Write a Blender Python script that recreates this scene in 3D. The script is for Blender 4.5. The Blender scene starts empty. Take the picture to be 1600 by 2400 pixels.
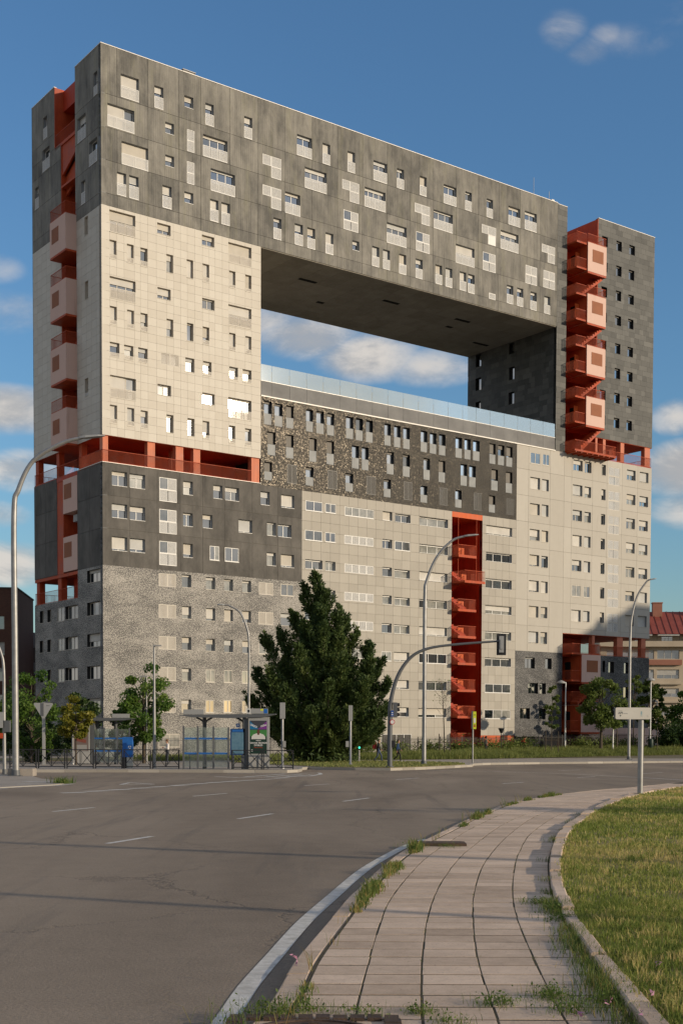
import bpy, bmesh, math, random
from mathutils import Vector, Matrix, Euler
import numpy as np

scene = bpy.context.scene
COL = scene.collection
R = math.radians

# ---------------------------------------------------------------- camera
cam_d = bpy.data.cameras.new('camera')
cam = bpy.data.objects.new('camera', cam_d)
COL.objects.link(cam)
PITCH, ROLL, EYE = -0.042223, 0.003381, 1.75
fw = Vector((0, math.cos(PITCH), math.sin(PITCH)))
up0 = Vector((0, -math.sin(PITCH), math.cos(PITCH)))
rt0 = Vector((1, 0, 0))
rt = rt0 * math.cos(ROLL) + up0 * math.sin(ROLL)
up = -rt0 * math.sin(ROLL) + up0 * math.cos(ROLL)
m = Matrix((rt, up, -fw)).transposed().to_4x4()
m.translation = Vector((0, 0, EYE))
cam.matrix_world = m
cam_d.sensor_fit = 'HORIZONTAL'
cam_d.sensor_width = 36.0
cam_d.lens = 67.56
cam_d.shift_y = 0.3978
cam_d.clip_start = 0.1
cam_d.clip_end = 6000
scene.camera = cam
scene.render.resolution_x = 682
scene.render.resolution_y = 1024

# ---------------------------------------------------------------- node helpers
class NT:
    def __init__(self, tree):
        self.t = tree
    def n(self, typ, **kw):
        nd = self.t.nodes.new(typ)
        for k, v in kw.items():
            if k.startswith('i_'):
                nd.inputs[k[2:].replace('_', ' ')].default_value = v
            else:
                setattr(nd, k, v)
        return nd
    def link(self, a, b):
        self.t.links.new(a, b)
    def setin(self, sock, v):
        if isinstance(v, bpy.types.NodeSocket):
            self.link(v, sock)
        elif v is not None:
            sock.default_value = v
    def math(self, op, a, b=None, c=None, clamp=False):
        nd = self.t.nodes.new('ShaderNodeMath'); nd.operation = op; nd.use_clamp = clamp
        for i, v in enumerate((a, b, c)):
            if v is not None:
                self.setin(nd.inputs[i], v)
        return nd.outputs[0]
    def vmath(self, op, a, b=None, scale=None):
        nd = self.t.nodes.new('ShaderNodeVectorMath'); nd.operation = op
        self.setin(nd.inputs[0], a)
        if b is not None: self.setin(nd.inputs[1], b)
        if scale is not None: self.setin(nd.inputs['Scale'], scale)
        return nd.outputs[1] if op in ('DOT_PRODUCT', 'LENGTH') else nd.outputs[0]
    def mix(self, fac, a, b, blend='MIX'):
        nd = self.t.nodes.new('ShaderNodeMix'); nd.data_type = 'RGBA'; nd.blend_type = blend
        self.setin(nd.inputs['Factor'], fac)
        for s, v in (('A', a), ('B', b)):
            sk = [i for i in nd.inputs if i.name == s and i.type == 'RGBA'][0]
            if isinstance(v, (tuple, list)) and len(v) == 3: v = (*v, 1)
            self.setin(sk, v)
        return [o for o in nd.outputs if o.type == 'RGBA'][0]
    def noise(self, vec, scale, detail=3, rough=.5, dist=0, out=0):
        nd = self.t.nodes.new('ShaderNodeTexNoise')
        if vec is not None: self.link(vec, nd.inputs['Vector'])
        nd.inputs['Scale'].default_value = scale
        nd.inputs['Detail'].default_value = detail
        nd.inputs['Roughness'].default_value = rough
        nd.inputs['Distortion'].default_value = dist
        return nd.outputs[out]
    def mapr(self, v, a, b, c=0., d=1., smooth=False):
        nd = self.t.nodes.new('ShaderNodeMapRange')
        if smooth: nd.interpolation_type = 'SMOOTHSTEP'
        self.setin(nd.inputs[0], v)
        for i, x in zip((1, 2, 3, 4), (a, b, c, d)): self.setin(nd.inputs[i], x)
        return nd.outputs[0]
    def mapping(self, vec, scale=(1, 1, 1), loc=(0, 0, 0), rot=(0, 0, 0)):
        nd = self.t.nodes.new('ShaderNodeMapping')
        self.link(vec, nd.inputs['Vector'])
        nd.inputs['Scale'].default_value = scale
        nd.inputs['Location'].default_value = loc
        nd.inputs['Rotation'].default_value = rot
        return nd.outputs[0]
    def bump(self, h, strength=.3, dist=.02):
        nd = self.t.nodes.new('ShaderNodeBump')
        nd.inputs['Strength'].default_value = strength
        nd.inputs['Distance'].default_value = dist
        self.link(h, nd.inputs['Height'])
        return nd.outputs[0]

# ---------------------------------------------------------------- sky and sun
SUN = Vector((0.8932, -0.3771, 0.2450)).normalized()      # towards the sun
SUN_EL = math.asin(SUN.z)
SUN_AZ = math.atan2(SUN.x, SUN.y)                          # clockwise from +Y
SKY_STRENGTH = 0.115
world = bpy.data.worlds.new('World')
scene.world = world
world.use_nodes = True
wt = world.node_tree
wt.nodes.clear()
w = NT(wt)
sky = w.n('ShaderNodeTexSky', sky_type='NISHITA', sun_disc=False)
sky.sun_elevation = SUN_EL
sky.sun_rotation = SUN_AZ
sky.altitude = 650
sky.air_density = 1.5
sky.dust_density = 0.5
sky.ozone_density = 6.0
skycol = sky.outputs[0]
tc = w.n('ShaderNodeTexCoord').outputs['Generated']
sep = w.n('ShaderNodeSeparateXYZ'); w.link(tc, sep.inputs[0])
az = w.math('MULTIPLY', w.math('ARCTAN2', sep.outputs[0], sep.outputs[1]), 180 / math.pi)
el = w.math('MULTIPLY', w.math('ARCSINE', w.math('MULTIPLY', sep.outputs[2], .99999)), 180 / math.pi)
# clouds: soft cumulus everywhere low in the sky, with the banks that stand behind the building
CLOUD_SEED = (-8.7, 5.64, 7.43)
BLOBS = [(-4.0, 17.4, 2.9, .95, .75), (-1.6, 16.8, 3.1, 1.15, .9), (1.2, 16.0, 3.1, 1.25, .98), (4.0, 15.6, 2.8, 1.05, .85),
         (-14.9, 18.9, 1.5, .8, .5), (-14.2, 17.2, 3.0, 1.1, .45), (-14.6, 13.4, 3.2, 1.2, 1.0), (-13.8, 10.9, 2.4, 1.1, .8),
         (-14.9, 9.1, 1.7, .7, .6), (-15.0, 7.0, 3.2, 1.2, 1.0), (14.4, 13.2, 1.4, .9, .75), (14.9, 11.0, 2.4, 1.5, 1.1), (15.4, 9.4, 2.6, 1.1, .8),
         (9.5, 27.75, 1.3, .9, .33), (10.6, 27.0, 1.3, .7, .30), (11.3, 27.45, 1.1, .6, .28), (12.6, 27.2, 2.6, .9, .24), (13.9, 28.0, 1.7, .9, .26)]
field = None
for (a0, e0, wa, we, s) in BLOBS:
    da = w.math('DIVIDE', w.math('SUBTRACT', az, a0), wa)
    de = w.math('DIVIDE', w.math('SUBTRACT', el, e0), we)
    dd = w.math('ADD', w.math('MULTIPLY', da, da), w.math('MULTIPLY', de, de))
    b = w.math('MULTIPLY', w.math('SUBTRACT', 1.0, dd, clamp=True), s)
    field = b if field is None else w.math('MAXIMUM', field, b)
cv = w.mapping(tc, scale=(1, 1, 2.0))
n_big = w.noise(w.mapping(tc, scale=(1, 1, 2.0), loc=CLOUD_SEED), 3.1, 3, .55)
n_fine = w.noise(cv, 13.0, 8, .6, .4)
n_up = w.noise(w.mapping(tc, scale=(1, 1, 2.0), loc=(.012, -.01, .022)), 13.0, 8, .6, .4)
lowsky = w.mapr(el, 26, 6, 0, 1, True)
# outside the frame, added cumulus cover for fill light and reflections in the glass
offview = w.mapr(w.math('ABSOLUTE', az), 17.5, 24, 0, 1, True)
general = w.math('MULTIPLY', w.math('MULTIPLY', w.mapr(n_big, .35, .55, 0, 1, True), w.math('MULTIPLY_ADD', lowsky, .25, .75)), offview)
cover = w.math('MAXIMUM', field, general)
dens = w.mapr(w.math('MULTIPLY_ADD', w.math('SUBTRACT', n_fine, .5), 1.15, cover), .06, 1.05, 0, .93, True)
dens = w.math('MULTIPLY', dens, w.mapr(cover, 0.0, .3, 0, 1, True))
shade = w.mapr(w.math('SUBTRACT', n_fine, n_up), -.12, .13, 0, 1, True)
k = 1.0 / SKY_STRENGTH
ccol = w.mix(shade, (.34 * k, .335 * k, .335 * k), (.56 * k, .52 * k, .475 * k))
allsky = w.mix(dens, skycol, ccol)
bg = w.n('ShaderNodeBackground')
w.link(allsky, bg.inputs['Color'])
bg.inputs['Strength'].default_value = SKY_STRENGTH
wo = w.n('ShaderNodeOutputWorld')
w.link(bg.outputs[0], wo.inputs['Surface'])

sun_d = bpy.data.lights.new('sun', 'SUN')
sun_d.energy = 3.1
sun_d.angle = R(.53)
sun_d.color = (1.0, .84, .63)
sun = bpy.data.objects.new('sun', sun_d)
COL.objects.link(sun)
sun.rotation_euler = SUN.to_track_quat('Z', 'Y').to_euler()
sun.location = SUN * 200

scene.view_settings.view_transform = 'Standard'
scene.view_settings.look = 'None'
scene.view_settings.exposure = 0.34
scene.view_settings.gamma = 1.0
scene.view_settings.use_curve_mapping = False

# ---------------------------------------------------------------- mesh helpers
rnd = random.Random(7)

class MB:
    """collects polygons for ONE mesh object"""
    def __init__(self):
        self.v = []; self.f = []; self.mi = []; self.tone = []; self.smooth = []
    def add(self, verts, faces, mi=0, tone=.5, smooth=False):
        o = len(self.v)
        self.v.extend(verts)
        for f in faces:
            self.f.append([i + o for i in f]); self.mi.append(mi); self.tone.append(tone); self.smooth.append(smooth)
    def quad(self, a, b, c, d, mi=0, tone=.5):
        self.add([a, b, c, d], [(0, 1, 2, 3)], mi, tone)
    def poly(self, pts, mi=0, tone=.5):
        self.add(pts, [tuple(range(len(pts)))], mi, tone)
    def box(self, x0, x1, y0, y1, z0, z1, mi=0, tone=.5):
        if x0 > x1: x0, x1 = x1, x0
        if y0 > y1: y0, y1 = y1, y0
        if z0 > z1: z0, z1 = z1, z0
        self.add([(x0, y0, z0), (x1, y0, z0), (x1, y1, z0), (x0, y1, z0), (x0, y0, z1), (x1, y0, z1), (x1, y1, z1), (x0, y1, z1)],
                 [(0, 3, 2, 1), (4, 5, 6, 7), (0, 1, 5, 4), (1, 2, 6, 5), (2, 3, 7, 6), (3, 0, 4, 7)], mi, tone)
    def pbox(self, pl, s0, s1, t0, t1, d0, d1, mi=0, tone=.5):
        a = pl(s0, t0, d0); b = pl(s1, t1, d1)
        self.box(a[0], b[0], a[1], b[1], a[2], b[2], mi, tone)
    def beam(self, p, q, w, h=None, mi=0, tone=.5):
        """rectangular bar from p to q"""
        h = h or w
        p = Vector(p); q = Vector(q); d = (q - p).normalized()
        s = d.cross(Vector((0, 0, 1)))
        if s.length < 1e-4: s = Vector((1, 0, 0))
        s.normalize(); u = s.cross(d)
        vs = []
        for c in (p, q):
            for a, b in ((-1, -1), (1, -1), (1, 1), (-1, 1)):
                vs.append(tuple(c + s * (a * w / 2) + u * (b * h / 2)))
        self.add(vs, [(0, 3, 2, 1), (4, 5, 6, 7), (0, 1, 5, 4), (1, 2, 6, 5), (2, 3, 7, 6), (3, 0, 4, 7)], mi, tone)
    def tube(self, pts, rad, n=10, mi=0, tone=.5, cap=True):
        pts = [Vector(p) for p in pts]
        if not isinstance(rad, (list, tuple)): rad = [rad] * len(pts)
        rings = []; ref = None
        for i, p in enumerate(pts):
            d = (pts[min(i + 1, len(pts) - 1)] - pts[max(i - 1, 0)]).normalized()
            if ref is None:
                ref = d.cross(Vector((0, 1, 0)))
                if ref.length < .05: ref = d.cross(Vector((1, 0, 0)))
            s = (ref - d * ref.dot(d)).normalized(); ref = s
            u = d.cross(s)
            rings.append([tuple(p + (s * math.cos(2 * math.pi * k / n) + u * math.sin(2 * math.pi * k / n)) * rad[i]) for k in range(n)])
        vs = [v for r in rings for v in r]
        fs = []
        for i in range(len(pts) - 1):
            for k in range(n):
                a = i * n + k; b = i * n + (k + 1) % n
                fs.append((a, b, b + n, a + n))
        self.add(vs, fs, mi, tone, True)
        if cap:
            self.add(rings[0][::-1], [tuple(range(n))], mi, tone)
            self.add(rings[-1], [tuple(range(n))], mi, tone)
    def build(self, name, mats, parent=None, kind=None, loc=None):
        me = bpy.data.meshes.new(name)
        me.from_pydata(self.v, [], self.f)
        if not isinstance(mats, (list, tuple)): mats = [mats]
        for mt in mats: me.materials.append(mt)
        me.polygons.foreach_set('material_index', self.mi)
        if any(self.smooth): me.polygons.foreach_set('use_smooth', self.smooth)
        at = me.attributes.new('tone', 'FLOAT', 'FACE')
        at.data.foreach_set('value', self.tone)
        me.update()
        o = bpy.data.objects.new(name, me)
        COL.objects.link(o)
        if parent: o.parent = parent
        if kind: o['kind'] = kind
        if loc: o.location = loc
        return o

def empty(name, loc=(0, 0, 0), rz=0, label=None, cat=None, group=None):
    o = bpy.data.objects.new(name, None)
    o.empty_display_size = .3
    COL.objects.link(o)
    o.location = loc; o.rotation_euler = (0, 0, rz)
    tag(o, label, cat, group)
    return o

def tag(o, label=None, cat=None, group=None, kind=None):
    if label: o['label'] = label
    if cat: o['category'] = cat
    if group: o['group'] = group
    if kind: o['kind'] = kind
    return o

def copy_tree(o, parent=None):
    c = o.copy(); COL.objects.link(c)
    if parent: c.parent = parent
    for ch in list(o.children):
        copy_tree(ch, c)
    return c

# ---------------------------------------------------------------- materials
def mat(name, col=(.5, .5, .5), rough=.7, spec=.35, metal=0., fn=None, alpha=None):
    mt = bpy.data.materials.new(name); mt.use_nodes = True
    t = NT(mt.node_tree)
    bs = mt.node_tree.nodes['Principled BSDF']
    bs.inputs['Base Color'].default_value = (*col, 1)
    bs.inputs['Roughness'].default_value = rough
    bs.inputs['Specular IOR Level'].default_value = spec
    bs.inputs['Metallic'].default_value = metal
    if fn:
        fn(t, bs, t.n('ShaderNodeTexCoord').outputs['Object'])
    return mt

def tone_of(t):
    a = t.n('ShaderNodeAttribute'); a.attribute_name = 'tone'
    return a.outputs['Fac']

def xpy(t, co):
    """horizontal coordinate that works on both faces of the building"""
    s = t.n('ShaderNodeSeparateXYZ'); t.link(co, s.inputs[0])
    return t.math('ADD', s.outputs[0], s.outputs[1]), s.outputs[2]

def m_concrete(dark, light, rib=0., warm=0.0, streak=.5):
    def fn(t, bs, co):
        patch = t.noise(t.mapping(co, scale=(1, 1, .55)), .5, 6, .7, .25)
        strk = t.noise(t.mapping(co, scale=(2.6, 2.6, .22)), 1.0, 5, .65)
        fine = t.noise(co, 9, 3, .6)
        f = t.math('MULTIPLY_ADD', t.math('SUBTRACT', strk, .5), streak * 1.9, t.mapr(patch, .3, .72))
        f = t.math('MULTIPLY_ADD', t.math('SUBTRACT', fine, .5), .35, f)
        f = t.math('MULTIPLY_ADD', t.math('SUBTRACT', tone_of(t), .5), .55, f, clamp=True)
        c = t.mix(f, dark, light)
        moss = t.mapr(t.noise(t.mapping(co, scale=(1.6, 1.6, .3)), .5, 4, .7), .52, .72)
        c = t.mix(t.math('MULTIPLY', moss, warm), c, (light[0] * .9, light[1] * .92, light[2] * .62))
        drip = t.mapr(t.noise(t.mapping(co, scale=(3.4, 3.4, .12), loc=(5, 2, 1)), 1.0, 4, .7), .60, .80)
        c = t.mix(t.math('MULTIPLY', drip, .45), c, (dark[0] * .55, dark[1] * .55, dark[2] * .5))
        t.link(c, bs.inputs['Base Color'])
        h = t.math('MULTIPLY', fine, .5)
        if rib:
            xx, zz = xpy(t, co)
            h = t.math('ADD', h, t.math('MULTIPLY', t.math('SINE', t.math('MULTIPLY', xx, 2 * math.pi / rib)), .5))
        t.link(t.bump(h, .28, .02), bs.inputs['Normal'])
    return fn

def m_stone(dark, light, stain=.07):
    def fn(t, bs, co):
        n1 = t.noise(co, 1.4, 4, .6)
        n2 = t.noise(t.mapping(co, scale=(1.5, 1.5, .3)), .6, 4, .6)
        f = t.math('MULTIPLY_ADD', t.math('SUBTRACT', n1, .5), .4, tone_of(t))
        f = t.math('MULTIPLY_ADD', t.math('SUBTRACT', n2, .5), .45, f, clamp=True)
        c = t.mix(f, dark, light)
        drip = t.mapr(t.noise(t.mapping(co, scale=(2.5, 2.5, .14)), 1.0, 4, .7), .6, .82)
        c = t.mix(t.math('MULTIPLY', drip, stain * 2.2), c, (dark[0] * .6, dark[1] * .56, dark[2] * .5))
        t.link(c, bs.inputs['Base Color'])
        t.link(t.bump(t.noise(co, 14, 3, .6), .25, .01), bs.inputs['Normal'])
    return fn

def m_speckle(dark, light, bias=0.):
    def fn(t, bs, co):
        n1 = t.noise(co, 14, 1.5, .55, .8)
        big = t.noise(t.mapping(co, scale=(.7, .7, 1.5)), .38, 4, .6, .5)
        thr = t.mapr(big, .32, .68, .57 + bias, .43 + bias)
        f = t.mapr(t.math('SUBTRACT', n1, thr), -.02, .02, 0, 1, True)
        f2 = t.math('MULTIPLY_ADD', t.math('SUBTRACT', t.noise(co, 17, 2), .5), .5, f, clamp=True)
        t.link(t.mix(f2, dark, light), bs.inputs['Base Color'])
        t.link(t.bump(n1, .35, .02), bs.inputs['Normal'])
    return fn

def m_glitter(t, bs, co):
    vo = t.n('ShaderNodeTexVoronoi'); vo.inputs['Scale'].default_value = 24
    t.link(t.mapping(co, scale=(1, 1, .8)), vo.inputs['Vector'])
    cell = vo.outputs['Color']
    s = t.n('ShaderNodeSeparateColor'); t.link(cell, s.inputs[0])
    geo = t.n('ShaderNodeNewGeometry')
    off = t.vmath('SCALE', t.vmath('SUBTRACT', cell, (.5, .5, .5)), scale=.105)
    nrm = t.vmath('NORMALIZE', t.vmath('ADD', geo.outputs['Normal'], off))
    gl = t.n('ShaderNodeBsdfGlossy'); gl.inputs['Roughness'].default_value = .22
    gl.inputs['Color'].default_value = (.034, .030, .025, 1)
    t.link(nrm, gl.inputs['Normal'])
    patch = t.noise(co, .5, 4, .6)
    c = t.mix(t.mapr(patch, .3, .7), (.028, .025, .021), (.062, .056, .046))
    c = t.mix(t.mapr(t.noise(co, 9, 3), .55, .7), c, (.10, .09, .074))
    t.link(c, bs.inputs['Base Color'])
    bs.inputs['Roughness'].default_value = .75
    t.link(t.bump(t.noise(co, 11, 4, .6), .6, .03), bs.inputs['Normal'])
    mx = t.n('ShaderNodeMixShader')
    wn = t.n('ShaderNodeTexWhiteNoise'); t.link(cell, wn.inputs['Vector'])
    t.link(t.math('MULTIPLY', t.mapr(wn.outputs['Value'], .80, .81), .45), mx.inputs[0])
    t.link(bs.outputs[0], mx.inputs[1]); t.link(gl.outputs[0], mx.inputs[2])
    out = [n for n in t.t.nodes if n.type == 'OUTPUT_MATERIAL'][0]
    t.link(mx.outputs[0], out.inputs['Surface'])

def m_lattice(col, pitch=.12, hole=.2):
    """perforated sheet metal: round holes in staggered rows"""
    def fn(t, bs, co):
        xx, zz = xpy(t, co)
        a = t.math('SINE', t.math('MULTIPLY', t.math('ADD', xx, zz), math.pi / pitch * 1.41))
        b = t.math('SINE', t.math('MULTIPLY', t.math('SUBTRACT', xx, zz), math.pi / pitch * 1.41))
        h = t.mapr(t.math('MULTIPLY', a, b), hole - .06, hole + .06)
        tr = t.n('ShaderNodeBsdfTransparent')
        mx = t.n('ShaderNodeMixShader')
        t.link(h, mx.inputs[0]); t.link(bs.outputs[0], mx.inputs[1]); t.link(tr.outputs[0], mx.inputs[2])
        out = [n for n in t.t.nodes if n.type == 'OUTPUT_MATERIAL'][0]
        t.link(mx.outputs[0], out.inputs['Surface'])
        bs.inputs['Base Color'].default_value = (*col, 1)
    return fn

def m_vary(c1, c2, scale=2., bump=0., bscale=20., detail=4, dist=.01):
    def fn(t, bs, co):
        n1 = t.noise(co, scale, detail, .6)
        t.link(t.mix(t.mapr(n1, .3, .7), c1, c2), bs.inputs['Base Color'])
        if bump:
            t.link(t.bump(t.noise(co, bscale, 3, .6), bump, dist), bs.inputs['Normal'])
    return fn

def m_tone(c1, c2, nscale=3., nmix=.5, bump=.2, bscale=25., dist=.006):
    def fn(t, bs, co):
        n1 = t.noise(co, nscale, 4, .6)
        f = t.math('MULTIPLY_ADD', t.math('SUBTRACT', n1, .5), nmix, tone_of(t), clamp=True)
        t.link(t.mix(f, c1, c2), bs.inputs['Base Color'])
        if bump: t.link(t.bump(t.noise(co, bscale, 3, .6), bump, dist), bs.inputs['Normal'])
    return fn

def m_slats(c1, pitch=.05):
    def fn(t, bs, co):
        xx, zz = xpy(t, co)
        s = t.math('SINE', t.math('MULTIPLY', zz, 2 * math.pi / pitch))
        n = t.noise(co, .9, 3)
        t.link(t.mix(t.mapr(n, .3, .7), tuple(x * .82 for x in c1), c1), bs.inputs['Base Color'])
        t.link(t.bump(s, .25, .008), bs.inputs['Normal'])
    return fn

def m_paint(c1, c2):
    """painted steel and render: faded, streaked, a little grimy"""
    def fn(t, bs, co):
        n1 = t.noise(co, .9, 5, .65); n2 = t.noise(t.mapping(co, scale=(3.2, 3.2, .3)), 1.1, 5, .7)
        f = t.math('MULTIPLY_ADD', t.math('SUBTRACT', n2, .5), 1.3, t.mapr(n1, .3, .7), clamp=True)
        c = t.mix(f, tuple(x * .86 for x in c1), tuple(min(1, x * 1.08) for x in c2))
        gr = t.mapr(t.noise(t.mapping(co, scale=(4, 4, .25), loc=(3, 1, 7)), 1.0, 5, .7), .6, .8)
        c = t.mix(t.math('MULTIPLY', gr, .35), c, tuple(x * .45 for x in c1))
        t.link(c, bs.inputs['Base Color'])
        t.link(t.mapr(n1, .3, .7, .5, .75), bs.inputs['Roughness'])
        t.link(t.bump(t.noise(co, 18, 3), .15, .006), bs.inputs['Normal'])
    return fn
M = {}
M['concrete'] = mat('board_marked_concrete', rough=.82, fn=m_concrete((.105, .101, .091), (.27, .254, .22), rib=.23, warm=.3, streak=.6))
M['concrete_low'] = mat('dark_smooth_concrete', rough=.75, fn=m_concrete((.056, .052, .046), (.145, .133, .117), streak=.32))
M['soffit'] = mat('soffit_concrete', rough=.85, fn=m_concrete((.26, .235, .195), (.36, .33, .28), streak=.15))
M['white_stone'] = mat('cream_stone', rough=.6, fn=m_stone((.49, .445, .375), (.60, .56, .485)))
M['grey_stone'] = mat('grey_beige_stone', rough=.65, fn=m_stone((.325, .298, .252), (.425, .393, .335), .16))
M['light_concrete'] = mat('pale_smooth_concrete', rough=.7, fn=m_stone((.385, .355, .305), (.485, .455, .398), .22))
M['slate'] = mat('dark_slate', rough=.6, fn=m_stone((.04, .041, .038), (.115, .114, .105), .05))
M['speckle'] = mat('black_white_speckle', rough=.6, fn=m_speckle((.07, .067, .064), (.36, .337, .30), .005))
M['speckle_dark'] = mat('dark_speckle', rough=.6, fn=m_speckle((.026, .026, .028), (.20, .195, .185), .05))
M['glitter'] = mat('glitter_chip_render', fn=m_glitter)
M['joint'] = mat('dark_joint', (.07, .065, .055), .9)
M['joint_pale'] = mat('grey_joint', (.20, .18, .14), .9)
M['joint_cream'] = mat('cream_joint', (.30, .265, .21), .9)
M['core'] = mat('inner_core', (.03, .03, .03), .9)
M['reveal_grey'] = mat('reveal_grey', (.24, .25, .26), .6)
M['reveal_cream'] = mat('reveal_cream', (.50, .44, .36), .6)
M['reveal_black'] = mat('reveal_black', (.012, .012, .012), .5)
M['red'] = mat('red_paint', rough=.55, fn=m_paint((.37, .050, .012), (.45, .070, .018)))
M['red_deep'] = mat('deep_red_paint', rough=.5, fn=m_paint((.38, .034, .009), (.44, .044, .012)))
M['orange'] = mat('orange_red_render', rough=.6, fn=m_paint((.54, .085, .014), (.61, .112, .02)))
M['salmon'] = mat('salmon_paint', rough=.6, fn=m_paint((.50, .15, .080), (.56, .185, .10)))
M['pink'] = mat('pink_render', rough=.75, fn=m_stone((.58, .38, .31), (.68, .47, .39), .3))
M['vent'] = mat('rust_louvre', rough=.7, fn=m_slats((.30, .105, .045), .12))
M['frame_white'] = mat('white_frame', (.66, .645, .61), .45)
M['frame_cream'] = mat('cream_frame', (.52, .48, .41), .5)
M['frame_black'] = mat('black_frame', (.02, .02, .021), .4)
M['shutter'] = mat('cream_roller_shutter', rough=.55, fn=m_slats((.56, .53, .475)))
M['shutter_grey'] = mat('dark_roller_shutter', rough=.5, fn=m_slats((.14, .125, .105)))
M['lattice'] = mat('white_perforated_sheet', rough=.5, fn=m_lattice((.58, .57, .545), .125, .12))
M['lattice_cream'] = mat('cream_perforated_sheet', rough=.5, fn=m_lattice((.52, .47, .40), .125, .12))
M['lattice_dark'] = mat('dark_grille', rough=.5, fn=m_lattice((.05, .046, .04), .13, .22))
M['glass'] = mat('window_glass', (.012, .016, .02), .03, 0.9)
M['glass_curtain'] = mat('curtained_glass', rough=.06, spec=.8, fn=m_vary((.16, .165, .15), (.34, .33, .29), 1.6))
M['glass_mid'] = mat('mid_grey_glass', rough=.04, spec=.85, fn=m_vary((.03, .036, .04), (.12, .125, .12), 1.2))  # pane colour varies from dark to mid grey
M['glass_mirror'] = mat('reflective_glass', (.62, .66, .70), .012, 1.0, .72)
M['glass_mirror'].node_tree.nodes['Principled BSDF'].inputs['IOR'].default_value = 2.0
for gname, ior in (('glass', 2.7), ('glass_mid', 2.3), ('glass_curtain', 2.0)):
    M[gname].node_tree.nodes['Principled BSDF'].inputs['IOR'].default_value = ior
M['frost'] = mat('frosted_glass', rough=.5, spec=.3, fn=m_vary((.17, .18, .185), (.25, .26, .26), 1.0))
M['zinc'] = mat('grey_corrugated_metal', (.19, .185, .18), .45, .5, .3)
M['coping'] = mat('pale_metal_coping', (.74, .70, .63), .4)
M['steel'] = mat('galvanised_steel', rough=.48, metal=.6, fn=m_vary((.26, .255, .245), (.35, .345, .335), 3.))
M['steel_dark'] = mat('dark_grey_paint', (.10, .105, .11), .45)
M['black_metal'] = mat('black_paint', (.02, .02, .022), .45)
M['dark'] = mat('dark_void', (.006, .006, .006), .9)
M['whitepaint'] = mat('white_sheet', (.70, .69, .66), .5)
M['greyplastic'] = mat('grey_plastic', (.30, .30, .29), .5)

def m_clearglass(t, bs, co, haze=.04):
    gl = t.n('ShaderNodeBsdfGlossy'); gl.inputs['Roughness'].default_value = .03
    gl.inputs['Color'].default_value = (.95, .97, 1, 1)
    tr = t.n('ShaderNodeBsdfTransparent'); tr.inputs['Color'].default_value = (.86, .92, .92, 1)
    lw = t.n('ShaderNodeLayerWeight'); lw.inputs['Blend'].default_value = .5
    fr = t.math('MULTIPLY_ADD', t.math('POWER', lw.outputs['Facing'], 2.5), .75, .10 + haze * .8, clamp=True)
    mx = t.n('ShaderNodeMixShader')
    t.link(fr, mx.inputs[0]); t.link(tr.outputs[0], mx.inputs[1]); t.link(gl.outputs[0], mx.inputs[2])
    df = t.n('ShaderNodeBsdfDiffuse'); df.inputs['Color'].default_value = (.50, .56, .54, 1)
    m2 = t.n('ShaderNodeMixShader'); m2.inputs[0].default_value = haze
    t.link(mx.outputs[0], m2.inputs[1]); t.link(df.outputs[0], m2.inputs[2])
    out = [n for n in t.t.nodes if n.type == 'OUTPUT_MATERIAL'][0]
    t.link(m2.outputs[0], out.inputs['Surface'])
M['clearglass'] = mat('shelter_glass', fn=lambda t, bs, co: m_clearglass(t, bs, co, .04))
M['balglass'] = mat('laminated_balustrade_glass', fn=lambda t, bs, co: m_clearglass(t, bs, co, .30))
M['shutter_warm'] = mat('beige_roller_shutter', rough=.55, fn=m_slats((.50, .455, .38)))
M['shutter_cool'] = mat('light_grey_roller_shutter', rough=.55, fn=m_slats((.47, .465, .44)))
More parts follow.
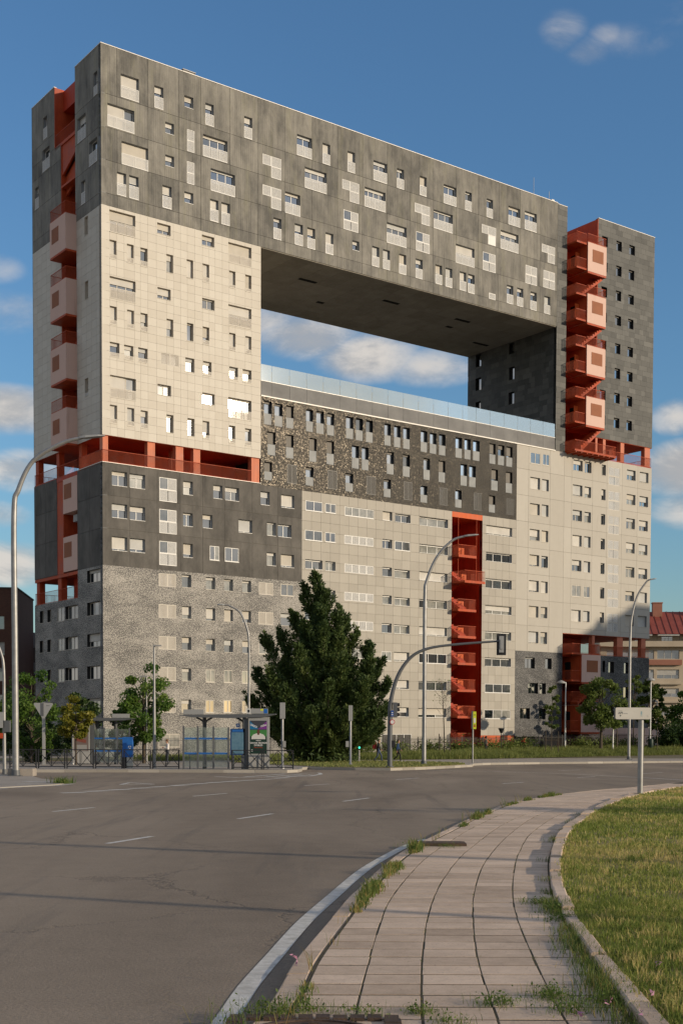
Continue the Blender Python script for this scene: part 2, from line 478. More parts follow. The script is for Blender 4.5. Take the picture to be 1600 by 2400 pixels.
WINDOWS = {
 'A': [
  (1.99,3.81,58.83,60.93,'D',2,1,0.5), (5.4,6.33,58.86,60.9,'D',1,0.26,0.52), (8.54,9.5,59.83,60.92,'D',1,0.4,0), (10.79,11.72,58.83,60.88,'D',1,0.2,0.52),
  (15.11,16.03,58.79,60.87,'D',1,0.25,0.52), (0.65,3.34,55.89,57.95,'D',3,0.62,0.5), (6.51,7.44,56.87,57.92,'D',1,0.35,0), (8.82,9.62,55.87,57.88,'L',1,0,0),
  (10.53,13.23,55.85,57.91,'D',3,0.1,0.5), (2.05,4.75,52.89,54.97,'D',2,1,0.48), (6.5,7.44,53.9,54.94,'D',1,0.4,0), (8.81,9.61,52.9,54.94,'L',1,0,0),
  (11.38,14.08,52.85,54.95,'D',3,0.06,0.5), (1.57,2.49,50.05,52.12,'D',1,0.5,0.52), (2.79,3.75,50.05,52.13,'D',1,0.3,0.55), (6.21,7.17,50.03,52.11,'D',1,0.35,0.52),
  (8.52,9.48,51.05,52.1,'D',1,0.45,0), (11.3,12.23,50.02,52.09,'D',1,0.5,0.55), (12.55,13.49,49.99,52.09,'D',1,0.5,0.55), (17.25,19.43,55.81,57.86,'J',2,0,0),
  (21.28,23.09,58.78,60.85,'D',2,0.1,0.5), (24.41,25.36,58.77,60.84,'D',1,0.4,0.5), (27.55,28.5,58.77,60.88,'D',1,0.4,0.5), (30.9,32.7,58.78,60.83,'D',2,0.15,0.52),
  (34.03,34.99,58.75,60.82,'D',2,0.1,0.5), (22.24,24.93,55.82,57.91,'D',3,0.15,0.5), (17.25,19.43,52.87,54.92,'J',2,0,0), (19.88,21.69,52.81,54.91,'D',2,0.1,0.5),
  (26.89,29.05,55.85,57.88,'J',2,0,0), (29.77,32.51,55.81,57.83,'D',4,0.12,0.55), (27.07,28.97,52.91,54.88,'K',2,0,0), (32.71,35.39,52.79,54.92,'D',3,0.2,0.5),
  (18.5,19.45,49.97,52.06,'D',1,0.12,0.52), (21.04,22.02,49.98,52.08,'D',1,0.3,0.52), (22.56,23.52,49.97,52.04,'D',1,0.3,0.5), (24.81,25.79,49.94,52.06,'D',1,0.5,0.5),
  (28.2,29.09,51.03,52.04,'D',1,0.3,0), (30.77,31.71,49.97,52.04,'D',1,0.5,0.5), (32.21,33.14,49.98,52.03,'D',1,0.4,0.5), (34.38,35.35,49.95,52.04,'D',1,0.5,0.5),
  (36.65,37.63,49.97,52.03,'D',1,0.2,0.5), (37.16,38.11,58.79,60.83,'D',1,0.42,0.5), (40.53,42.36,58.75,60.8,'D',2,0.06,0.5), (43.65,44.61,58.77,60.81,'D',1,0.06,0.52),
  (46.83,47.79,58.77,60.81,'D',1,0.06,0.5), (50.17,52.0,58.75,60.83,'D',2,0.12,0.5), (52.73,54.63,58.79,60.89,'D',2,0.12,0.52), (36.49,38.6,55.82,57.84,'J',2,0,0),
  (39.14,41.86,55.78,57.77,'D',3,0.06,0.5), (46.14,48.29,55.86,57.86,'J',2,0,0), (48.99,51.77,55.8,57.88,'D',3,0.2,0.52), (36.7,38.61,52.89,54.91,'K',2,0,0),
  (42.32,45.07,52.8,54.85,'D',3,0.4,0.5), (46.33,48.29,52.9,54.9,'K',2,0,0), (55.5,57.66,55.88,57.81,'J',2,0,0), (52.92,54.78,52.82,54.87,'K',2,0,0),
  (55.79,57.72,52.93,54.91,'K',2,0,0), (39.42,40.38,49.95,52.01,'D',1,0.4,0.5), (40.87,41.84,49.93,51.99,'D',1,0.4,0.5), (42.92,43.88,49.97,52.02,'D',1,0.4,0.5),
  (44.15,45.13,49.93,52.0,'D',1,0.15,0.5), (47.31,48.29,49.92,50.58,'L',1,0,0), (50.03,51.02,49.96,52.02,'D',1,0.1,0.5), (51.63,52.6,49.97,52.03,'D',1,0.15,0.5),
  (53.74,54.75,49.97,52.03,'D',1,0.12,0.5), (55.97,56.94,49.97,51.99,'D',1,0.4,0.5),
 ],
 'B': [
  (0.8,3.41,46.59,48.57,'D',3,0.4,0.5), (5.65,7.06,47.54,48.55,'D',2,0.52,0), (10.4,11.76,47.54,48.53,'D',2,0.36,0), (13.32,15.94,46.56,48.49,'D',2,1,0.45),
  (0.81,1.49,44.19,45.91,'D',1,1,0.25), (2.54,3.23,44.2,45.92,'D',1,1,0.28), (3.92,4.64,44.17,45.89,'D',1,0.12,0.3), (6.61,7.31,44.18,45.89,'D',1,0.3,0),
  (8.75,9.46,44.13,45.88,'D',1,0.9,0), (10.48,11.21,44.12,45.86,'D',1,1,0.28), (13.42,14.13,44.17,45.82,'D',1,1,0.2), (15.24,15.94,44.18,45.82,'D',1,1,0.2),
  (0.81,3.41,40.68,42.66,'D',3,0.3,0.5), (5.66,7.05,41.63,42.67,'D',2,0.6,0), (10.42,11.78,41.61,42.63,'D',2,0.08,0), (13.33,15.94,40.63,42.61,'D',2,0.42,0.5),
  (0.79,1.5,38.33,40.0,'D',1,1,0.25), (2.53,3.24,38.32,40.0,'D',1,1,0.25), (3.91,4.63,38.29,39.98,'D',1,0.45,0.28), (6.6,7.31,38.29,39.96,'D',1,0.5,0),
  (8.77,9.47,38.3,39.99,'D',1,0.06,0), (10.49,11.21,38.28,39.96,'D',1,0.55,0.25), (13.42,14.14,38.26,39.93,'D',1,1,0.22), (15.26,15.94,38.26,39.95,'D',1,0.7,0.25),
  (0.79,1.76,35.45,36.79,'D',1,0.2,0.3), (2.22,3.17,35.43,36.78,'D',1,0.25,0.28), (3.65,4.62,35.44,36.79,'D',1,0.25,0.28), (5.97,7.94,35.66,36.79,'L',2,0,0),
  (8.59,9.57,35.4,36.74,'D',1,0.2,0), (10.5,11.45,35.39,36.74,'D',1,0.2,0.28), (13.43,14.41,35.42,36.71,'D',1,0.2,0.28), (14.94,15.95,35.43,36.71,'D',1,0.25,0.28),
  (0.79,3.41,31.81,33.83,'D',3,0.6,0.45), (5.65,7.06,32.77,33.8,'D',2,0.06,0), (10.42,11.79,32.69,33.76,'D',1,0.0,0), (13.31,15.95,31.78,33.77,'D',3,0.06,0.45),
  (0.77,1.49,29.45,31.15,'D',1,1,0.25), (2.52,3.23,29.46,31.15,'D',1,1,0.27), (3.88,4.62,29.44,31.11,'D',1,0.3,0.28), (6.57,7.31,29.42,31.12,'D',1,0.1,0),
  (8.83,9.57,29.42,31.11,'D',1,0.06,0), (10.47,11.21,29.41,31.1,'D',1,0.6,0.2), (13.39,14.09,29.39,31.08,'D',1,0.06,0.25), (15.21,15.95,29.38,31.06,'D',1,0.12,0.25),
 ],
 'C': [
  (0.94,2.48,23.88,25.23,'D',2,0.25,0), (2.75,4.33,23.88,25.21,'D',2,0.25,0), (5.8,7.65,23.01,25.23,'K',2,0,0), (8.33,9.38,23.88,25.18,'D',1,0.4,0),
  (11.62,12.65,23.87,25.19,'D',1,0.35,0), (12.95,14.53,23.85,25.16,'D',2,0.3,0), (0.92,2.48,20.97,22.29,'D',2,0.4,0), (2.74,4.32,20.94,22.24,'D',2,0.35,0),
  (5.79,7.64,20.04,22.29,'K',2,0,0), (8.32,9.37,20.91,22.2,'D',2,0.1,0), (10.46,11.54,20.94,22.25,'D',1,0.3,0), (14.47,16.04,20.9,22.19,'D',2,0.88,0),
  (0.91,2.47,18.0,19.3,'D',2,0.85,0), (2.73,4.3,18.01,19.3,'D',2,0.75,0), (5.78,7.63,17.07,19.32,'K',2,0,0), (8.32,9.37,17.98,19.31,'D',1,0.75,0),
  (11.24,12.31,17.98,19.33,'F',2,0,0), (12.93,14.5,17.99,19.33,'F',2,0,0), (17.02,18.09,23.84,25.19,'D',1,0.4,0), (19.46,21.05,23.83,25.15,'D',2,0.85,0),
  (17.77,18.84,20.89,22.23,'D',1,0.08,0), (19.09,20.69,20.89,22.18,'D',2,0.08,0), (17.75,18.84,17.94,19.27,'D',1,0.2,0), (19.43,21.03,17.92,19.23,'D',2,0.85,0),
 ],
 'D': [
  (5.72,7.53,15.08,16.3,'L',2,0,0), (8.18,9.19,15.12,16.36,'D',1,0.12,0), (10.8,11.83,15.1,16.32,'D',1,0.2,0), (12.83,13.84,15.1,16.27,'D',1,0.1,0),
  (14.89,15.92,15.09,16.27,'D',1,0.15,0), (5.71,7.54,12.15,13.42,'L',2,0,0), (8.18,9.18,12.16,13.39,'D',1,0.65,0), (10.8,11.83,12.11,13.35,'D',1,0.8,0),
  (12.83,13.84,12.16,13.34,'D',1,1,0), (14.9,15.92,12.12,13.33,'D',1,0.65,0), (5.7,7.54,9.19,10.44,'L',2,0,0), (8.17,9.18,9.2,10.46,'D',1,0.4,0),
  (10.8,11.81,9.2,10.41,'D',1,0.4,0), (12.83,13.84,9.16,10.41,'D',1,0.4,0), (14.9,15.88,9.15,10.4,'D',1,0.45,0), (5.69,7.51,6.24,7.55,'L',2,0,0),
  (8.16,9.17,6.26,7.5,'D',1,0.25,0), (10.79,11.8,6.24,7.46,'F',2,0,0), (12.82,13.79,6.25,7.46,'F',2,0,0), (14.87,15.89,6.22,7.45,'F',2,0,0),
  (16.84,18.54,15.04,16.24,'L',2,0,0), (19.43,21.0,15.1,16.27,'F',2,0,0), (16.8,18.54,12.09,13.34,'L',2,0,0), (19.42,20.97,12.07,13.35,'D',1,0.3,0),
  (16.83,18.48,9.17,10.42,'F',2,0,0), (19.43,20.97,9.12,10.37,'D',1,0.3,0), (8.12,9.16,3.28,4.51,'D',1,0.3,0), (10.75,11.72,3.31,4.51,'F',2,0,0),
  (12.78,13.77,3.33,4.54,'F',2,0,0), (14.84,15.85,3.37,4.53,'F',2,0,0), (5.68,7.49,3.26,4.59,'L',2,0,0), (5.67,7.93,0.0,1.26,'F',2,0,0),
 ],
 'E': [
  (17.41,18.31,31.76,34.07,'B',1,0.1,0), (18.67,19.61,31.75,34.01,'B',1,0.08,0), (20.04,20.93,31.77,34.0,'B',1,0.5,0), (22.45,23.33,31.77,34.0,'B',1,0,0),
  (23.72,24.68,31.75,34.02,'B',1,0.05,0), (25.05,25.97,31.76,34.0,'B',1,0.12,0), (27.47,28.42,31.75,34.03,'B',1,0,0), (28.74,29.67,31.73,34.03,'B',1,0,0),
  (30.06,30.99,31.72,34.01,'B',1,0,0), (32.51,33.39,31.72,34.01,'B',1,0,0), (33.81,34.7,31.72,33.99,'B',1,0,0), (35.07,36.0,31.71,33.97,'B',1,0,0),
  (37.51,38.43,31.7,33.98,'B',1,0,0), (38.8,39.73,31.69,33.92,'B',1,0,0), (40.1,41.04,31.68,33.96,'B',1,0,0), (42.49,43.46,31.71,33.94,'B',1,0,0),
  (43.81,44.74,31.72,33.97,'B',1,0,0), (45.09,46.08,31.73,33.96,'B',1,0,0), (47.57,48.5,31.69,33.96,'B',1,0.48,0), (48.89,49.86,31.71,33.97,'B',1,0.2,0),
  (50.17,51.13,31.69,33.95,'B',1,0.45,0), (17.83,18.77,28.82,31.12,'B',1,0.5,0), (20.02,20.94,28.8,31.14,'B',1,0.5,0), (22.85,23.76,28.81,31.2,'B',1,0.5,0),
  (25.02,25.96,28.8,31.19,'B',1,0.5,0), (28.25,29.18,28.8,31.16,'B',1,0,0), (29.54,30.44,28.78,31.16,'B',1,0,0), (32.86,33.82,28.76,31.12,'B',1,0.1,0),
  (35.05,36.02,28.76,31.12,'B',1,0.08,0), (37.91,38.84,28.77,31.09,'B',1,0.06,0), (40.07,41.02,28.75,31.1,'B',1,0.5,0), (43.27,44.24,28.75,31.13,'B',1,0,0),
  (44.54,45.53,28.75,31.11,'B',1,0,0), (47.88,48.9,28.75,31.13,'B',1,0.45,0), (50.13,51.14,28.72,31.1,'B',1,0.5,0), (17.44,18.38,26.34,28.12,'B',1,0.6,0),
  (20.19,21.32,26.34,28.2,'X',2,0,0), (22.43,23.39,26.36,28.23,'B',1,0.12,0), (25.18,26.36,26.36,28.24,'X',2,0,0), (27.43,28.42,26.33,28.21,'B',1,0.08,0),
  (30.18,31.38,26.35,28.24,'X',2,0,0), (32.47,33.42,26.31,28.2,'B',1,0.1,0), (35.21,36.37,26.32,28.25,'X',2,0,0), (37.51,38.48,26.28,28.09,'B',1,0,0),
  (40.22,41.38,26.29,28.2,'X',2,0,0), (42.5,43.46,26.26,28.18,'B',1,0,0), (45.25,46.42,26.28,28.21,'X',2,0,0), (47.56,48.51,26.25,28.15,'B',1,0.5,0),
  (50.27,51.46,26.29,28.11,'X',2,0,0),
 ],
 'F': [
  (22.42,24.53,23.87,24.87,'F',2,0,0), (22.37,24.52,20.9,21.92,'F',2,0,0), (22.38,24.53,18.0,18.96,'D',2,0,0), (24.88,26.21,23.9,24.85,'F',2,0,0),
  (24.88,26.19,20.93,21.91,'F',2,0,0), (24.89,26.18,17.98,18.96,'D',2,0.08,0), (24.91,26.18,15.0,16.02,'D',2,0,0), (27.35,31.15,23.85,24.78,'F',4,0,0),
  (27.31,31.13,20.94,21.85,'L',4,0,0), (27.34,31.15,17.99,18.9,'L',4,0,0), (27.33,31.16,15.09,15.99,'L',4,0,0), (27.35,31.12,12.09,13.07,'L',4,0,0),
  (27.29,31.12,9.16,10.18,'F',4,0,0), (32.34,33.63,23.83,24.82,'D',1,0.9,0), (32.3,33.63,20.89,21.89,'D',2,0,0), (32.32,33.61,17.95,18.95,'D',1,0,0),
  (32.34,33.61,15.01,15.98,'D',1,0,0), (32.28,33.61,11.98,13.02,'D',1,0,0), (32.26,33.61,9.02,10.05,'F',2,0,0), (32.26,33.59,6.08,7.09,'D',1,0.6,0),
  (32.22,33.57,3.12,4.1,'D',2,0.4,0), (34.01,36.12,23.82,24.74,'D',2,0.1,0), (33.99,36.1,20.88,21.85,'F',2,0,0), (33.97,36.08,17.9,18.83,'D',1,0,0),
  (33.97,36.09,14.98,15.87,'D',2,0,0), (33.95,36.07,11.99,12.97,'D',2,0,0), (33.93,36.07,9.03,10.04,'D',2,0.8,0), (33.89,36.05,6.06,7.05,'D',2,0.8,0),
  (33.91,36.05,3.08,4.12,'D',2,0.5,0), (37.4,41.48,23.8,24.78,'D',3,0.1,0), (37.4,41.46,20.85,21.82,'D',3,0,0), (37.41,41.43,17.9,18.89,'D',2,0.9,0),
  (37.41,41.41,14.94,15.89,'D',3,0.1,0), (37.43,41.44,11.96,12.95,'D',3,0.85,0), (37.41,41.43,8.97,10.05,'F',3,0,0), (37.4,41.41,6.01,7.02,'D',3,0.08,0),
  (37.38,41.42,3.05,4.08,'D',3,0.7,0), (47.16,51.19,23.73,24.79,'D',3,0.8,0), (47.17,51.18,20.76,21.77,'D',3,0.08,0), (47.14,51.18,17.73,18.81,'D',3,0,0),
  (47.11,51.19,14.84,15.82,'D',3,0.55,0), (47.1,51.18,11.9,12.9,'D',3,0,0), (47.11,51.17,8.92,9.91,'D',3,0,0), (47.14,51.17,5.95,6.96,'F',3,0,0),
  (47.11,51.16,3.0,4.04,'F',3,0,0), (32.29,36.44,-0.71,1.25,'X',4,0,0),
 ],
 'G': [
  (54.0,55.6,32.54,33.82,'F',2,0,0), (53.99,55.6,29.59,30.98,'D',1,1,0), (53.99,55.58,26.63,27.97,'D',1,1,0), (53.99,55.59,23.68,25.01,'D',1,0.6,0),
  (53.98,55.57,20.73,22.07,'D',2,0.85,0), (53.96,55.54,17.75,19.1,'D',2,0.85,0), (53.94,55.52,14.78,16.14,'D',1,1,0), (53.93,55.55,11.8,13.19,'D',2,0.9,0),
  (55.99,57.1,32.59,33.88,'F',2,0,0), (55.92,57.03,29.56,30.95,'D',1,1,0), (55.92,57.01,26.6,28.01,'D',1,1,0), (55.93,57.02,23.65,25.01,'D',1,1,0),
  (55.93,57.0,20.67,22.06,'D',1,0.15,0), (55.91,57.01,17.71,19.1,'D',1,1,0), (55.9,56.99,14.78,16.13,'D',1,0.6,0), (55.9,57.0,11.78,13.2,'D',1,0.35,0),
  (61.1,62.69,32.56,33.87,'D',2,0.35,0), (61.05,62.7,29.58,30.93,'D',2,0.85,0), (61.06,62.67,26.62,27.95,'D',2,0.4,0), (61.07,62.66,23.63,24.98,'D',1,1,0),
  (61.04,62.65,20.68,22.04,'D',2,0.42,0), (61.04,62.62,17.69,19.06,'F',2,0,0), (61.01,62.63,14.68,16.11,'D',1,1,0), (63.1,64.22,32.52,33.88,'D',2,0.08,0),
  (63.07,64.21,29.57,30.91,'D',1,0.6,0), (63.08,64.22,26.61,27.91,'D',1,0.3,0), (63.07,64.21,23.63,24.99,'D',1,1,0), (63.06,64.2,20.65,22.01,'D',1,0.95,0),
  (63.07,64.19,17.69,19.04,'F',2,0,0), (63.06,64.18,14.72,16.07,'D',1,0.9,0), (66.03,66.76,32.55,33.88,'D',1,0.1,0), (66.02,66.75,29.57,30.93,'D',1,0.5,0),
  (66.01,66.74,26.61,27.94,'D',1,0,0), (66.0,66.73,23.64,24.98,'D',1,0.15,0), (66.01,66.72,20.67,22.03,'D',1,0,0), (66.0,66.74,17.7,19.06,'D',1,0,0),
  (65.99,66.75,14.75,16.06,'D',1,0.4,0), (67.25,69.28,31.61,33.8,'K',2,0,0), (67.26,69.3,28.59,30.91,'K',2,0,0), (67.27,69.29,25.67,27.93,'K',2,0,0),
  (67.26,69.28,22.72,24.97,'K',2,0,0), (67.27,69.3,19.72,22.03,'K',2,0,0), (67.26,69.31,16.74,19.02,'K',2,0,0), (67.28,69.3,13.77,16.07,'K',2,0,0),
  (70.55,72.16,32.55,33.84,'D',2,0.45,0), (70.55,72.18,29.55,30.86,'D',2,0.45,0), (70.54,72.15,26.58,27.91,'D',2,0.25,0), (70.56,72.16,23.6,24.94,'D',2,0.55,0),
  (70.55,72.16,20.62,21.94,'D',2,0.15,0), (70.54,72.17,17.69,18.96,'D',2,0.35,0), (70.56,72.17,14.63,16.01,'D',2,1,0), (72.92,74.56,32.54,33.85,'D',2,0.85,0),
  (72.92,74.55,29.56,30.87,'D',2,0.5,0), (72.91,74.55,26.55,27.88,'D',2,0.5,0), (72.91,74.54,23.58,24.92,'D',2,0.6,0), (72.92,74.56,20.6,21.94,'D',2,0.5,0),
  (72.92,74.58,17.63,18.97,'D',2,1,0), (72.91,74.57,14.64,16.03,'D',2,1,0),
 ],
 'H': [
  (53.4,55.01,8.9,10.17,'V',2,0.1,0), (56.73,57.78,8.91,10.16,'V',1,0,0), (53.97,55.58,5.97,7.22,'V',2,0,0), (55.83,56.87,5.95,7.23,'V',1,0,0),
  (52.69,54.29,3.02,4.27,'V',2,0,0), (55.79,56.86,2.98,4.25,'V',1,0,0), (67.64,68.64,8.78,10.15,'V',1,0,0), (70.46,71.49,8.76,10.14,'V',1,0,0),
  (70.4,71.54,5.73,7.12,'V',1,0,0), (66.56,67.02,8.83,10.21,'V',1,0,0),
 ],
 'I': [
  (65.6,66.61,59.86,61.0,'V',1,0,0), (65.59,66.6,56.86,58.0,'V',1,0,0), (65.58,66.59,53.86,55.05,'V',1,0,0), (65.57,66.58,50.88,52.06,'V',1,0,0),
  (65.55,66.56,47.53,48.72,'V',1,0,0), (65.54,66.55,44.55,45.72,'V',1,0,0), (65.53,66.54,41.57,42.78,'V',1,0,0), (65.51,66.53,38.61,39.81,'V',1,0,0),
  (68.15,69.12,59.85,61.01,'V',1,0.1,0), (68.15,69.12,56.85,58.06,'V',1,0.1,0), (68.14,69.11,53.89,55.08,'V',1,0.1,0), (68.07,69.15,50.93,52.1,'V',1,0.1,0),
  (68.12,69.09,47.54,48.75,'V',1,0.1,0), (68.09,69.1,44.53,45.78,'V',1,0.1,0), (68.08,69.08,41.58,42.81,'V',1,0.1,0), (68.06,69.07,38.59,39.8,'V',1,0.1,0),
  (70.47,71.5,59.9,61.03,'V',1,0.1,0), (70.42,71.43,56.86,58.05,'V',1,0.1,0), (70.4,71.41,53.9,55.05,'V',1,0.1,0), (70.41,71.4,50.94,52.12,'V',1,0.1,0),
  (70.39,71.38,47.56,48.72,'V',1,0.1,0), (70.37,71.36,44.55,45.72,'V',1,0.1,0), (70.4,71.34,41.55,42.78,'V',1,0.1,0), (70.36,71.35,38.61,39.8,'V',1,0.1,0),
 ],
 'IL': [
  (6.96,7.91,44.3,45.83,'V',1,0,0), (6.98,7.96,41.37,42.83,'V',1,0,0), (12.9,13.88,47.18,48.76,'V',1,0,0), (12.86,13.91,44.26,45.8,'V',1,0,0),
  (12.92,13.87,41.46,42.86,'V',1,0,0), (7.0,7.95,47.42,48.81,'V',1,0,0),
 ],
 'AL': [
  (0.65,1.43,58.82,60.86,'D',1,0.3,0.4), (3.12,4.83,55.83,58.08,'D',2,0.25,0.5), (0.78,2.44,52.9,55.08,'D',1,0,0.5), (3.29,4.13,50.02,52.14,'D',1,0.4,0.5),
  (11.66,12.56,58.96,61.04,'D',1,0,0.5), (11.13,12.8,55.92,58.01,'D',1,0,0.5), (13.79,14.67,52.9,55.03,'D',1,0.2,0.5),
 ],
 'BL': [
  (2.74,3.48,47.01,48.71,'D',1,0.4,0), (2.77,3.48,41.21,42.87,'D',1,0.1,0), (2.84,3.58,32.41,34.05,'D',1,0.1,0.2),
 ],
 'DL': [
  (0.51,3.27,15.17,16.37,'D',2,0.2,0), (0.54,3.3,12.15,13.42,'D',3,0,0), (0.6,3.33,9.25,10.49,'D',2,0.55,0), (0.63,3.37,6.28,7.52,'D',2,0,0),
  (0.63,3.37,3.41,4.52,'D',2,0.2,0), (13.21,14.13,12.16,13.41,'D',1,0,0), (11.38,12.31,12.15,13.39,'D',1,0,0), (8.33,9.91,12.11,13.42,'F',2,0,0),
  (5.29,8.1,12.13,13.43,'D',2,0,0), (13.34,14.21,9.22,10.46,'D',1,0,0), (11.47,12.36,9.21,10.47,'D',1,0,0), (8.37,9.81,9.28,10.43,'F',2,0,0),
  (5.39,8.14,9.24,10.48,'D',2,0,0), (13.34,14.17,6.24,7.49,'D',1,0,0), (11.52,12.44,6.24,7.5,'D',1,0,0), (8.41,9.94,6.24,7.52,'F',2,0,0),
  (5.43,8.18,6.3,7.56,'D',2,0,0),
 ],
}
# ================================================================ THE BUILDING
TH = 0.637218
B0 = Vector((-21.737, 117.111, 0))
GB = -1.02                                  # ground level at the building
bld = empty('apartment_building', (B0.x, B0.y, 0), TH,
            'huge apartment block of stacked grey, cream and black blocks with a great rectangular opening', 'building')
def to_world(u, v, z=0):
    return Vector((B0.x + u * math.cos(TH) - v * math.sin(TH), B0.y + u * math.sin(TH) + v * math.cos(TH), z))
DEPTH = 15.36

def front(off=0.):
    return lambda s, t, d: (s, off + d, t)
def left(off=0.):
    return lambda s, t, d: (off + d, s, t)

def shell(mb, pl, rect, holes, d0, d1, mi=0, mis=0, tone=.5, outer=True):
    s0, s1, t0, t1 = rect
    hs = []
    for h in holes:
        a0, a1, b0, b1 = max(h[0], s0), min(h[1], s1), max(h[2], t0), min(h[3], t1)
        if a1 - a0 > 1e-4 and b1 - b0 > 1e-4: hs.append((a0, a1, b0, b1))
    xs = sorted({s0, s1} | {h[0] for h in hs} | {h[1] for h in hs})
    zs = sorted({t0, t1} | {h[2] for h in hs} | {h[3] for h in hs})
    nx, nz = len(xs) - 1, len(zs) - 1
    sol = [[True] * nz for _ in range(nx)]
    for i in range(nx):
        cx = (xs[i] + xs[i + 1]) / 2
        for j in range(nz):
            cz = (zs[j] + zs[j + 1]) / 2
            if any(h[0] < cx < h[1] and h[2] < cz < h[3] for h in hs): sol[i][j] = False
    if not any(any(c) for c in sol): return False
    for j in range(nz):
        i = 0
        while i < nx:
            if sol[i][j]:
                k = i
                while k + 1 < nx and sol[k + 1][j]: k += 1
                mb.quad(pl(xs[i], zs[j], d0), pl(xs[k + 1], zs[j], d0), pl(xs[k + 1], zs[j + 1], d0), pl(xs[i], zs[j + 1], d0), mi, tone)
                i = k + 1
            else: i += 1
    for i in range(nx + 1):
        for j in range(nz):
            a = sol[i - 1][j] if i > 0 else None
            b = sol[i][j] if i < nx else None
            if (a is None or b is None):
                if outer and (a or b): pass
                else: continue
            elif a == b: continue
            mb.quad(pl(xs[i], zs[j], d0), pl(xs[i], zs[j + 1], d0), pl(xs[i], zs[j + 1], d1), pl(xs[i], zs[j], d1), mis, tone)
    for j in range(nz + 1):
        for i in range(nx):
            a = sol[i][j - 1] if j > 0 else None
            b = sol[i][j] if j < nz else None
            if (a is None or b is None):
                if outer and (a or b): pass
                else: continue
            elif a == b: continue
            mb.quad(pl(xs[i], zs[j], d0), pl(xs[i + 1], zs[j], d0), pl(xs[i + 1], zs[j], d1), pl(xs[i], zs[j], d1), mis, tone)
    return True

REV = .40
def win_holes(wins):
    hs = []
    for (s0, s1, t0, t1, k, n, sh, rl) in wins:
        if k == 'J':
            tm = t0 + (t1 - t0) * .53; sm = s0 + (s1 - s0) * .45
            hs += [(s0, s1, tm, t1), (sm, s1, t0, tm + .001)]
        else:
            hs.append((s0, s1, t0, t1))
    return hs

def facade(name, pl, rect, wins, mt, jm, rm, grid=None, gap=.03, individual=0, piece='concrete_panel', tv=.5, seed=1, stagger=False):
    rg = random.Random(seed)
    holes = win_holes(wins)
    mb = MB()
    d0 = .035 if grid else 0.
    shell(mb, pl, rect, holes, d0, REV + .05, 0, 1, outer=True)
    wall = mb.build(name, [jm if grid else mt, rm], bld)
    if grid:
        xs, zs = grid
        cells = []
        for j in range(len(zs) - 1):
            for i in range(len(xs) - 1):
                cells.append((xs[i], xs[i + 1], zs[j], zs[j + 1]))
        if stagger:
            cells = []
            for j in range(len(zs) - 1):
                x = xs[0] - rg.random() * .8
                while x < xs[-1]:
                    wd = rg.choice((.75, 1.0, 1.2, 1.5))
                    a, b = max(x, xs[0]), min(x + wd, xs[-1])
                    if b - a > .05: cells.append((a, b, zs[j], zs[j + 1]))
                    x += wd
        rest = MB(); nrest = 0
        for idx, (a, b, c, d) in enumerate(cells):
            tone = .5 + (rg.random() - .5) * tv
            if stagger and rg.random() < .05: tone += .5
            q = MB() if idx < individual else rest
            r = (a + gap / 2, b - gap / 2, c + gap / 2, d - gap / 2)
            ok = shell(q, pl, r, holes, 0., .04, 0, 0, tone)
            if idx < individual:
                if ok: q.build(piece, mt, wall)
            else: nrest += 1
        if nrest: rest.build(piece + 's', mt, wall, kind='stuff')
    return wall

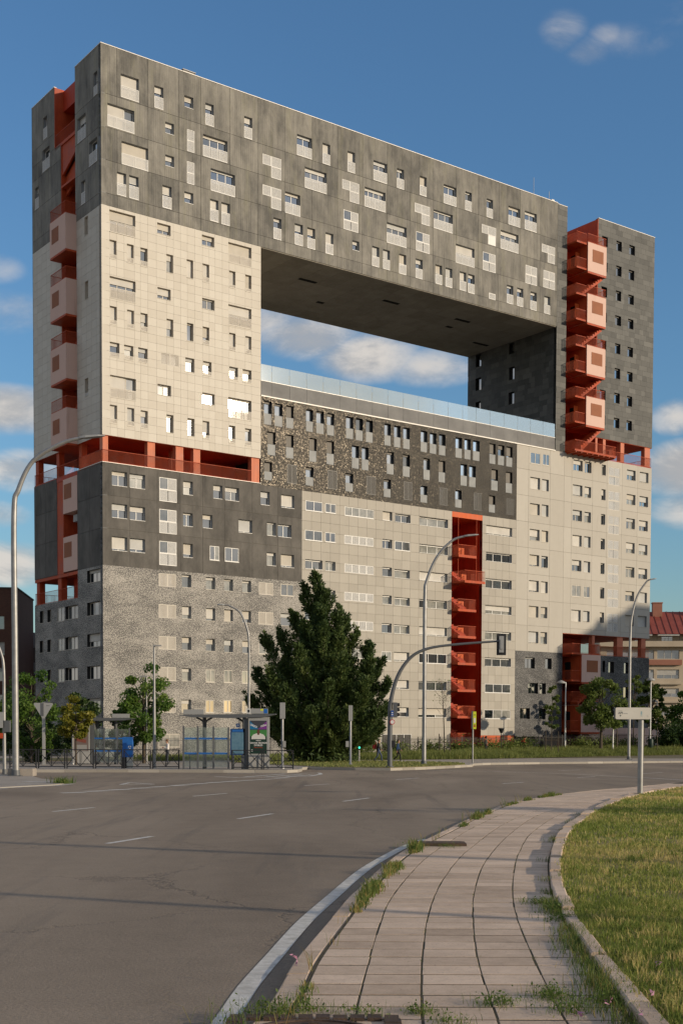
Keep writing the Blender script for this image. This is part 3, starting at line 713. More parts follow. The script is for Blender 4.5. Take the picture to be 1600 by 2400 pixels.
wr = random.Random(99)
def window(pl, wdw, fm, sm, lm, block):
    s0, s1, t0, t1, k, n, sh, rl = wdw
    W, Hh = s1 - s0, t1 - t0
    b = .065 if W > .9 else .05
    fr = MB()
    gl = wr.choice(['glass', 'glass', 'glass_mid', 'glass_curtain'])
    if block in ('A', 'AL'): gl = wr.choice(['glass', 'glass', 'glass', 'glass_mid'])
    if block in ('F', 'D', 'G'): gl = wr.choice(['glass', 'glass_mid', 'glass_curtain', 'glass_curtain'])
    if block in ('I', 'H', 'IL'): gl = 'glass'
    e = .004
    def glazing(a0, a1, c0, c1, fd, nn, name='window', split=None):
        """frame bars with panes behind them, front of the frame at depth fd"""
        fr.pbox(pl, a0 + e, a0 + b, c0 + e, c1 - e, fd, fd + .06)
        fr.pbox(pl, a1 - b, a1 - e, c0 + e, c1 - e, fd, fd + .06)
        fr.pbox(pl, a0 + b, a1 - b, c0 + e, c0 + b, fd + .002, fd + .06)
        fr.pbox(pl, a0 + b, a1 - b, c1 - b, c1 - e, fd + .002, fd + .06)
        lw = (a1 - a0) / nn
        pans = []
        for i in range(1, nn):
            fr.pbox(pl, a0 + lw * i - b * .55, a0 + lw * i + b * .55, c0 + b, c1 - b, fd + .004, fd + .06)
        for i in range(nn):
            pans.append((a0 + lw * i + .02, a0 + lw * (i + 1) - .02, c0 + .02, c1 - .02, fd + .035))
        return pans
    pans = []; extra = []
    if k in ('D', 'V'):
        fd = .30
        pans = glazing(s0, s1, t0, t1, fd, n)
        if block not in ('I', 'IL', 'H'):
            fr.pbox(pl, s0 + .006, s1 - .006, t0 + .003, t0 + .045, -.035, fd - .004)
        if sh > .02:
            sw = s1
            lo = t1 - e - sh * (Hh - .05)
            if sh == .62 or sh == .6 and n == 3:
                sw = s0 + W * .64; lo = t0 + .06
            q = MB(); q.pbox(pl, s0 + .02, sw - .02, lo, t1 - .01, fd - .045, fd - .01)
            extra.append(('roller_shutter', q, wr.choice([sm, sm, 'shutter_warm', 'shutter_cool']) if sm == 'shutter' else sm))
            if lo > t0 + .1:
                fr.pbox(pl, s0 + .02, sw - .02, lo - .035, lo - .002, fd - .05, fd - .006)
        elif k == 'D' and block in ('A', 'F', 'G', 'B'):
            fr.pbox(pl, s0 + .02, s1 - .02, t1 - .14, t1 - .02, fd - .07, fd - .004)
        if rl:
            rn = max(1, n); rw = W / rn
            top = t0 + rl * Hh
            for i in range(rn):
                q = MB(); q.pbox(pl, s0 + rw * i + .035, s0 + rw * (i + 1) - .035, t0 + .07, top - .03, .012, .022)
                extra.append(('railing_panel', q, lm))
            q = MB()
            q.pbox(pl, s0 + .004, s1 - .004, top - .03, top + .02, -.005, .04)
            q.pbox(pl, s0 + .004, s1 - .004, t0 + .046, t0 + .08, -.005, .04)
            for i in range(rn + 1):
                x = s0 + rw * i
                x = min(max(x, s0 + .024), s1 - .024)
                q.pbox(pl, x - .02, x + .02, t0 + .08, top - .03, -.003, .038)
            extra.append(('railing_frame', q, fm))
    elif k == 'F':
        pans = glazing(s0, s1, t0, t1, .02, n)
        fr.pbox(pl, s0 - .03, s1 + .03, t0 - .05, t0 - .003, -.04, -.002)
    elif k == 'L':
        lw = W / n
        for i in range(n):
            q = MB(); q.pbox(pl, s0 + lw * i + b, s0 + lw * (i + 1) - b, t0 + b, t1 - b, .02, .03)
            extra.append(('lattice_panel', q, lm))
            for (x0, x1, z0, z1) in ((0, b, 0, 1), (lw - b, lw, 0, 1)):
                fr.pbox(pl, s0 + lw * i + x0 + .003, s0 + lw * i + x1 - .003, t0 + e, t1 - e, .005, .05)
            fr.pbox(pl, s0 + lw * i + b, s0 + lw * (i + 1) - b, t0 + e, t0 + b, .007, .05)
            fr.pbox(pl, s0 + lw * i + b, s0 + lw * (i + 1) - b, t1 - b, t1 - e, .007, .05)
        if Hh > 1.6 * W:
            fr.pbox(pl, s0 + b, s1 - b, t0 + Hh / 2 - .04, t0 + Hh / 2 + .04, .009, .05)
        pans = [(s0 + .01, s1 - .01, t0 + .01, t1 - .01, .34)]
    elif k == 'J':
        tm = t0 + Hh * .53; sm_ = s0 + W * .45
        for (a0, a1, c0, c1, tag_) in ((s0, sm_, tm, t1, 0), (sm_, s1, tm, t1, 0), (sm_, s1, t0, tm, 1)):
            q = MB(); q.pbox(pl, a0 + .05, a1 - .05, c0 + .05, c1 - .05, .02, .03)
            extra.append(('lattice_panel', q, lm if wr.random() < .65 or not tag_ else 'whitepaint'))
            fr.pbox(pl, a0 + e, a0 + .05, c0 + e, c1 - e, .005, .05); fr.pbox(pl, a1 - .05, a1 - e, c0 + e, c1 - e, .005, .05)
            fr.pbox(pl, a0 + .05, a1 - .05, c0 + e, c0 + .05, .007, .05); fr.pbox(pl, a0 + .05, a1 - .05, c1 - .05, c1 - e, .007, .05)
        pans = [(s0 + .01, s1 - .01, tm + .01, t1 - .01, .34), (sm_ + .01, s1 - .01, t0 + .01, tm - .01, .34)]
    elif k == 'K':
        tm = t0 + Hh * .5
        pans = glazing(s0, s1, tm, t1, .02, n)
        opened = wr.random() < .5
        if block == 'G': opened = False
        lw = W / n
        for i in range(n):
            if not (opened and i == 0):
                q = MB(); q.pbox(pl, s0 + lw * i + .05, s0 + lw * (i + 1) - .05, tm + .06, t1 - .06, .008, .016)
                extra.append(('lattice_panel', q, lm))
            q = MB(); q.pbox(pl, s0 + lw * i + .03, s0 + lw * (i + 1) - .03, t0 + .06, tm - .03, .012, .022)
            extra.append(('lattice_panel', q, lm))
        fr.pbox(pl, s0 + e, s0 + .05, t0 + e, tm - .004, .005, .05); fr.pbox(pl, s1 - .05, s1 - e, t0 + e, tm - .004, .005, .05)
        fr.pbox(pl, s0 + .05, s1 - .05, t0 + e, t0 + .06, .007, .05); fr.pbox(pl, s0 + .05, s1 - .05, tm - .07, tm - .004, .007, .05)
        pans.append((s0 + .01, s1 - .01, t0 + .01, tm - .01, .34))
        gl = 'glass_mid'
    elif k == 'B':
        fd = .30
        pans = glazing(s0, s1, t0, t1, fd, 1)
        if sh > .02:
            q = MB(); q.pbox(pl, s0 + .02, s1 - .02, t1 - .01 - sh * (Hh - .05), t1 - .01, fd - .05, fd - .01)
            extra.append(('roller_shutter', q, 'shutter_grey'))
        q = MB(); q.pbox(pl, s0 + .02, s1 - .02, t0 + .02, t0 + Hh * .47, .02, .034)
        extra.append(('railing_panel', q, 'frost'))
        gl = 'glass_mirror' if wr.random() < .75 else 'glass_mid'
    elif k == 'X':
        lw = W / n
        for i in range(n):
            q = MB(); q.pbox(pl, s0 + lw * i + .04, s0 + lw * (i + 1) - .04, t0 + .05, t1 - .05, .02, .03)
            extra.append(('grille_panel', q, 'lattice_dark'))
        for i in range(n + 1):
            x = min(max(s0 + lw * i, s0 + .03), s1 - .03)
            fr.pbox(pl, x - .026, x + .026, t0 + e, t1 - e, .005, .05)
        fr.pbox(pl, s0 + e, s1 - e, t0 + e, t0 + .05, .007, .052); fr.pbox(pl, s0 + e, s1 - e, t1 - .05, t1 - e, .007, .052)
        pans = [(s0 + .01, s1 - .01, t0 + .01, t1 - .01, .34)]
        gl = 'glass'
    wo = fr.build('window', M[fm], bld)
    if block == 'B' and abs((s0 + s1) / 2 - 11.1) < .5 and abs((t0 + t1) / 2 - 33.2) < .7 : gl = 'glass_mirror'
    if len(pans) > 1 and gl == 'glass_curtain' and wr.random() < .5:
        gls = [wr.choice(['glass', 'glass_curtain']) for _ in pans]
    else: gls = [gl] * len(pans)
    for (a0, a1, c0, c1, dd), g_ in zip(pans, gls):
        q = MB(); q.pbox(pl, a0, a1, c0, c1, dd, dd + .012)
        q.build('pane', M[g_], wo)
    for nm, q, mk in extra:
        q.build(nm, M[mk], wo)
    return wo

def frange(a, b, st):
    n = max(1, round((b - a) / st)); return [a + (b - a) * i / n for i in range(n + 1)]

W_ = {k: list(v) for k, v in WINDOWS.items()}
# rows of the grey stone block that the conifer hides continue the ones above it
for z0 in (12.9, 9.95, 7.0):
    W_['F'] += [(22.35, 24.5, z0 - .05, z0 + 1.15, 'D', 2, .2, 0), (24.9, 26.2, z0 - .05, z0 + 1.15, 'D', 2, 0, 0)]
W_['IL'] = [(a, b, c, min(d, 48.7), k, n, s, r) for (a, b, c, d, k, n, s, r) in W_['IL']]
F0, L0 = front(0.), left(0.)
# ---- upper concrete block (bridge)
XA = [0., 1.6, 4.72, 7.94, 10.3, 13.51, 16.7, 19.88, 23.12, 26.31, 29.49, 32.73, 35.9, 39.07, 42.36, 45.6, 48.72, 52.01, 55.25, 58.05]
ZA = [48.86, 49.95, 52.88, 55.78, 58.72, 63.0]
facade('upper_block_wall', F0, (0, 58.05, 48.86, 63.0), W_['A'], M['concrete'], M['joint'], M['reveal_grey'], (XA, ZA), .03, 400, 'concrete_panel', .8, 3)
for (a, b, c, d) in ((0.003, 5.4, 48.86, 62.99), (9.97, DEPTH, 57.25, 62.99), (8.6, DEPTH, 48.86, 57.25)):
    ws = [x for x in W_['AL'] if x[1] > a and x[0] < b and x[3] > c and x[2] < d]
    facade('upper_block_end_wall', L0, (a, b, c, d), ws, M['concrete'], M['joint'], M['reveal_grey'], (frange(a, b, 2.7), [z for z in ZA if c < z < d] and [c] + [z for z in ZA if c + .3 < z < d - .3] + [d]), .03, 60, 'concrete_panel', .6, 5)
# ---- cream stone block
XB = [0, .81, 1.5, 2.25, 3.3, 3.9, 4.66, 5.55, 6.61, 7.34, 8.1, 8.82, 9.62, 10.46, 11.19, 11.84, 12.64, 13.41, 14.1, 15.23, 15.95, 17.04]
ZB = [48.855 - .7592 * i for i in range(28)][::-1]
facade('cream_stone_wall', F0, (0, 17.04, 28.36, 48.855), W_['B'], M['white_stone'], M['joint_cream'], M['reveal_cream'], (XB, [28.36] + ZB[1:]), .014, 300, 'stone_tile', .5, 8)
for (a, b) in ((0.003, 5.2), (8.6, DEPTH)):
    ws = [x for x in W_['BL'] if a < x[0] < b]
    facade('cream_stone_end_wall', L0, (a, b, 28.36, 48.855), ws, M['white_stone'], M['joint_cream'], M['reveal_cream'], (frange(a, b, 1.1), [28.36] + ZB[1:]), .014, 0, 'stone_tile', .5, 9)
# ---- dark concrete block
XC = [0, 2.75, 5.57, 8.01, 10.46, 12.95, 16.06, 19.08, 21.97]
facade('dark_concrete_wall', F0, (0, 21.97, 16.62, 25.88), W_['C'], M['concrete_low'], M['joint_pale'], M['reveal_grey'], (XC, [16.62, 19.98, 22.96, 25.88]), .022, 60, 'concrete_panel', .5, 12)
for (a, b) in ((0.003, 5.3), (9.95, DEPTH)):
    facade('dark_concrete_end_wall', L0, (a, b, 16.62, 25.88), [], M['concrete_low'], M['joint'], M['reveal_grey'], (frange(a, b, 2.7), [16.62, 19.98, 22.96, 25.88]), .03, 20, 'concrete_panel', .5, 13)
# ---- speckled base
facade('speckled_base_wall', F0, (0, 21.97, GB, 16.62), W_['D'], M['speckle'], M['joint'], M['reveal_grey'])
facade('speckled_base_end_wall', L0, (0.003, 5.3, GB, 16.62), [x for x in W_['DL'] if x[1] < 5.3], M['speckle'], M['joint'], M['reveal_black'])
facade('speckled_base_end_wall', L0, (5.3, DEPTH, GB, 14.05), [x for x in W_['DL'] if x[0] > 5.2], M['speckle'], M['joint'], M['reveal_black'])
# ---- black glitter block below the terrace
facade('glitter_chip_wall', F0, (17.04, 51.83, 25.79, 34.42), W_['E'], M['glitter'], M['joint'], M['reveal_black'])
# ---- grey stone block
SL0, SL1 = 42.06, 46.59
for (a, b, top, seed) in ((21.97, SL0, 25.79, 21), (SL1, 51.83, 25.79, 22)):
    ws = [x for x in W_['F'] if x[0] > a - .3 and x[1] < b + .3]
    facade('grey_stone_wall', F0, (a, b, GB if a < 30 else 1.1, top), ws, M['grey_stone'], M['joint_pale'], M['reveal_grey'], (frange(a, b, 1.16), [25.79 - .9915 * i for i in range(28)][::-1] if a < 30 else [1.1] + [25.79 - .9915 * i for i in range(25)][::-1]), .02, 0, 'stone_tile', .5, seed)
# ---- pale concrete tower foot and its panels
XG = [51.83, 53.73, 57.25, 60.86, 64.45, 66.99, 69.71, 72.55, 75.15]
ZG = [10.87, 13.86, 16.83, 19.8, 22.81, 25.77, 28.76, 31.74, 34.5]
wl = [x for x in W_['G'] if x[1] < 59.5]; wrr = [x for x in W_['G'] if x[0] > 59.5]
facade('pale_concrete_wall', F0, (51.83, 59.58, 10.87, 34.5), wl, M['light_concrete'], M['joint_pale'], M['reveal_grey'], ([51.83, 53.73, 57.25, 59.58], ZG), .025, 80, 'concrete_panel', .4, 31)
facade('pale_concrete_wall', F0, (59.58, 75.15, 13.25, 34.5), wrr, M['light_concrete'], M['joint_pale'], M['reveal_grey'], ([59.58] + XG[3:], [13.25] + ZG[1:]), .025, 80, 'concrete_panel', .4, 32)
# ---- dark speckled foot on the right
facade('dark_speckled_wall', F0, (51.83, 59.58, GB + 1.95, 10.87), [x for x in W_['H'] if x[1] < 59.5], M['speckle_dark'], M['joint'], M['reveal_black'])
facade('dark_speckled_wall', F0, (65.0, 75.15, GB, 10.82), [x for x in W_['H'] if x[0] > 65], M['speckle_dark'], M['joint'], M['reveal_black'])
# ---- slate tower
zs_s = frange(34.5, 63.0, .62)
facade('slate_strip_wall', F0, (58.05, 59.65, 34.5, 62.9), [], M['slate'], M['joint'], M['reveal_black'], ([58.05, 59.65], zs_s), .012, 0, 'slate_tile', .7, 41, True)
facade('slate_tower_wall', F0, (64.95, 75.15, 37.0, 62.9), W_['I'], M['slate'], M['joint'], M['reveal_black'], ([64.95, 75.15], frange(37.0, 62.9, .62)), .012, 0, 'slate_tile', .7, 42, True)
facade('slate_opening_wall', left(58.05), (.04, DEPTH, 34.5, 48.855), W_['IL'], M['slate'], M['joint'], M['reveal_black'], ([.04, DEPTH], frange(34.5, 48.855, .62)), .012, 0, 'slate_tile', .7, 43, True)

for blk, fm, sm, lm in (('A', 'frame_white', 'shutter', 'lattice'), ('B', 'frame_cream', 'shutter', 'lattice_cream'), ('C', 'frame_white', 'shutter', 'lattice'), ('D', 'frame_cream', 'shutter', 'lattice_cream'),
                        ('E', 'frame_black', 'shutter_grey', 'lattice_dark'), ('F', 'frame_white', 'shutter', 'lattice'), ('G', 'frame_cream', 'shutter', 'lattice'), ('H', 'frame_black', 'shutter', 'lattice_dark'), ('I', 'frame_black', 'shutter_grey', 'lattice')):
    for x in W_[blk]: window(F0, x, fm, sm, lm, blk)
for blk, fm in (('AL', 'frame_white'), ('BL', 'frame_cream'), ('DL', 'frame_cream')):
    for x in W_[blk]: window(L0, x, fm, 'shutter', 'lattice', blk)
for x in W_['IL']: window(left(58.05), x, 'frame_black', 'shutter_grey', 'lattice', 'IL')

# ---- boxes added behind the walls to block light (set back behind the window reveals)
c = MB(); I_ = REV + .06
def core(u0, u1, v0, v1, z0, z1): c.box(u0, u1, v0, v1, z0, z1)
core(2.4, 58.0, I_, DEPTH - .1, 48.95, 62.6); core(I_, 2.4, I_, 5.3, 48.95, 62.6); core(I_, 2.4, 10.05, DEPTH - .1, 48.95, 62.6); core(I_, 2.4, 8.7, 10.05, 48.95, 57.2)
core(2.4, 16.9, I_, DEPTH - .1, 28.75, 48.95); core(I_, 2.4, I_, 5.1, 28.75, 48.95); core(I_, 2.4, 8.7, DEPTH - .1, 28.75, 48.95)
core(2.4, 51.6, 5.3, DEPTH - .1, 16.95, 25.5); core(I_, 41.9, I_, 5.3, 16.95, 25.5); core(I_, 2.4, 10.05, DEPTH - .1, 16.95, 25.5); core(46.75, 51.6, I_, 5.3, 16.95, 25.5)
core(17.2, 57.9, I_, DEPTH - .1, 25.5, 34.3)
core(8.0, 75.0, 5.3, DEPTH - .1, GB, 10.5); core(8.0, 58, 5.3, DEPTH - .1, 10.5, 16.95); core(I_, 41.9, I_, 5.3, GB, 16.0); core(I_, 8.0, 5.3, DEPTH - .1, GB, 13.8); core(46.75, 59.4, I_, 5.3, GB, 16.95)
core(65.2, 75.0, I_, 5.3, GB, 10.5)
core(57.0, 75.0, I_, DEPTH - .1, 13.6, 34.3); core(51.6, 59.3, I_, 5.3, 13.6, 34.3)
core(65.1, 75.0, I_, DEPTH - .1, 37.35, 62.6); core(58.5, 59.55, .1, DEPTH - .1, 34.3, 62.6); core(59.55, 65.1, 6.1, DEPTH - .1, 34.3, 62.6)
c.build('light_block_core', M['core'], bld)
# the rear and far end walls, plain render
q = MB()
q.box(0, 17.04, DEPTH - .09, DEPTH, 28.36, 63); q.box(17.04, 75.15, DEPTH - .09, DEPTH, 48.86, 63); q.box(58.1, 75.15, DEPTH - .09, DEPTH, 37, 48.86)
q.box(8, 75.15, DEPTH - .09, DEPTH, GB, 10.8); q.box(8, 75.15, DEPTH - .09, DEPTH, 13.3, 34.5); q.box(0, 8, DEPTH - .09, DEPTH, GB, 14.05); q.box(0, 8, DEPTH - .09, DEPTH, 16.62, 25.88)
q.build('rear_wall', M['concrete'], bld)
q = MB(); q.box(16.95, 17.04, .05, DEPTH, 34.5, 48.85); q.build('cream_return_wall', M['white_stone'], bld)
q = MB(); q.box(75.06, 75.15, .05, DEPTH - .1, 37.0, 62.9); q.build('slate_far_end_wall', M['slate'], bld)
q = MB(); q.box(75.06, 75.15, .05, DEPTH - .1, 13.25, 34.5); q.build('pale_far_end_wall', M['light_concrete'], bld)
q = MB(); q.box(75.06, 75.15, .05, DEPTH - .1, GB, 10.82); q.build('speckled_far_end_wall', M['speckle_dark'], bld)
# ---- soffit of the bridge, panelled, with slots
rg = random.Random(4)
xs = frange(17.08, 58.0, 2.05); ys = frange(.05, DEPTH - .02, 2.55)
back = MB(); back.box(0.05, 58.0, .05, DEPTH - .02, 48.83, 48.95); sof = back.build('bridge_soffit', M['joint_pale'], bld)
for i in range(len(xs) - 1):
    for j in range(len(ys) - 1):
        q = MB(); q.box(xs[i] + .012, xs[i + 1] - .012, ys[j] + .012, ys[j + 1] - .012, 48.79, 48.828, 0, rg.random())
        q.build('soffit_panel', M['soffit'], sof)
for (u, v, l, wd) in ((24.9, 4.6, 2.2, .5), (20.2, 9.0, .9, .5), (36.1, 4.6, 2.2, .5), (30.6, 9.4, .9, .5), (46.6, 4.6, 2.2, .5), (47.6, 7.3, .9, .5), (54.3, 10.0, 2.4, .5)):
    q = MB(); q.box(u, u + l, v, v + wd, 48.765, 48.787); q.build('soffit_slot', M['dark'], sof)
# ---- roofs and copings
q = MB(); q.box(.15, 57.9, .15, 5.35, 62.6, 62.8); q.box(2.4, 57.9, 5.35, DEPTH - .1, 62.6, 62.8); q.box(.15, 2.4, 10.05, DEPTH - .1, 62.6, 62.8); q.box(59.65, 75, 6.1, DEPTH - .1, 62.6, 62.8); q.box(65, 75, .15, 6.1, 62.6, 62.8)
q.build('roof', M['joint_pale'], bld)
q = MB(); q.box(-.03, 58.05, -.04, .3, 63.004, 63.07); q.box(64.95, 75.18, -.04, .3, 62.904, 62.97); q.box(58.056, 59.66, -.03, .28, 62.904, 62.965)
q.box(-.03, .25, .31, 5.4, 63.004, 63.06); q.box(-.03, .25, 9.97, DEPTH, 63.004, 63.06); q.build('roof_coping', M['coping'], bld)
q = MB(); q.box(9.0, 10.2, 1.0, 1.8, 62.8, 63.75); q.box(8.9, 10.3, .9, 1.9, 63.75, 63.83); q.build('roof_vent', M['zinc'], bld)
q = MB(); q.box(3.2, 7.4, 11.0, 14.2, 62.8, 64.6); q.build('roof_plant_louvre', M['vent'], bld)
q = MB(); q.tube([(57.2, .6, 62.8), (57.2, .6, 64.3)], .03, 6); q.box(57.6, 58.0, .5, .9, 62.8, 63.5); q.tube([(54.6, .5, 62.8), (54.6, .5, 65.2)], .025, 6); q.build('antenna', M['steel'], bld)

# ---- terrace in the opening
q = MB(); q.box(17.04, 58.04, .16, DEPTH - .1, 34.3, 34.95); q.build('terrace_deck', M['soffit'], bld)
q = MB(); q.box(17.045, 58.0, -.09, .35, 34.425, 34.54); q.build('terrace_ledge', M['coping'], bld)
def m_corr(t, bs, co):
    xx, zz = xpy(t, co)
    t.link(t.bump(t.math('SINE', t.math('MULTIPLY', xx, 2 * math.pi / .11)), .6, .03), bs.inputs['Normal'])
    t.link(t.mix(t.mapr(t.noise(co, .6, 4), .3, .7), (.17, .165, .16), (.235, .23, .22)), bs.inputs['Base Color'])
M['corr'] = mat('corrugated_grey_sheet', rough=.45, metal=.1, fn=m_corr)
PX = [17.06, 18.36, 20.47, 22.55, 24.62, 26.72, 28.83, 30.91, 33.0, 35.1, 37.2, 39.32, 41.42, 43.55, 45.55, 47.65, 49.8, 51.95, 54.0, 56.0, 57.98]
for i in range(len(PX) - 1):
    q = MB(); q.box(PX[i] + .012, PX[i + 1] - .012, .02, .08, 34.545, 35.95); q.build('parapet_panel', M['corr'], bld)
q = MB(); q.box(17.05, 58.0, .0, .16, 35.955, 36.01); q.build('parapet_cap', M['steel'], bld)
for i in range(len(PX) - 1):
    q = MB(); q.box(PX[i] + .02, PX[i + 1] - .02, .05, .07, 36.02, 37.58); q.build('glass_balustrade_panel', M['balglass'], bld)
for x in PX[1:]:
    q = MB(); q.box(x - .025, x + .025, .075, .12, 36.01, 37.0); q.build('balustrade_post', M['zinc'], bld)

# ---- balustrade of thin upright bars
def balustrade(pts, h=1.1, pitch=.11, mt='red', posts=True, parent=None):
    q = MB(); bars = MB()
    for i in range(len(pts) - 1):
        p, r = Vector(pts[i]), Vector(pts[i + 1])
        q.beam(p + Vector((0, 0, h - .02)), r + Vector((0, 0, h - .02)), .045, .04)
        q.beam(p + Vector((0, 0, .05)), r + Vector((0, 0, .05)), .04, .05)
        L = (r - p).length; n = max(2, round(L / pitch))
        for k in range(n + 1):
            a = p.lerp(r, k / n)
            bars.beam(a + Vector((0, 0, .075)), a + Vector((0, 0, h - .042)), .017)
    o = q.build('balustrade', M[mt], parent or bld)
    bars.build('balusters', M[mt], o, kind='stuff')
    return o
def slab(u0, u1, v0, v1, z0, z1, name='landing_slab', mt='red'):
    q = MB(); q.box(u0, u1, v0, v1, z0, z1); return q.build(name, M[mt], bld)
def flight(p, r, wid, th=.22, mt='red'):
    """inclined stair flight from p to r, with steps on top"""
    q = MB(); p = Vector(p); r = Vector(r)
    q.beam(p, r, wid, th)
    n = 9
    for k in range(n):
        a = p.lerp(r, (k + .5) / n)
        dx = abs(r.x - p.x) / n / 2 + .01; dy = abs(r.y - p.y) / n / 2
        if abs(r.x - p.x) > abs(r.y - p.y): q.box(a.x - dx, a.x + dx, a.y - wid / 2 + .02, a.y + wid / 2 - .02, a.z, a.z + .22)
        else: q.box(a.x - wid / 2 + .02, a.x + wid / 2 - .02, a.y - dy - .01, a.y + dy + .01, a.z, a.z + .22)
    return q.build('stair_flight', M[mt], bld)

# ---- red gallery between the cream block and the dark concrete block
ZG0, ZG1 = 25.9, 28.34
slab(.02, 17.0, .04, DEPTH - .02, ZG1, ZG1 + .35, 'gallery_ceiling', 'red')
slab(.02, 16.98, .05, DEPTH - .02, 25.5, ZG0, 'gallery_floor', 'red_deep')
slab(5.5, 17.0, 4.6, 12.0, ZG0 + .003, ZG1 - .003, 'gallery_core_wall', 'red_deep')
q = MB(); q.box(-.02, 17.03, -.06, .12, ZG0 + .002, ZG0 + .05); q.box(-.06, .1, .13, 5.2, ZG0 + .002, ZG0 + .05); q.build('gallery_ledge', M['coping'], bld)
for (u0, u1) in ((.11, .64), (4.66, 5.43), (7.63, 8.43), (9.53, 10.27), (16.04, 16.97)):
    slab(u0, u1, .14, .75, ZG0 + .05, ZG1 - .002, 'gallery_post', 'salmon')
slab(8.3, 8.9, 2.2, 2.8, ZG0 + .05, ZG1 - .002, 'gallery_post', 'salmon')
for (v0, v1, u0) in ((4.55, 5.15, .12), (9.6, 10.2, .12), (14.5, 15.2, .12), (14.5, 15.2, 6.0)):
    slab(u0, u0 + .55, v0, v1, ZG0 + .002, ZG1 - .002, 'gallery_post', 'red')
balustrade([(.05, 5.1, ZG0 + .05), (.05, .08, ZG0 + .05), (16.0, .08, ZG0 + .05)], 1.12)
q = MB(); q.box(.06, .075, .15, 5.0, ZG0 + .1, ZG0 + 1.1); q.build('perforated_screen', mat('orange_sheet', rough=.55, fn=m_lattice((.72, .16, .06), .06, .5)), bld)
balustrade([(.05, 5.4, ZG0), (.05, DEPTH - .05, ZG0)], 1.12, .14)
balustrade([(.1, DEPTH - .12, ZG0), (8, DEPTH - .12, ZG0)], 1.12, .14)

# ---- red stair slot on the end wall
q = MB(); q.box(2.2, 2.35, 5.3, 10.0, 16.6, 25.5); q.box(2.2, 2.35, 5.1, 8.7, 28.7, 48.9); q.box(2.2, 2.35, 5.3, 10.0, 48.9, 60.9); q.box(.9, 2.35, 5.42, 9.95, 60.9, 62.8)
q.build('stair_slot_back_wall', M['red_deep'], bld)
q = MB(); q.box(.0, 2.3, 9.88, 9.965, 57.3, 62.95); q.box(0.04, 2.3, 8.5, 8.59, 28.7, 57.2); q.build('stair_slot_side_wall', M['red'], bld)
slab(.05, 2.2, 8.54, 9.94, 16.62, 25.6, 'stair_slot_column', 'red')
slab(.0, 2.2, 5.42, 9.85, 57.0, 57.25)
balustrade([(.05, 8.65, 57.25), (.05, 9.8, 57.25)], 1.15); balustrade([(.05, 5.45, 57.25), (.05, 8.6, 57.25)], 1.15)
q = MB(); PP = [(5.42, 57.0), (8.55, 57.0), (8.55, 54.2), (5.42, 55.6)]
q.poly([(.12, a, b) for a, b in PP]); q.poly([(.3, a, b) for a, b in PP][::-1]); q.quad((.12, 8.55, 54.2), (.3, 8.55, 54.2), (.3, 5.42, 55.6), (.12, 5.42, 55.6)); q.build('stair_parapet', M['red'], bld)
q = MB(); PP = [(5.42, 55.55), (8.5, 54.15), (8.5, 52.4), (5.42, 53.6)]
q.poly([(.5, a, b) for a, b in PP]); q.poly([(.7, a, b) for a, b in PP][::-1]); q.quad((.5, 8.5, 52.4), (.7, 8.5, 52.4), (.7, 5.42, 53.6), (.5, 5.42, 53.6)); q.build('stair_parapet', M['red'], bld)
slab(.0, 2.2, 5.42, 8.55, 53.0, 53.2)
for i in range(4):
    zb = 46.06 - 5.95 * i
    q = MB(); q.box(-1.1, 1.2, 5.2, 8.68, zb + .18, zb + 3.44); bx = q.build('stair_box', M['pink'], bld)
    q = MB(); q.box(-1.09, 1.19, 5.21, 8.67, zb, zb + .178); q.build('stair_box_soffit', M['red'], bx)
    q = MB(); q.box(-1.125, -1.101, 6.75, 8.25, zb + 1.35, zb + 2.7); q.build('vent_louvre', M['vent'], bx)
    if i == 3: balustrade([(0, 5.22, zb + 3.44), (-1.06, 5.24, zb + 3.44), (-1.06, 8.64, zb + 3.44)], 1.12)
    else: balustrade([(0, 5.22, zb + 3.44), (-1.06, 5.24, zb + 3.44), (-1.06, 8.64, zb + 3.44), (.0, 8.66, zb + 3.44)], 1.12)
    flight((1.5, 8.2, zb + 3.5), (1.5, 5.6, zb + 6.0), 1.1)
balustrade([(0, 5.22, 51.9), (-.3, 5.24, 51.9), (-.3, 8.6, 51.9)], .01) if False else None
for (z0, z1) in ((22.3, 25.55), (16.75, 20.05)):
    q = MB(); q.box(.01, 2.0, 5.38, 8.52, z0, z1); bx = q.build('stair_box', M['pink'], bld)
    q = MB(); q.box(-.015, .009, 6.65, 8.3, z0 + 1.35, z0 + 2.75); q.build('vent_louvre', M['vent'], bx)
q = MB(); q.box(.5, 1.2, 6.4, 7.3, 21.45, 22.1); q.tube([(.48, 6.85, 21.78), (.5, 6.85, 21.78)], .26, 14); q.build('air_conditioner', M['greyplastic'], bld)
# ---- lower red gallery on the end wall
slab(.02, 8, 5.32, DEPTH - .02, 16.3, 16.6, 'gallery_ceiling', 'red'); slab(.02, 8, 5.32, DEPTH - .02, 13.9, 14.06, 'gallery_floor', 'red_deep')
for (v0, v1, u0) in ((14.5, 15.2, .15), (9.3, 10.1, .15), (14.5, 15.2, 5.4)):
    slab(u0, u0 + .6, v0, v1, 14.07, 16.29, 'gallery_post', 'red')
slab(1.4, 7.5, 6.6, 9.2, 14.07, 16.29, 'gallery_core_wall', 'red_deep')
balustrade([(.05, 5.35, 14.06), (.05, DEPTH - .05, 14.06)], 1.15, .14); balustrade([(.1, DEPTH - .12, 14.06), (7.9, DEPTH - .12, 14.06)], 1.15, .14)

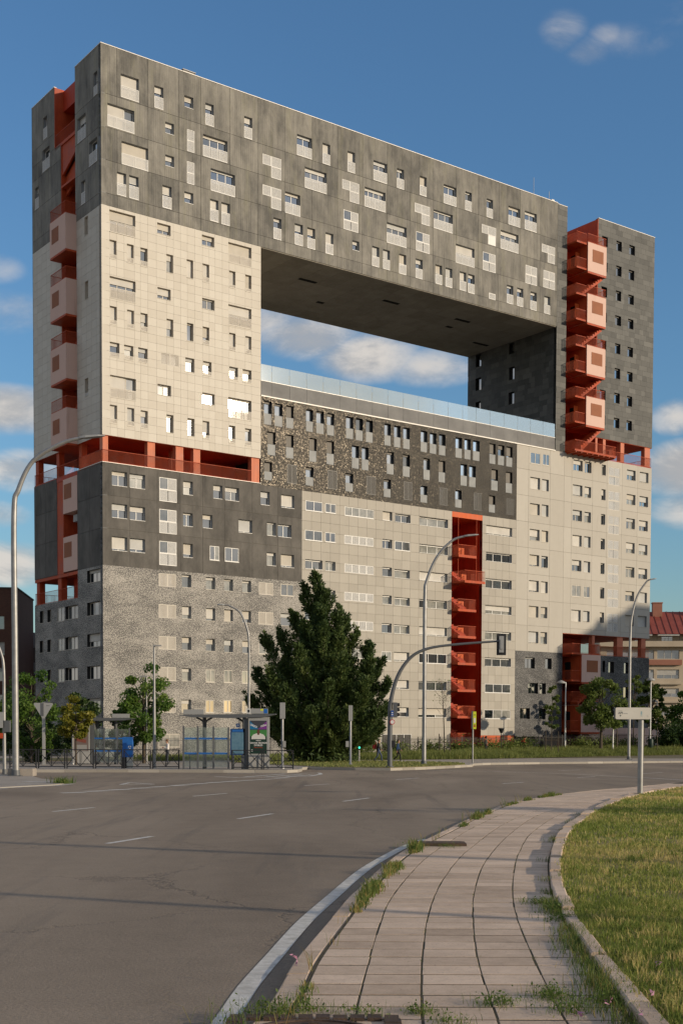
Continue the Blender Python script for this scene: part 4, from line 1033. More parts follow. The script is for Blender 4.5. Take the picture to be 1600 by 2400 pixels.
# ---- red stair slot in the grey block
q = MB(); q.box(SL1, SL1 + .1, .03, 5.3, GB, 25.2); q.box(SL0 - .1, SL0, .03, 5.3, GB, 25.2); q.box(SL0, SL1, 5.2, 5.3, GB, 25.2); q.build('stair_slot_wall', M['red_deep'], bld)
slab(SL0 + .002, SL1 - .002, .0, 5.2, 25.2, 25.78, 'stair_slot_lintel', 'orange')
for i, zf_ in enumerate((20.9, 18.0, 14.97, 12.03, 9.08, 6.12, 3.2, .2)):
    out = -2.1 if i == 1 else -1.05
    u1 = 45.1 if i == 1 else 44.75
    slab(SL0 + .02, u1, out, 2.0, zf_ - .12, zf_, 'balcony_slab', 'red')
    q = MB(); q.box(SL0 + .03, u1 - .01, out - .04, out - .001, zf_ - .2, zf_ + .06); q.build('balcony_edge', M['red'], bld)
    balustrade([(SL0 + .04, .02, zf_), (SL0 + .04, out + .02, zf_), (u1 - .02, out + .02, zf_), (u1 - .02, .3, zf_)], 1.18, .12)
    if i < 7: flight((SL0 + .6, 2.6, zf_ - 1.5), (SL0 + .6, .1, zf_ - .2), .95, mt='red_deep'); flight((SL0 + 1.75, .1, zf_ - 2.9), (SL0 + 1.75, 2.4, zf_ - 1.5), .95, mt='red_deep')
    if i < 7: slab(SL0 + .1, 45.2, 2.4, 4.6, zf_ - 1.62, zf_ - 1.5)
    q = MB(); q.box(u1 - .9, u1 - .1, .9, 1.0, zf_ + .02, zf_ + 1.15); q.build('balcony_side_panel', M['orange'], bld)
for u in (42.45, 45.15):
    q = MB(); q.tube([(u, -.6, 18.1), (u, -.6, 25.0)], .035, 6); q.build('hanger_rod', M['red'], bld)
q = MB(); q.box(42.3, 43.2, 1.5, 1.9, 23.6, 24.3); q.build('air_conditioner', M['greyplastic'], bld)
slab(SL1 + .003, 51.83, .06, .4, GB, 1.09, 'orange_plinth', 'orange')
slab(51.85, 59.57, .5, .9, GB, GB + 1.94, 'recessed_plinth', 'red_deep')

# ---- stair tower on the right
q = MB(); q.box(64.86, 64.945, .02, 6.1, 34.6, 62.8); q.box(59.66, 64.86, 6.0, 6.1, 34.6, 62.8); q.build('stair_slot_wall', M['red'], bld)
q = MB(); q.box(59.655, 59.75, .1, 6.0, 34.6, 62.8); q.build('stair_slot_side_wall', M['red_deep'], bld)
for i in range(4):
    zb = 55.3 - 5.95 * i
    q = MB(); q.box(61.42, 64.6, -1.65, 1.6, zb + .22, zb + 3.55); bx = q.build('stair_box', M['pink'], bld)
    q = MB(); q.box(61.44, 64.58, -1.63, 1.58, zb, zb + .215); q.build('stair_box_soffit', M['red'], bx)
    q = MB(); q.box(61.395, 61.418, -1.6, 1.6, zb + .24, zb + 3.5); q.build('stair_box_side', M['red'], bx)
    q = MB(); q.box(62.2, 64.05, -1.675, -1.652, zb + 1.45, zb + 2.85); q.build('vent_louvre', M['vent'], bx)
    q = MB(); q.box(61.37, 61.394, .1, 1.0, zb + .4, zb + 2.6); q.build('door_opening', M['dark'], bx)
    q = MB(); q.box(60.7, 61.36, -.38, -.33, zb + .42, zb + 2.6); q.build('open_door', M['orange'], bx)
    # balcony beside the box, and the landing above it
    slab(59.68, 61.36, -1.5, 1.5, zb + .3, zb + .42, 'balcony_slab')
    balustrade([(59.7, .0, zb + .42), (59.7, -1.48, zb + .42), (61.34, -1.48, zb + .42)], 1.15)
    zl = zb + 3.35
    slab(59.68, 61.36, -1.5, 1.5, zl - .12, zl, 'landing_slab')
    balustrade([(59.7, .0, zl), (59.7, -1.48, zl), (61.4, -1.48, zl)], 1.12)
    balustrade([(61.45, -1.6, zb + 3.56), (64.57, -1.6, zb + 3.56), (64.57, .0, zb + 3.56)], 1.0)
    flight((60.4, 3.6, zb + 1.9), (60.4, .2, zb + .3), 1.2); flight((61.0, -.6, zb - 2.45), (64.3, -.6, zb - .1), 1.3)
    slab(59.7, 64.8, 3.6, 5.9, zb + 1.8, zb + 1.95)
zl = 34.62
slab(59.68, 66.84, -1.55, .02, zl - .14, zl, 'long_landing_slab')
for k in range(8):
    q = MB(); q.box(59.9 + k * .95, 60.0 + k * .95, -1.5, .0, zl - .3, zl - .142); q.build('landing_joist', M['red'], bld)
balustrade([(59.7, .0, zl), (59.7, -1.52, zl), (66.8, -1.52, zl), (66.8, -.02, zl)], 1.15)
flight((61.0, -.7, zl + .1), (64.4, -.7, zl + 2.9), 1.2)
slab(64.95, 75.12, .05, DEPTH - .1, 36.96, 37.3, 'gallery_ceiling', 'red'); slab(59.66, 75.1, .06, DEPTH - .1, 34.3, 34.56, 'gallery_floor', 'red_deep')
for (u0, u1, v0) in ((64.97, 65.3, .1), (66.3, 66.75, .1), (69.45, 70.1, .1), (73.9, 74.9, .1), (73.9, 74.6, 14.4), (69.4, 70, 14.4)):
    slab(u0, u1, v0, v0 + .6, 34.57, 36.955, 'gallery_post', 'salmon')
slab(60.2, 68.6, 6.2, 12.5, 34.57, 36.955, 'gallery_core_wall', 'red_deep')
balustrade([(66.85, .05, 34.57), (75.05, .05, 34.57), (75.05, DEPTH - .2, 34.57)], 1.15, .13)
# ---- lower right gallery, boxes and the pink ramp wall
slab(59.6, 75.12, .05, DEPTH - .1, 13.2, 13.6, 'gallery_ceiling', 'red'); slab(59.6, 75.12, .05, DEPTH - .1, 10.5, 10.83, 'gallery_floor', 'red_deep')
for (u0, u1, v0) in ((64.8, 65.25, .1), (69.26, 70.3, .1), (73.74, 74.55, .1), (73.9, 74.6, 14.2)):
    slab(u0, u1, v0, v0 + .6, 10.84, 13.195, 'gallery_post', 'salmon')
slab(59.7, 68.3, 5.2, 12.5, 10.84, 13.195, 'gallery_core_wall', 'red_deep')
balustrade([(59.62, .0, 10.84), (59.62, -1.5, 10.84), (64.5, -1.5, 10.84), (64.5, .0, 10.84)], 1.15); balustrade([(64.55, .03, 10.84), (75.05, .03, 10.84)], 1.15, .13)
slab(59.6, 64.5, -1.52, .04, 10.7, 10.83)
q = MB(); q.box(59.6, 65.0, 4.9, 5.0, GB, 10.6); q.box(64.9, 65.0, .02, 5, GB, 10.6); q.build('stair_slot_wall', M['red_deep'], bld)
for zb in (7.3, 1.35):
    q = MB(); q.box(61.15, 64.4, -1.65, 1.6, zb + .15, zb + 3.4); bx = q.build('stair_box', M['pink'], bld)
    q = MB(); q.box(61.17, 64.38, -1.63, 1.58, zb - .05, zb + .145); q.build('stair_box_soffit', M['red'], bx)
    q = MB(); q.box(61.12, 61.148, -1.6, 1.6, zb + .16, zb + 3.35); q.build('stair_box_side', M['red'], bx)
    q = MB(); q.box(62.0, 63.9, -1.675, -1.652, zb + 1.35, zb + 2.75); q.build('vent_louvre', M['vent'], bx)
    q = MB(); q.box(61.1, 61.118, .1, 1.0, zb + .4, zb + 2.6); q.build('door_opening', M['dark'], bx)
    slab(59.6, 61.1, -1.5, 1.5, zb + .2, zb + .33, 'balcony_slab')
    balustrade([(59.62, .0, zb + .33), (59.62, -1.48, zb + .33), (61.08, -1.48, zb + .33)], 1.2)
    balustrade([(59.62, .0, zb - 2.2), (59.62, -1.48, zb - 2.2), (64.3, -1.48, zb - 2.2)], 1.2) if zb > 3 else None
    flight((61.0, -.6, zb - 2.45), (64.3, -.6, zb - .1), 1.2) if zb > 3 else None
q = MB()
P = [(63.0, GB), (63.0, 1.6), (65.2, 2.0), (75.6, 2.0), (75.6, GB)]
P = [(66.2, GB), (62.05, 1.62), (62.05, 2.02), (75.7, 2.02), (75.7, GB)]
q.poly([(a, -1.5, b) for a, b in P]); q.poly([(a, -1.3, b) for a, b in P][::-1])
for i in range(len(P)):
    a, b = P[i], P[(i + 1) % len(P)]
    q.quad((a[0], -1.5, a[1]), (b[0], -1.5, b[1]), (b[0], -1.3, b[1]), (a[0], -1.3, a[1]))
q.build('pink_ramp_wall', M['pink'], bld)
# ================================================================ GROUND
def gz(y):
    return 0. if y < 0 else max(-1.02, -.0085 * y)

def m_asphalt(t, bs, co):
    big = t.noise(t.mapping(co, scale=(1, .35, 1), rot=(0, 0, .45)), .16, 5, .6, .8)
    mid = t.noise(co, 2.2, 4, .6)
    fine = t.noise(co, 38, 3, .7)
    f = t.math('MULTIPLY_ADD', t.math('SUBTRACT', mid, .5), .5, t.mapr(big, .3, .7))
    f = t.math('MULTIPLY_ADD', t.math('SUBTRACT', fine, .5), 1.5, f, clamp=True)
    c = t.mix(f, (.168, .131, .096), (.29, .231, .172))
    track = t.mapr(t.noise(t.mapping(co, scale=(1.6, .09, 1), rot=(0, 0, .75)), 1.0, 4, .6), .56, .72)
    c = t.mix(t.math('MULTIPLY', track, .4), c, (.085, .074, .066))
    vo = t.n('ShaderNodeTexVoronoi'); vo.feature = 'DISTANCE_TO_EDGE'; vo.inputs['Scale'].default_value = .22
    t.link(t.vmath('ADD', co, t.vmath('SCALE', t.noise(co, 1.2, 5, .7, 0, 1), scale=1.2)), vo.inputs['Vector'])
    crack = t.math('MULTIPLY', t.mapr(vo.outputs[0], .0, .010, 1, 0), t.mapr(t.noise(co, .12, 2), .42, .55))
    c = t.mix(t.math('MULTIPLY', crack, .4), c, (.035, .031, .028))
    t.link(c, bs.inputs['Base Color'])
    t.link(t.bump(t.math('ADD', fine, t.math('MULTIPLY', crack, -1.5)), .45, .012), bs.inputs['Normal'])
M['asphalt'] = mat('worn_asphalt', rough=.82, spec=.25, fn=m_asphalt)
M['soil'] = mat('dry_soil', rough=.95, fn=m_vary((.10, .085, .05), (.17, .145, .085), 1.5, .4, 9.))
M['turf'] = mat('turf', rough=.95, fn=m_vary((.15, .135, .05), (.30, .24, .10), 1.1, .6, 22., dist=.03))
M['turf_dry'] = mat('dry_turf', rough=.95, fn=m_vary((.15, .125, .05), (.24, .195, .085), .9, .6, 22., dist=.03))
M['paving_far'] = mat('far_paving', rough=.85, fn=m_vary((.26, .225, .19), (.36, .315, .265), 1.5, .2, 12.))
def m_paver(t, bs, co):
    n1 = t.noise(co, 5.5, 5, .7); n2 = t.noise(t.mapping(co, scale=(1, 2.2, 1)), 22, 4, .7, .5); n3 = t.noise(co, 1.1, 3, .6)
    f = t.math('MULTIPLY_ADD', t.math('SUBTRACT', n1, .5), .9, tone_of(t))
    f = t.math('MULTIPLY_ADD', t.math('SUBTRACT', n3, .5), .7, f, clamp=True)
    c = t.mix(f, (.36, .265, .19), (.70, .54, .41))
    c = t.mix(t.math('MULTIPLY', t.mapr(n2, .56, .72), .5), c, (.16, .118, .09))
    c = t.mix(t.math('MULTIPLY', t.mapr(t.noise(co, 60, 2), .64, .7), .5), c, (.14, .105, .08))
    t.link(c, bs.inputs['Base Color'])
    t.link(t.bump(t.math('ADD', n2, t.noise(co, 90, 2)), .5, .006), bs.inputs['Normal'])
M['paver'] = mat('weathered_paver', rough=.85, fn=m_paver)
M['kerb'] = mat('kerb_concrete', rough=.85, fn=m_tone((.26, .235, .20), (.40, .365, .31), 6., .5, .3, 40.))
M['gutter'] = mat('gutter_concrete', rough=.8, fn=m_vary((.40, .38, .34), (.62, .60, .56), 9., .3, 30.))
M['line'] = mat('worn_road_paint', rough=.7, fn=m_vary((.40, .38, .35), (.72, .70, .66), 7.))
M['moss'] = mat('groove_dirt', rough=1., fn=m_vary((.045, .036, .022), (.085, .07, .038), 9.))

q = MB()
for (y0, y1) in ((-900, 0), (0, 120), (120, 3500)):
    q.quad((-3000, y0, gz(y0) - .06), (3000, y0, gz(y0) - .06), (3000, y1, gz(y1) - .06), (-3000, y1, gz(y1) - .06))
q.build('ground', M['soil'], kind='structure')
q = MB()
for (y0, y1) in ((-60, 0), (0, 119.9)):
    q.quad((-160, y0, gz(y0)), (190, y0, gz(y0)), (190, y1, gz(y1)), (-160, y1, gz(y1)))
q.build('road', M['asphalt'], kind='structure')

def slab_poly(name, poly, h, mt, kind='structure', side=None, sidemat=None, z_off=0.):
    q = MB(); n = len(poly)
    top = [(x, y, gz(y) + h) for x, y in poly]
    bot = [(x, y, gz(y) - .03 + z_off) for x, y in poly]
    q.poly(top)
    for i in range(n):
        j = (i + 1) % n
        q.quad(bot[i], bot[j], top[j], top[i], 1 if sidemat else 0)
    return q.build(name, [mt] + ([sidemat] if sidemat else []), kind=kind)

def interp(pts, y):
    ys = [p[1] for p in pts]; xs = [p[0] for p in pts]
    if y <= ys[0]:
        k = (xs[1] - xs[0]) / (ys[1] - ys[0]); return xs[0] + k * (y - ys[0])
    if y >= ys[-1]:
        k = (xs[-1] - xs[-2]) / (ys[-1] - ys[-2]); return xs[-1] + k * (y - ys[-1])
    # smooth: catmull-rom through the points
    for i in range(len(ys) - 1):
        if ys[i] <= y <= ys[i + 1]:
            t = (y - ys[i]) / (ys[i + 1] - ys[i])
            def sl(j):
                a, b = max(j - 1, 0), min(j + 1, len(ys) - 1)
                return (xs[b] - xs[a]) / (ys[b] - ys[a])
            hh = ys[i + 1] - ys[i]
            m0, m1 = sl(i) * hh, sl(i + 1) * hh
            return ((2 * t ** 3 - 3 * t ** 2 + 1) * xs[i] + (t ** 3 - 2 * t * t + t) * m0 + (-2 * t ** 3 + 3 * t * t) * xs[i + 1] + (t ** 3 - t * t) * m1)

PL = [(-.60, 6.2), (-.51, 7.2), (-.43, 7.9), (-.33, 9.35), (-.12, 11.3), (.13, 13.5), (.84, 18.3), (1.80, 22.7), (3.10, 28.4), (4.45, 33.4), (5.9, 37.2), (7.9, 41.2), (10.4, 45.2), (13.5, 50.8), (17.5, 57.5)]
G1 = [(.05, 6.2), (.09, 7.5), (.18, 8.9), (.32, 10.9), (.51, 13.0), (1.0, 16.5), (1.47, 19.1), (2.5, 23.9), (4.0, 29.6), (6.6, 36.2), (10.0, 42.6), (16.0, 52.0)]
G2 = [(.43, 6.2), (.48, 7.5), (.61, 9.5), (.82, 11.9), (1.17, 14.7), (1.83, 18.6), (3.5, 26.1), (5.4, 32.0), (8.0, 37.8), (12, 45.1), (17.5, 53)]
G3 = [(.86, 6.2), (.93, 7.9), (1.01, 9.4), (1.19, 11.5), (1.42, 13.6), (1.92, 17.0), (2.9, 22.0), (4.35, 28.0), (5.9, 32.3), (8.5, 37.9), (13, 45.3), (18.5, 52.6)]
G4 = [(1.24, 6.2), (1.33, 8.0), (1.46, 9.9), (1.67, 12.3), (2.08, 15.4), (2.56, 18.4), (3.43, 22.8), (5.36, 29.9), (7.4, 35.0), (10, 40.4), (14, 46.5), (19.5, 53)]
PR = [(1.60, 6.2), (1.70, 7.9), (1.87, 10.0), (2.11, 12.6), (2.56, 15.8), (2.92, 17.9), (3.75, 22.05), (5.47, 28.6), (7.62, 35.4), (10.7, 42.6), (14.5, 48.2), (21, 55)]
KR = [(1.76, 6.2), (1.83, 7.6), (1.98, 9.8), (2.24, 12.5), (2.72, 15.8), (3.10, 17.9), (3.95, 22.0), (5.68, 28.5), (7.85, 35.2), (10.95, 42.4), (14.8, 48.0), (21.3, 54.8)]
HP, HPN = .14, .06
KS = 1.05
PL, G1, G2, G3, G4, PR, KR = [[(a * KS, b * KS) for a, b in c_] for c_ in (PL, G1, G2, G3, G4, PR, KR)]
ys = [6.0 + .4 * i for i in range(118)]
# bed of the pavement, just under the pavers
poly = [(interp(PL, y) + .02, y) for y in ys] + [(interp(KR, y), y) for y in reversed(ys)]
bed = MB()
for i in range(len(ys) - 1):
    a, b = ys[i], ys[i + 1]
    bed.quad((interp(PL, a) + .168, a, gz(a) + HPN - .0028), (interp(PR, a) + .03, a, gz(a) + HPN - .0028), (interp(PR, b) + .03, b, gz(b) + HPN - .0028), (interp(PL, b) + .168, b, gz(b) + HPN - .0028))
pav = bed.build('pavement', M['moss'], kind='structure')
rp = random.Random(21)
step = .375; count = 0
rest = MB()
nrow = int((51 - 6.2) / step)
curves = [lambda y: interp(PL, y) + .19, lambda y: interp(G1, y), lambda y: interp(G2, y), lambda y: interp(G3, y), lambda y: interp(G4, y), lambda y: interp(PR, y)]
def paver(q, x00, x10, x01, x11, y0, y1, z, tone):
    """a slab with a slightly chipped, bevelled top"""
    b = .003
    lo = [(x00, y0, gz(y0) + HPN - .04), (x10, y0, gz(y0) + HPN - .04), (x11, y1, gz(y1) + HPN - .04), (x01, y1, gz(y1) + HPN - .04)]
    mid = [(p[0], p[1], gz(p[1]) + HPN + z - .001) for p in lo]
    tp = [(x00 + b, y0 + b, 0), (x10 - b, y0 + b, 0), (x11 - b, y1 - b, 0), (x01 + b, y1 - b, 0)]
    tp = [(p[0], p[1], gz(p[1]) + HPN + z) for p in tp]
    q.add(lo + mid + tp, [(8, 9, 10, 11), (4, 5, 9, 8), (5, 6, 10, 9), (6, 7, 11, 10), (7, 4, 8, 11), (0, 1, 5, 4), (1, 2, 6, 5), (2, 3, 7, 6), (3, 0, 4, 7)], 0, tone)
for r in range(nrow):
    rowtone = rp.random() * .3
    for cidx in range(5):
        jl, jr = rp.uniform(-.004, .004), rp.uniform(-.004, .004)
        off = (rp.random() - .5) * .02
        y0 = 6.2 + r * step + off * .3; y1 = 6.2 + (r + 1) * step - .03
        gl_, gr_ = (.006 if cidx == 0 else .007 + jl), (.007 + jr)
        q = MB() if count < 300 else rest
        paver(q, curves[cidx](y0) + gl_, curves[cidx + 1](y0) - gr_, curves[cidx](y1) + gl_, curves[cidx + 1](y1) - gr_, y0, y1, (rp.random() - .5) * .003, .22 + rowtone * .7 + rp.random() * .42)
        if count < 300: q.build('paver', M['paver'], pav)
        count += 1
rest.build('pavers', M['paver'], pav, kind='stuff')
# kerb stones along the road and along the lawn
def kerb_run(name, cl, cr, y0, y1, ln, h0, h1, indiv, gap=.012, jig=.004, km='kerb'):
    q0 = MB(); root = q0
    o = empty(name); o['kind'] = 'structure'
    rest = MB(); n = 0; y = y0
    rk = random.Random(5)
    while y < y1:
        L = ln * (1 + (rk.random() - .5) * .1) * max(1, y / 40)
        e = min(y + L, y1)
        q = MB() if n < indiv else rest
        dz = (rk.random() - .5) * jig * 2; dx = (rk.random() - .5) * jig
        sub = 3
        for s in range(sub):
            a = y + (e - gap - y) * s / sub; b = y + (e - gap - y) * (s + 1) / sub
            P0 = [(cl(a) + dx, a), (cr(a) + dx, a), (cr(b) + dx, b), (cl(b) + dx, b)]
            bt = [(p[0], p[1], gz(p[1]) + h0) for p in P0]
            tp0 = [(p[0], p[1], gz(p[1]) + h1 + dz - .012) for p in P0]
            bev = .014
            tp = [(P0[0][0] + bev, a, gz(a) + h1 + dz), (P0[1][0] - bev, a, gz(a) + h1 + dz), (P0[2][0] - bev, b, gz(b) + h1 + dz), (P0[3][0] + bev, b, gz(b) + h1 + dz)]
            fs = [(8, 9, 10, 11), (5, 6, 10, 9), (7, 4, 8, 11), (1, 2, 6, 5), (3, 0, 4, 7)]
            if s == 0: fs += [(0, 1, 5, 4), (4, 5, 9, 8)]
            if s == sub - 1: fs += [(2, 3, 7, 6), (6, 7, 11, 10)]
            q.add(bt + tp0 + tp, fs, 0, .3 + (n * 37 % 10) / 20)
        if n < indiv: q.build('kerb_stone', M[km], o)
        n += 1; y = e
    if rest.f: rest.build('kerb_stones', M[km], o, kind='stuff')
    return o
kerb_run('pavement_kerb', lambda y: interp(PL, y), lambda y: interp(PL, y) + .165, 6.2, 52, 1.0, -.05, HPN - .002, 40, km='paver')
kerb_run('lawn_kerb', lambda y: interp(PR, y) + .02, lambda y: interp(KR, y), 7.0, 51, .9, .0, HPN + .065, 40, .028, .02, 'paver')
# concrete gutter strip on the road beside the kerb
q = MB()
SO = [(-.96, 6.2), (-.80, 7.8), (-.73, 9.0), (-.61, 10.3), (-.43, 12.2), (-.16, 14.3), (.22, 17.1), (.62, 19.3), (1.05, 21.3), (1.7, 23.6)]
yy = [6.2 + i * .4 for i in range(42)]
for i in range(len(yy) - 1):
    a, b = yy[i], yy[i + 1]
    q.quad((interp(SO, a), a, gz(a) + .005), (interp(SO, a) + .15, a, gz(a) + .005), (interp(SO, b) + .15, b, gz(b) + .005), (interp(SO, b), b, gz(b) + .005))
q.build('gutter_strip', M['gutter'], kind='structure')
# lawn beside the path
q = MB()
lx = [6.0 + i * .8 for i in range(60)]
for i in range(len(lx) - 1):
    a, b = lx[i], lx[i + 1]
    q.quad((interp(KR, a) - .02, a, gz(a) + HPN + .03), (60, a, gz(a) + HPN + .25), (60, b, gz(b) + HPN + .25), (interp(KR, b) - .02, b, gz(b) + HPN + .03))
q.quad((1.6, -40, HPN + .05), (60, -40, HPN + .25), (60, 6, HPN + .2), (1.74, 6, HPN + .0))
q.build('lawn', M['turf'], kind='structure')
q = MB(); q.quad((-.62, -40, HPN - .03), (1.7, -40, HPN - .03), (1.74, 6.2, gz(6.2) + HPN - .02), (-.62, 6.2, gz(6.2) + HPN - .02)); q.build('pavement_behind_viewer', M['paving_far'], kind='structure')

# ---- far pavements
far = [(-120, 64.5), (-21.8, 65.5), (-17.8, 66.9), (-11.3, 67.8), (-2.9, 68.0), (-2.35, 69.2), (-2.2, 71.5), (-2.3, 74.6), (-2.0, 76.2), (-1.0, 75.1), (.8, 74.1), (2.8, 73.6), (5.1, 77.0), (7.2, 81.5), (8.7, 85.3), (9.2, 89.4), (10.8, 92.7), (16.2, 97.0), (21.8, 100.8), (27.9, 104.8), (42.7, 116.4), (60, 126), (60, 118), (190, 119), (190, 119.8), (-120, 119.8)]
far = far[:21] + [(46.5, 119.8), (-120, 119.8)]
slab_poly('far_pavement', far, HP, M['paving_far'], sidemat=M['kerb'])
q = MB(); q.quad((-160, 119.75, gz(119.75) + HP - .004), (190, 119.75, gz(119.75) + HP - .004), (190, 320, -1.02 + HP - .004), (-160, 320, -1.02 + HP - .004)); q.build('plaza_ground', M['soil'], kind='structure')
# kerb stones on the far edge
o = empty('far_kerb'); o['kind'] = 'structure'
rk = random.Random(3)
for i in range(1, 20):
    a, b = Vector((*far[i], 0)), Vector((*far[i + 1], 0)); L = (b - a).length; n = max(1, round(L / 1.6))
    nr = (b - a).normalized().cross(Vector((0, 0, 1))) * -1
    for s in range(n):
        p, r = a.lerp(b, s / n), a.lerp(b, (s + 1) / n - .02 / n)
        q = MB(); ins = .22
        bt = [(p.x - nr.x * .01, p.y - nr.y * .01), (r.x - nr.x * .01, r.y - nr.y * .01), (r.x + nr.x * ins, r.y + nr.y * ins), (p.x + nr.x * ins, p.y + nr.y * ins)]
        q.add([(x, y, gz(y) - .02) for x, y in bt] + [(x, y, gz(y) + HP + .012) for x, y in bt], [(4, 5, 6, 7), (0, 1, 5, 4), (1, 2, 6, 5), (2, 3, 7, 6), (3, 0, 4, 7)], 0, rk.random())
        q.build('kerb_stone', M['kerb'], o)
# lawn round the conifer, grass bank before the building, grass behind the shelter
isl = [(-1.2, 75.9), (2.8, 74.3), (5.0, 77.8), (7.0, 82.2), (8.3, 85.8), (8.4, 90.5), (3.5, 97.5), (-1.5, 100), (-6, 100), (-8, 92), (-5, 84), (-2.6, 79.5)]
slab_poly('island_lawn', isl, HP + .03, M['turf_dry'])
front_line = [(-26, 93), (-14, 95), (-6, 101), (.7, 104), (4.2, 105), (11.3, 110.6), (13.5, 113.4), (25.3, 126.7), (36.5, 137), (60, 158), (110, 200)]
back_line = [to_world(u, -6.2) for u in (-14, -2, 10, 20, 27, 36, 40, 54, 66, 86, 130)]
q = MB()
ZB_ = [-.72, -.74, -.78, -.8, -.78, -.72, -.66, -.45, -.25, -.1, 0.]
for i in range(len(front_line) - 1):
    a, b = front_line[i], front_line[i + 1]; c_, d_ = back_line[i], back_line[i + 1]
    za, zb = gz(a[1]) + HP + .02, gz(b[1]) + HP + .02
    m1, m2 = Vector((*a, 0)).lerp(Vector((c_.x, c_.y, 0)), .35), Vector((*b, 0)).lerp(Vector((d_.x, d_.y, 0)), .35)
    q.quad((*a, za), (*b, zb), (m2.x, m2.y, zb * .35 + ZB_[i + 1] * .65), (m1.x, m1.y, za * .35 + ZB_[i] * .65))
    q.quad((m1.x, m1.y, za * .35 + ZB_[i] * .65), (m2.x, m2.y, zb * .35 + ZB_[i + 1] * .65), (d_.x, d_.y, ZB_[i + 1]), (c_.x, c_.y, ZB_[i]))
    e1 = to_world((0, 0, 0)[0], 0)
bank = q.build('grass_bank', M['turf'], kind='structure')
def bank_z(x, y):
    # local height of the bank
    best = None
    hit, loc, nn, idx = bank.ray_cast(Vector((x, y, 50)), Vector((0, 0, -1)))
    return loc.z if hit else gz(y) + HP

# ---- traffic island on the left
isl2 = [(-26, 44.0), (-13.9, 43.8), (-12.1, 45.5), (-11.5, 47.0), (-10.9, 48.4), (-10.75, 50.0), (-11.1, 51.8), (-11.8, 53.4), (-13.0, 55.5), (-15.2, 62.0), (-17, 63.0), (-26, 62.5)]
slab_poly('traffic_island', isl2, .035, M['paving_far'], sidemat=M['kerb'])

# ---- road markings
def strip(q, p, r, wdt, z=.004):
    a = Vector((*p, 0)); b = Vector((*r, 0)); d = (b - a).normalized(); s = d.cross(Vector((0, 0, 1))) * (wdt / 2)
    q.quad(*[(v.x, v.y, gz(v.y) + z) for v in (a - s, b - s, b + s, a + s)])
DASH = [((-3.92, 21.42), (-3.41, 23.06)), ((-2.28, 28.26), (-1.63, 30.26)), ((-6.95, 30.84), (-6.33, 32.74)), ((.05, 36.5), (.83, 38.71)), ((-4.57, 39.47), (-3.73, 41.75)), ((-1.41, 49.02), (-.48, 51.02)), ((2.42, 56.84), (3.61, 59.54)), ((6.53, 51.97), (7.68, 53.93)), ((11.24, 61.1), (12.48, 62.97)), ((16.12, 68.71), (17.96, 71.68)), ((12.68, 74.93), (14.43, 77.33))]
for p, r in DASH:
    q = MB(); strip(q, p, r, .12); q.build('lane_dash', M['line'], kind='structure')
DOTS = [((-9.08, 41.57), (-8.45, 42.22)), ((-8.55, 42.82), (-7.94, 43.6)), ((-8.02, 44.06), (-7.42, 44.87)), ((-7.54, 45.56), (-6.91, 46.33)), ((-6.97, 46.95), (-6.48, 47.65)), ((-6.44, 48.32), (-5.96, 49.52)), ((-5.99, 50.11), (-5.4, 51.03)), ((-5.46, 51.79), (-4.93, 52.77)), ((-4.92, 53.17), (-4.3, 54.35)), ((-4.3, 54.92), (-3.76, 55.72)), ((-3.74, 56.17), (-3.1, 57.16)), ((-3.1, 58.12), (-2.47, 59.35))]
for p, r in DOTS:
    q = MB(); strip(q, p, r, .38); q.build('give_way_dash', M['line'], kind='structure')
q = MB()
LL = [(4.99, 74.6), (8.52, 72.62), (11.85, 68.16), (14.28, 61.73), (15.37, 57.64), (16.9, 51.5)]
for i in range(len(LL) - 1): strip(q, LL[i], LL[i + 1], .14)
q.build('long_lane_line', M['line'], kind='structure')
q = MB()
for a, b in (((-8.54, 49.5), (-8.54, 51.74)), ((-8.54, 51.74), (-7.33, 49.98)), ((-7.33, 49.98), (-8.54, 49.5))): strip(q, a, b, .15)
q.build('give_way_triangle', M['line'], kind='structure')
q = MB()
HT = [(-5.9, 66.2), (-3.8, 66.4), (-2.3, 66.9), (-1.2, 68.2), (-1.04, 65.7), (-1.5, 62.2), (-2.9, 60.2), (-4.0, 59.7), (-4.73, 59.1), (-6.0, 60.8)]
for i in range(len(HT) - 1): strip(q, HT[i], HT[i + 1], .2)
for a, b in (((-3.6, 60.2), (-2.0, 65.6)), ((-2.6, 61.0), (-1.5, 64.5)), ((-4.6, 60.2), (-2.9, 65.8))): strip(q, a, b, .22)
q.build('hatched_marking', M['line'], kind='structure')
q = MB()
IL = [((-14.5, 43.6), (-12.3, 45.1)), ((-12.2, 45.3), (-10.75, 48.1)), ((-10.75, 48.1), (-10.5, 50.2)), ((-12.6, 44.2), (-11.7, 44.9))]
for a, b in IL: strip(q, a, b, .2, .006)
q.build('island_edge_line', M['line'], kind='structure')
q = MB()
for a, b in (((-12.8, 51.4), (-11.4, 51.9)), ((-12.8, 51.4), (-11.6, 50.7)), ((-12.3, 48.6), (-11.5, 48.8))): strip(q, a, b, .25, .040)
q.build('island_chevron', M['line'], kind='structure')

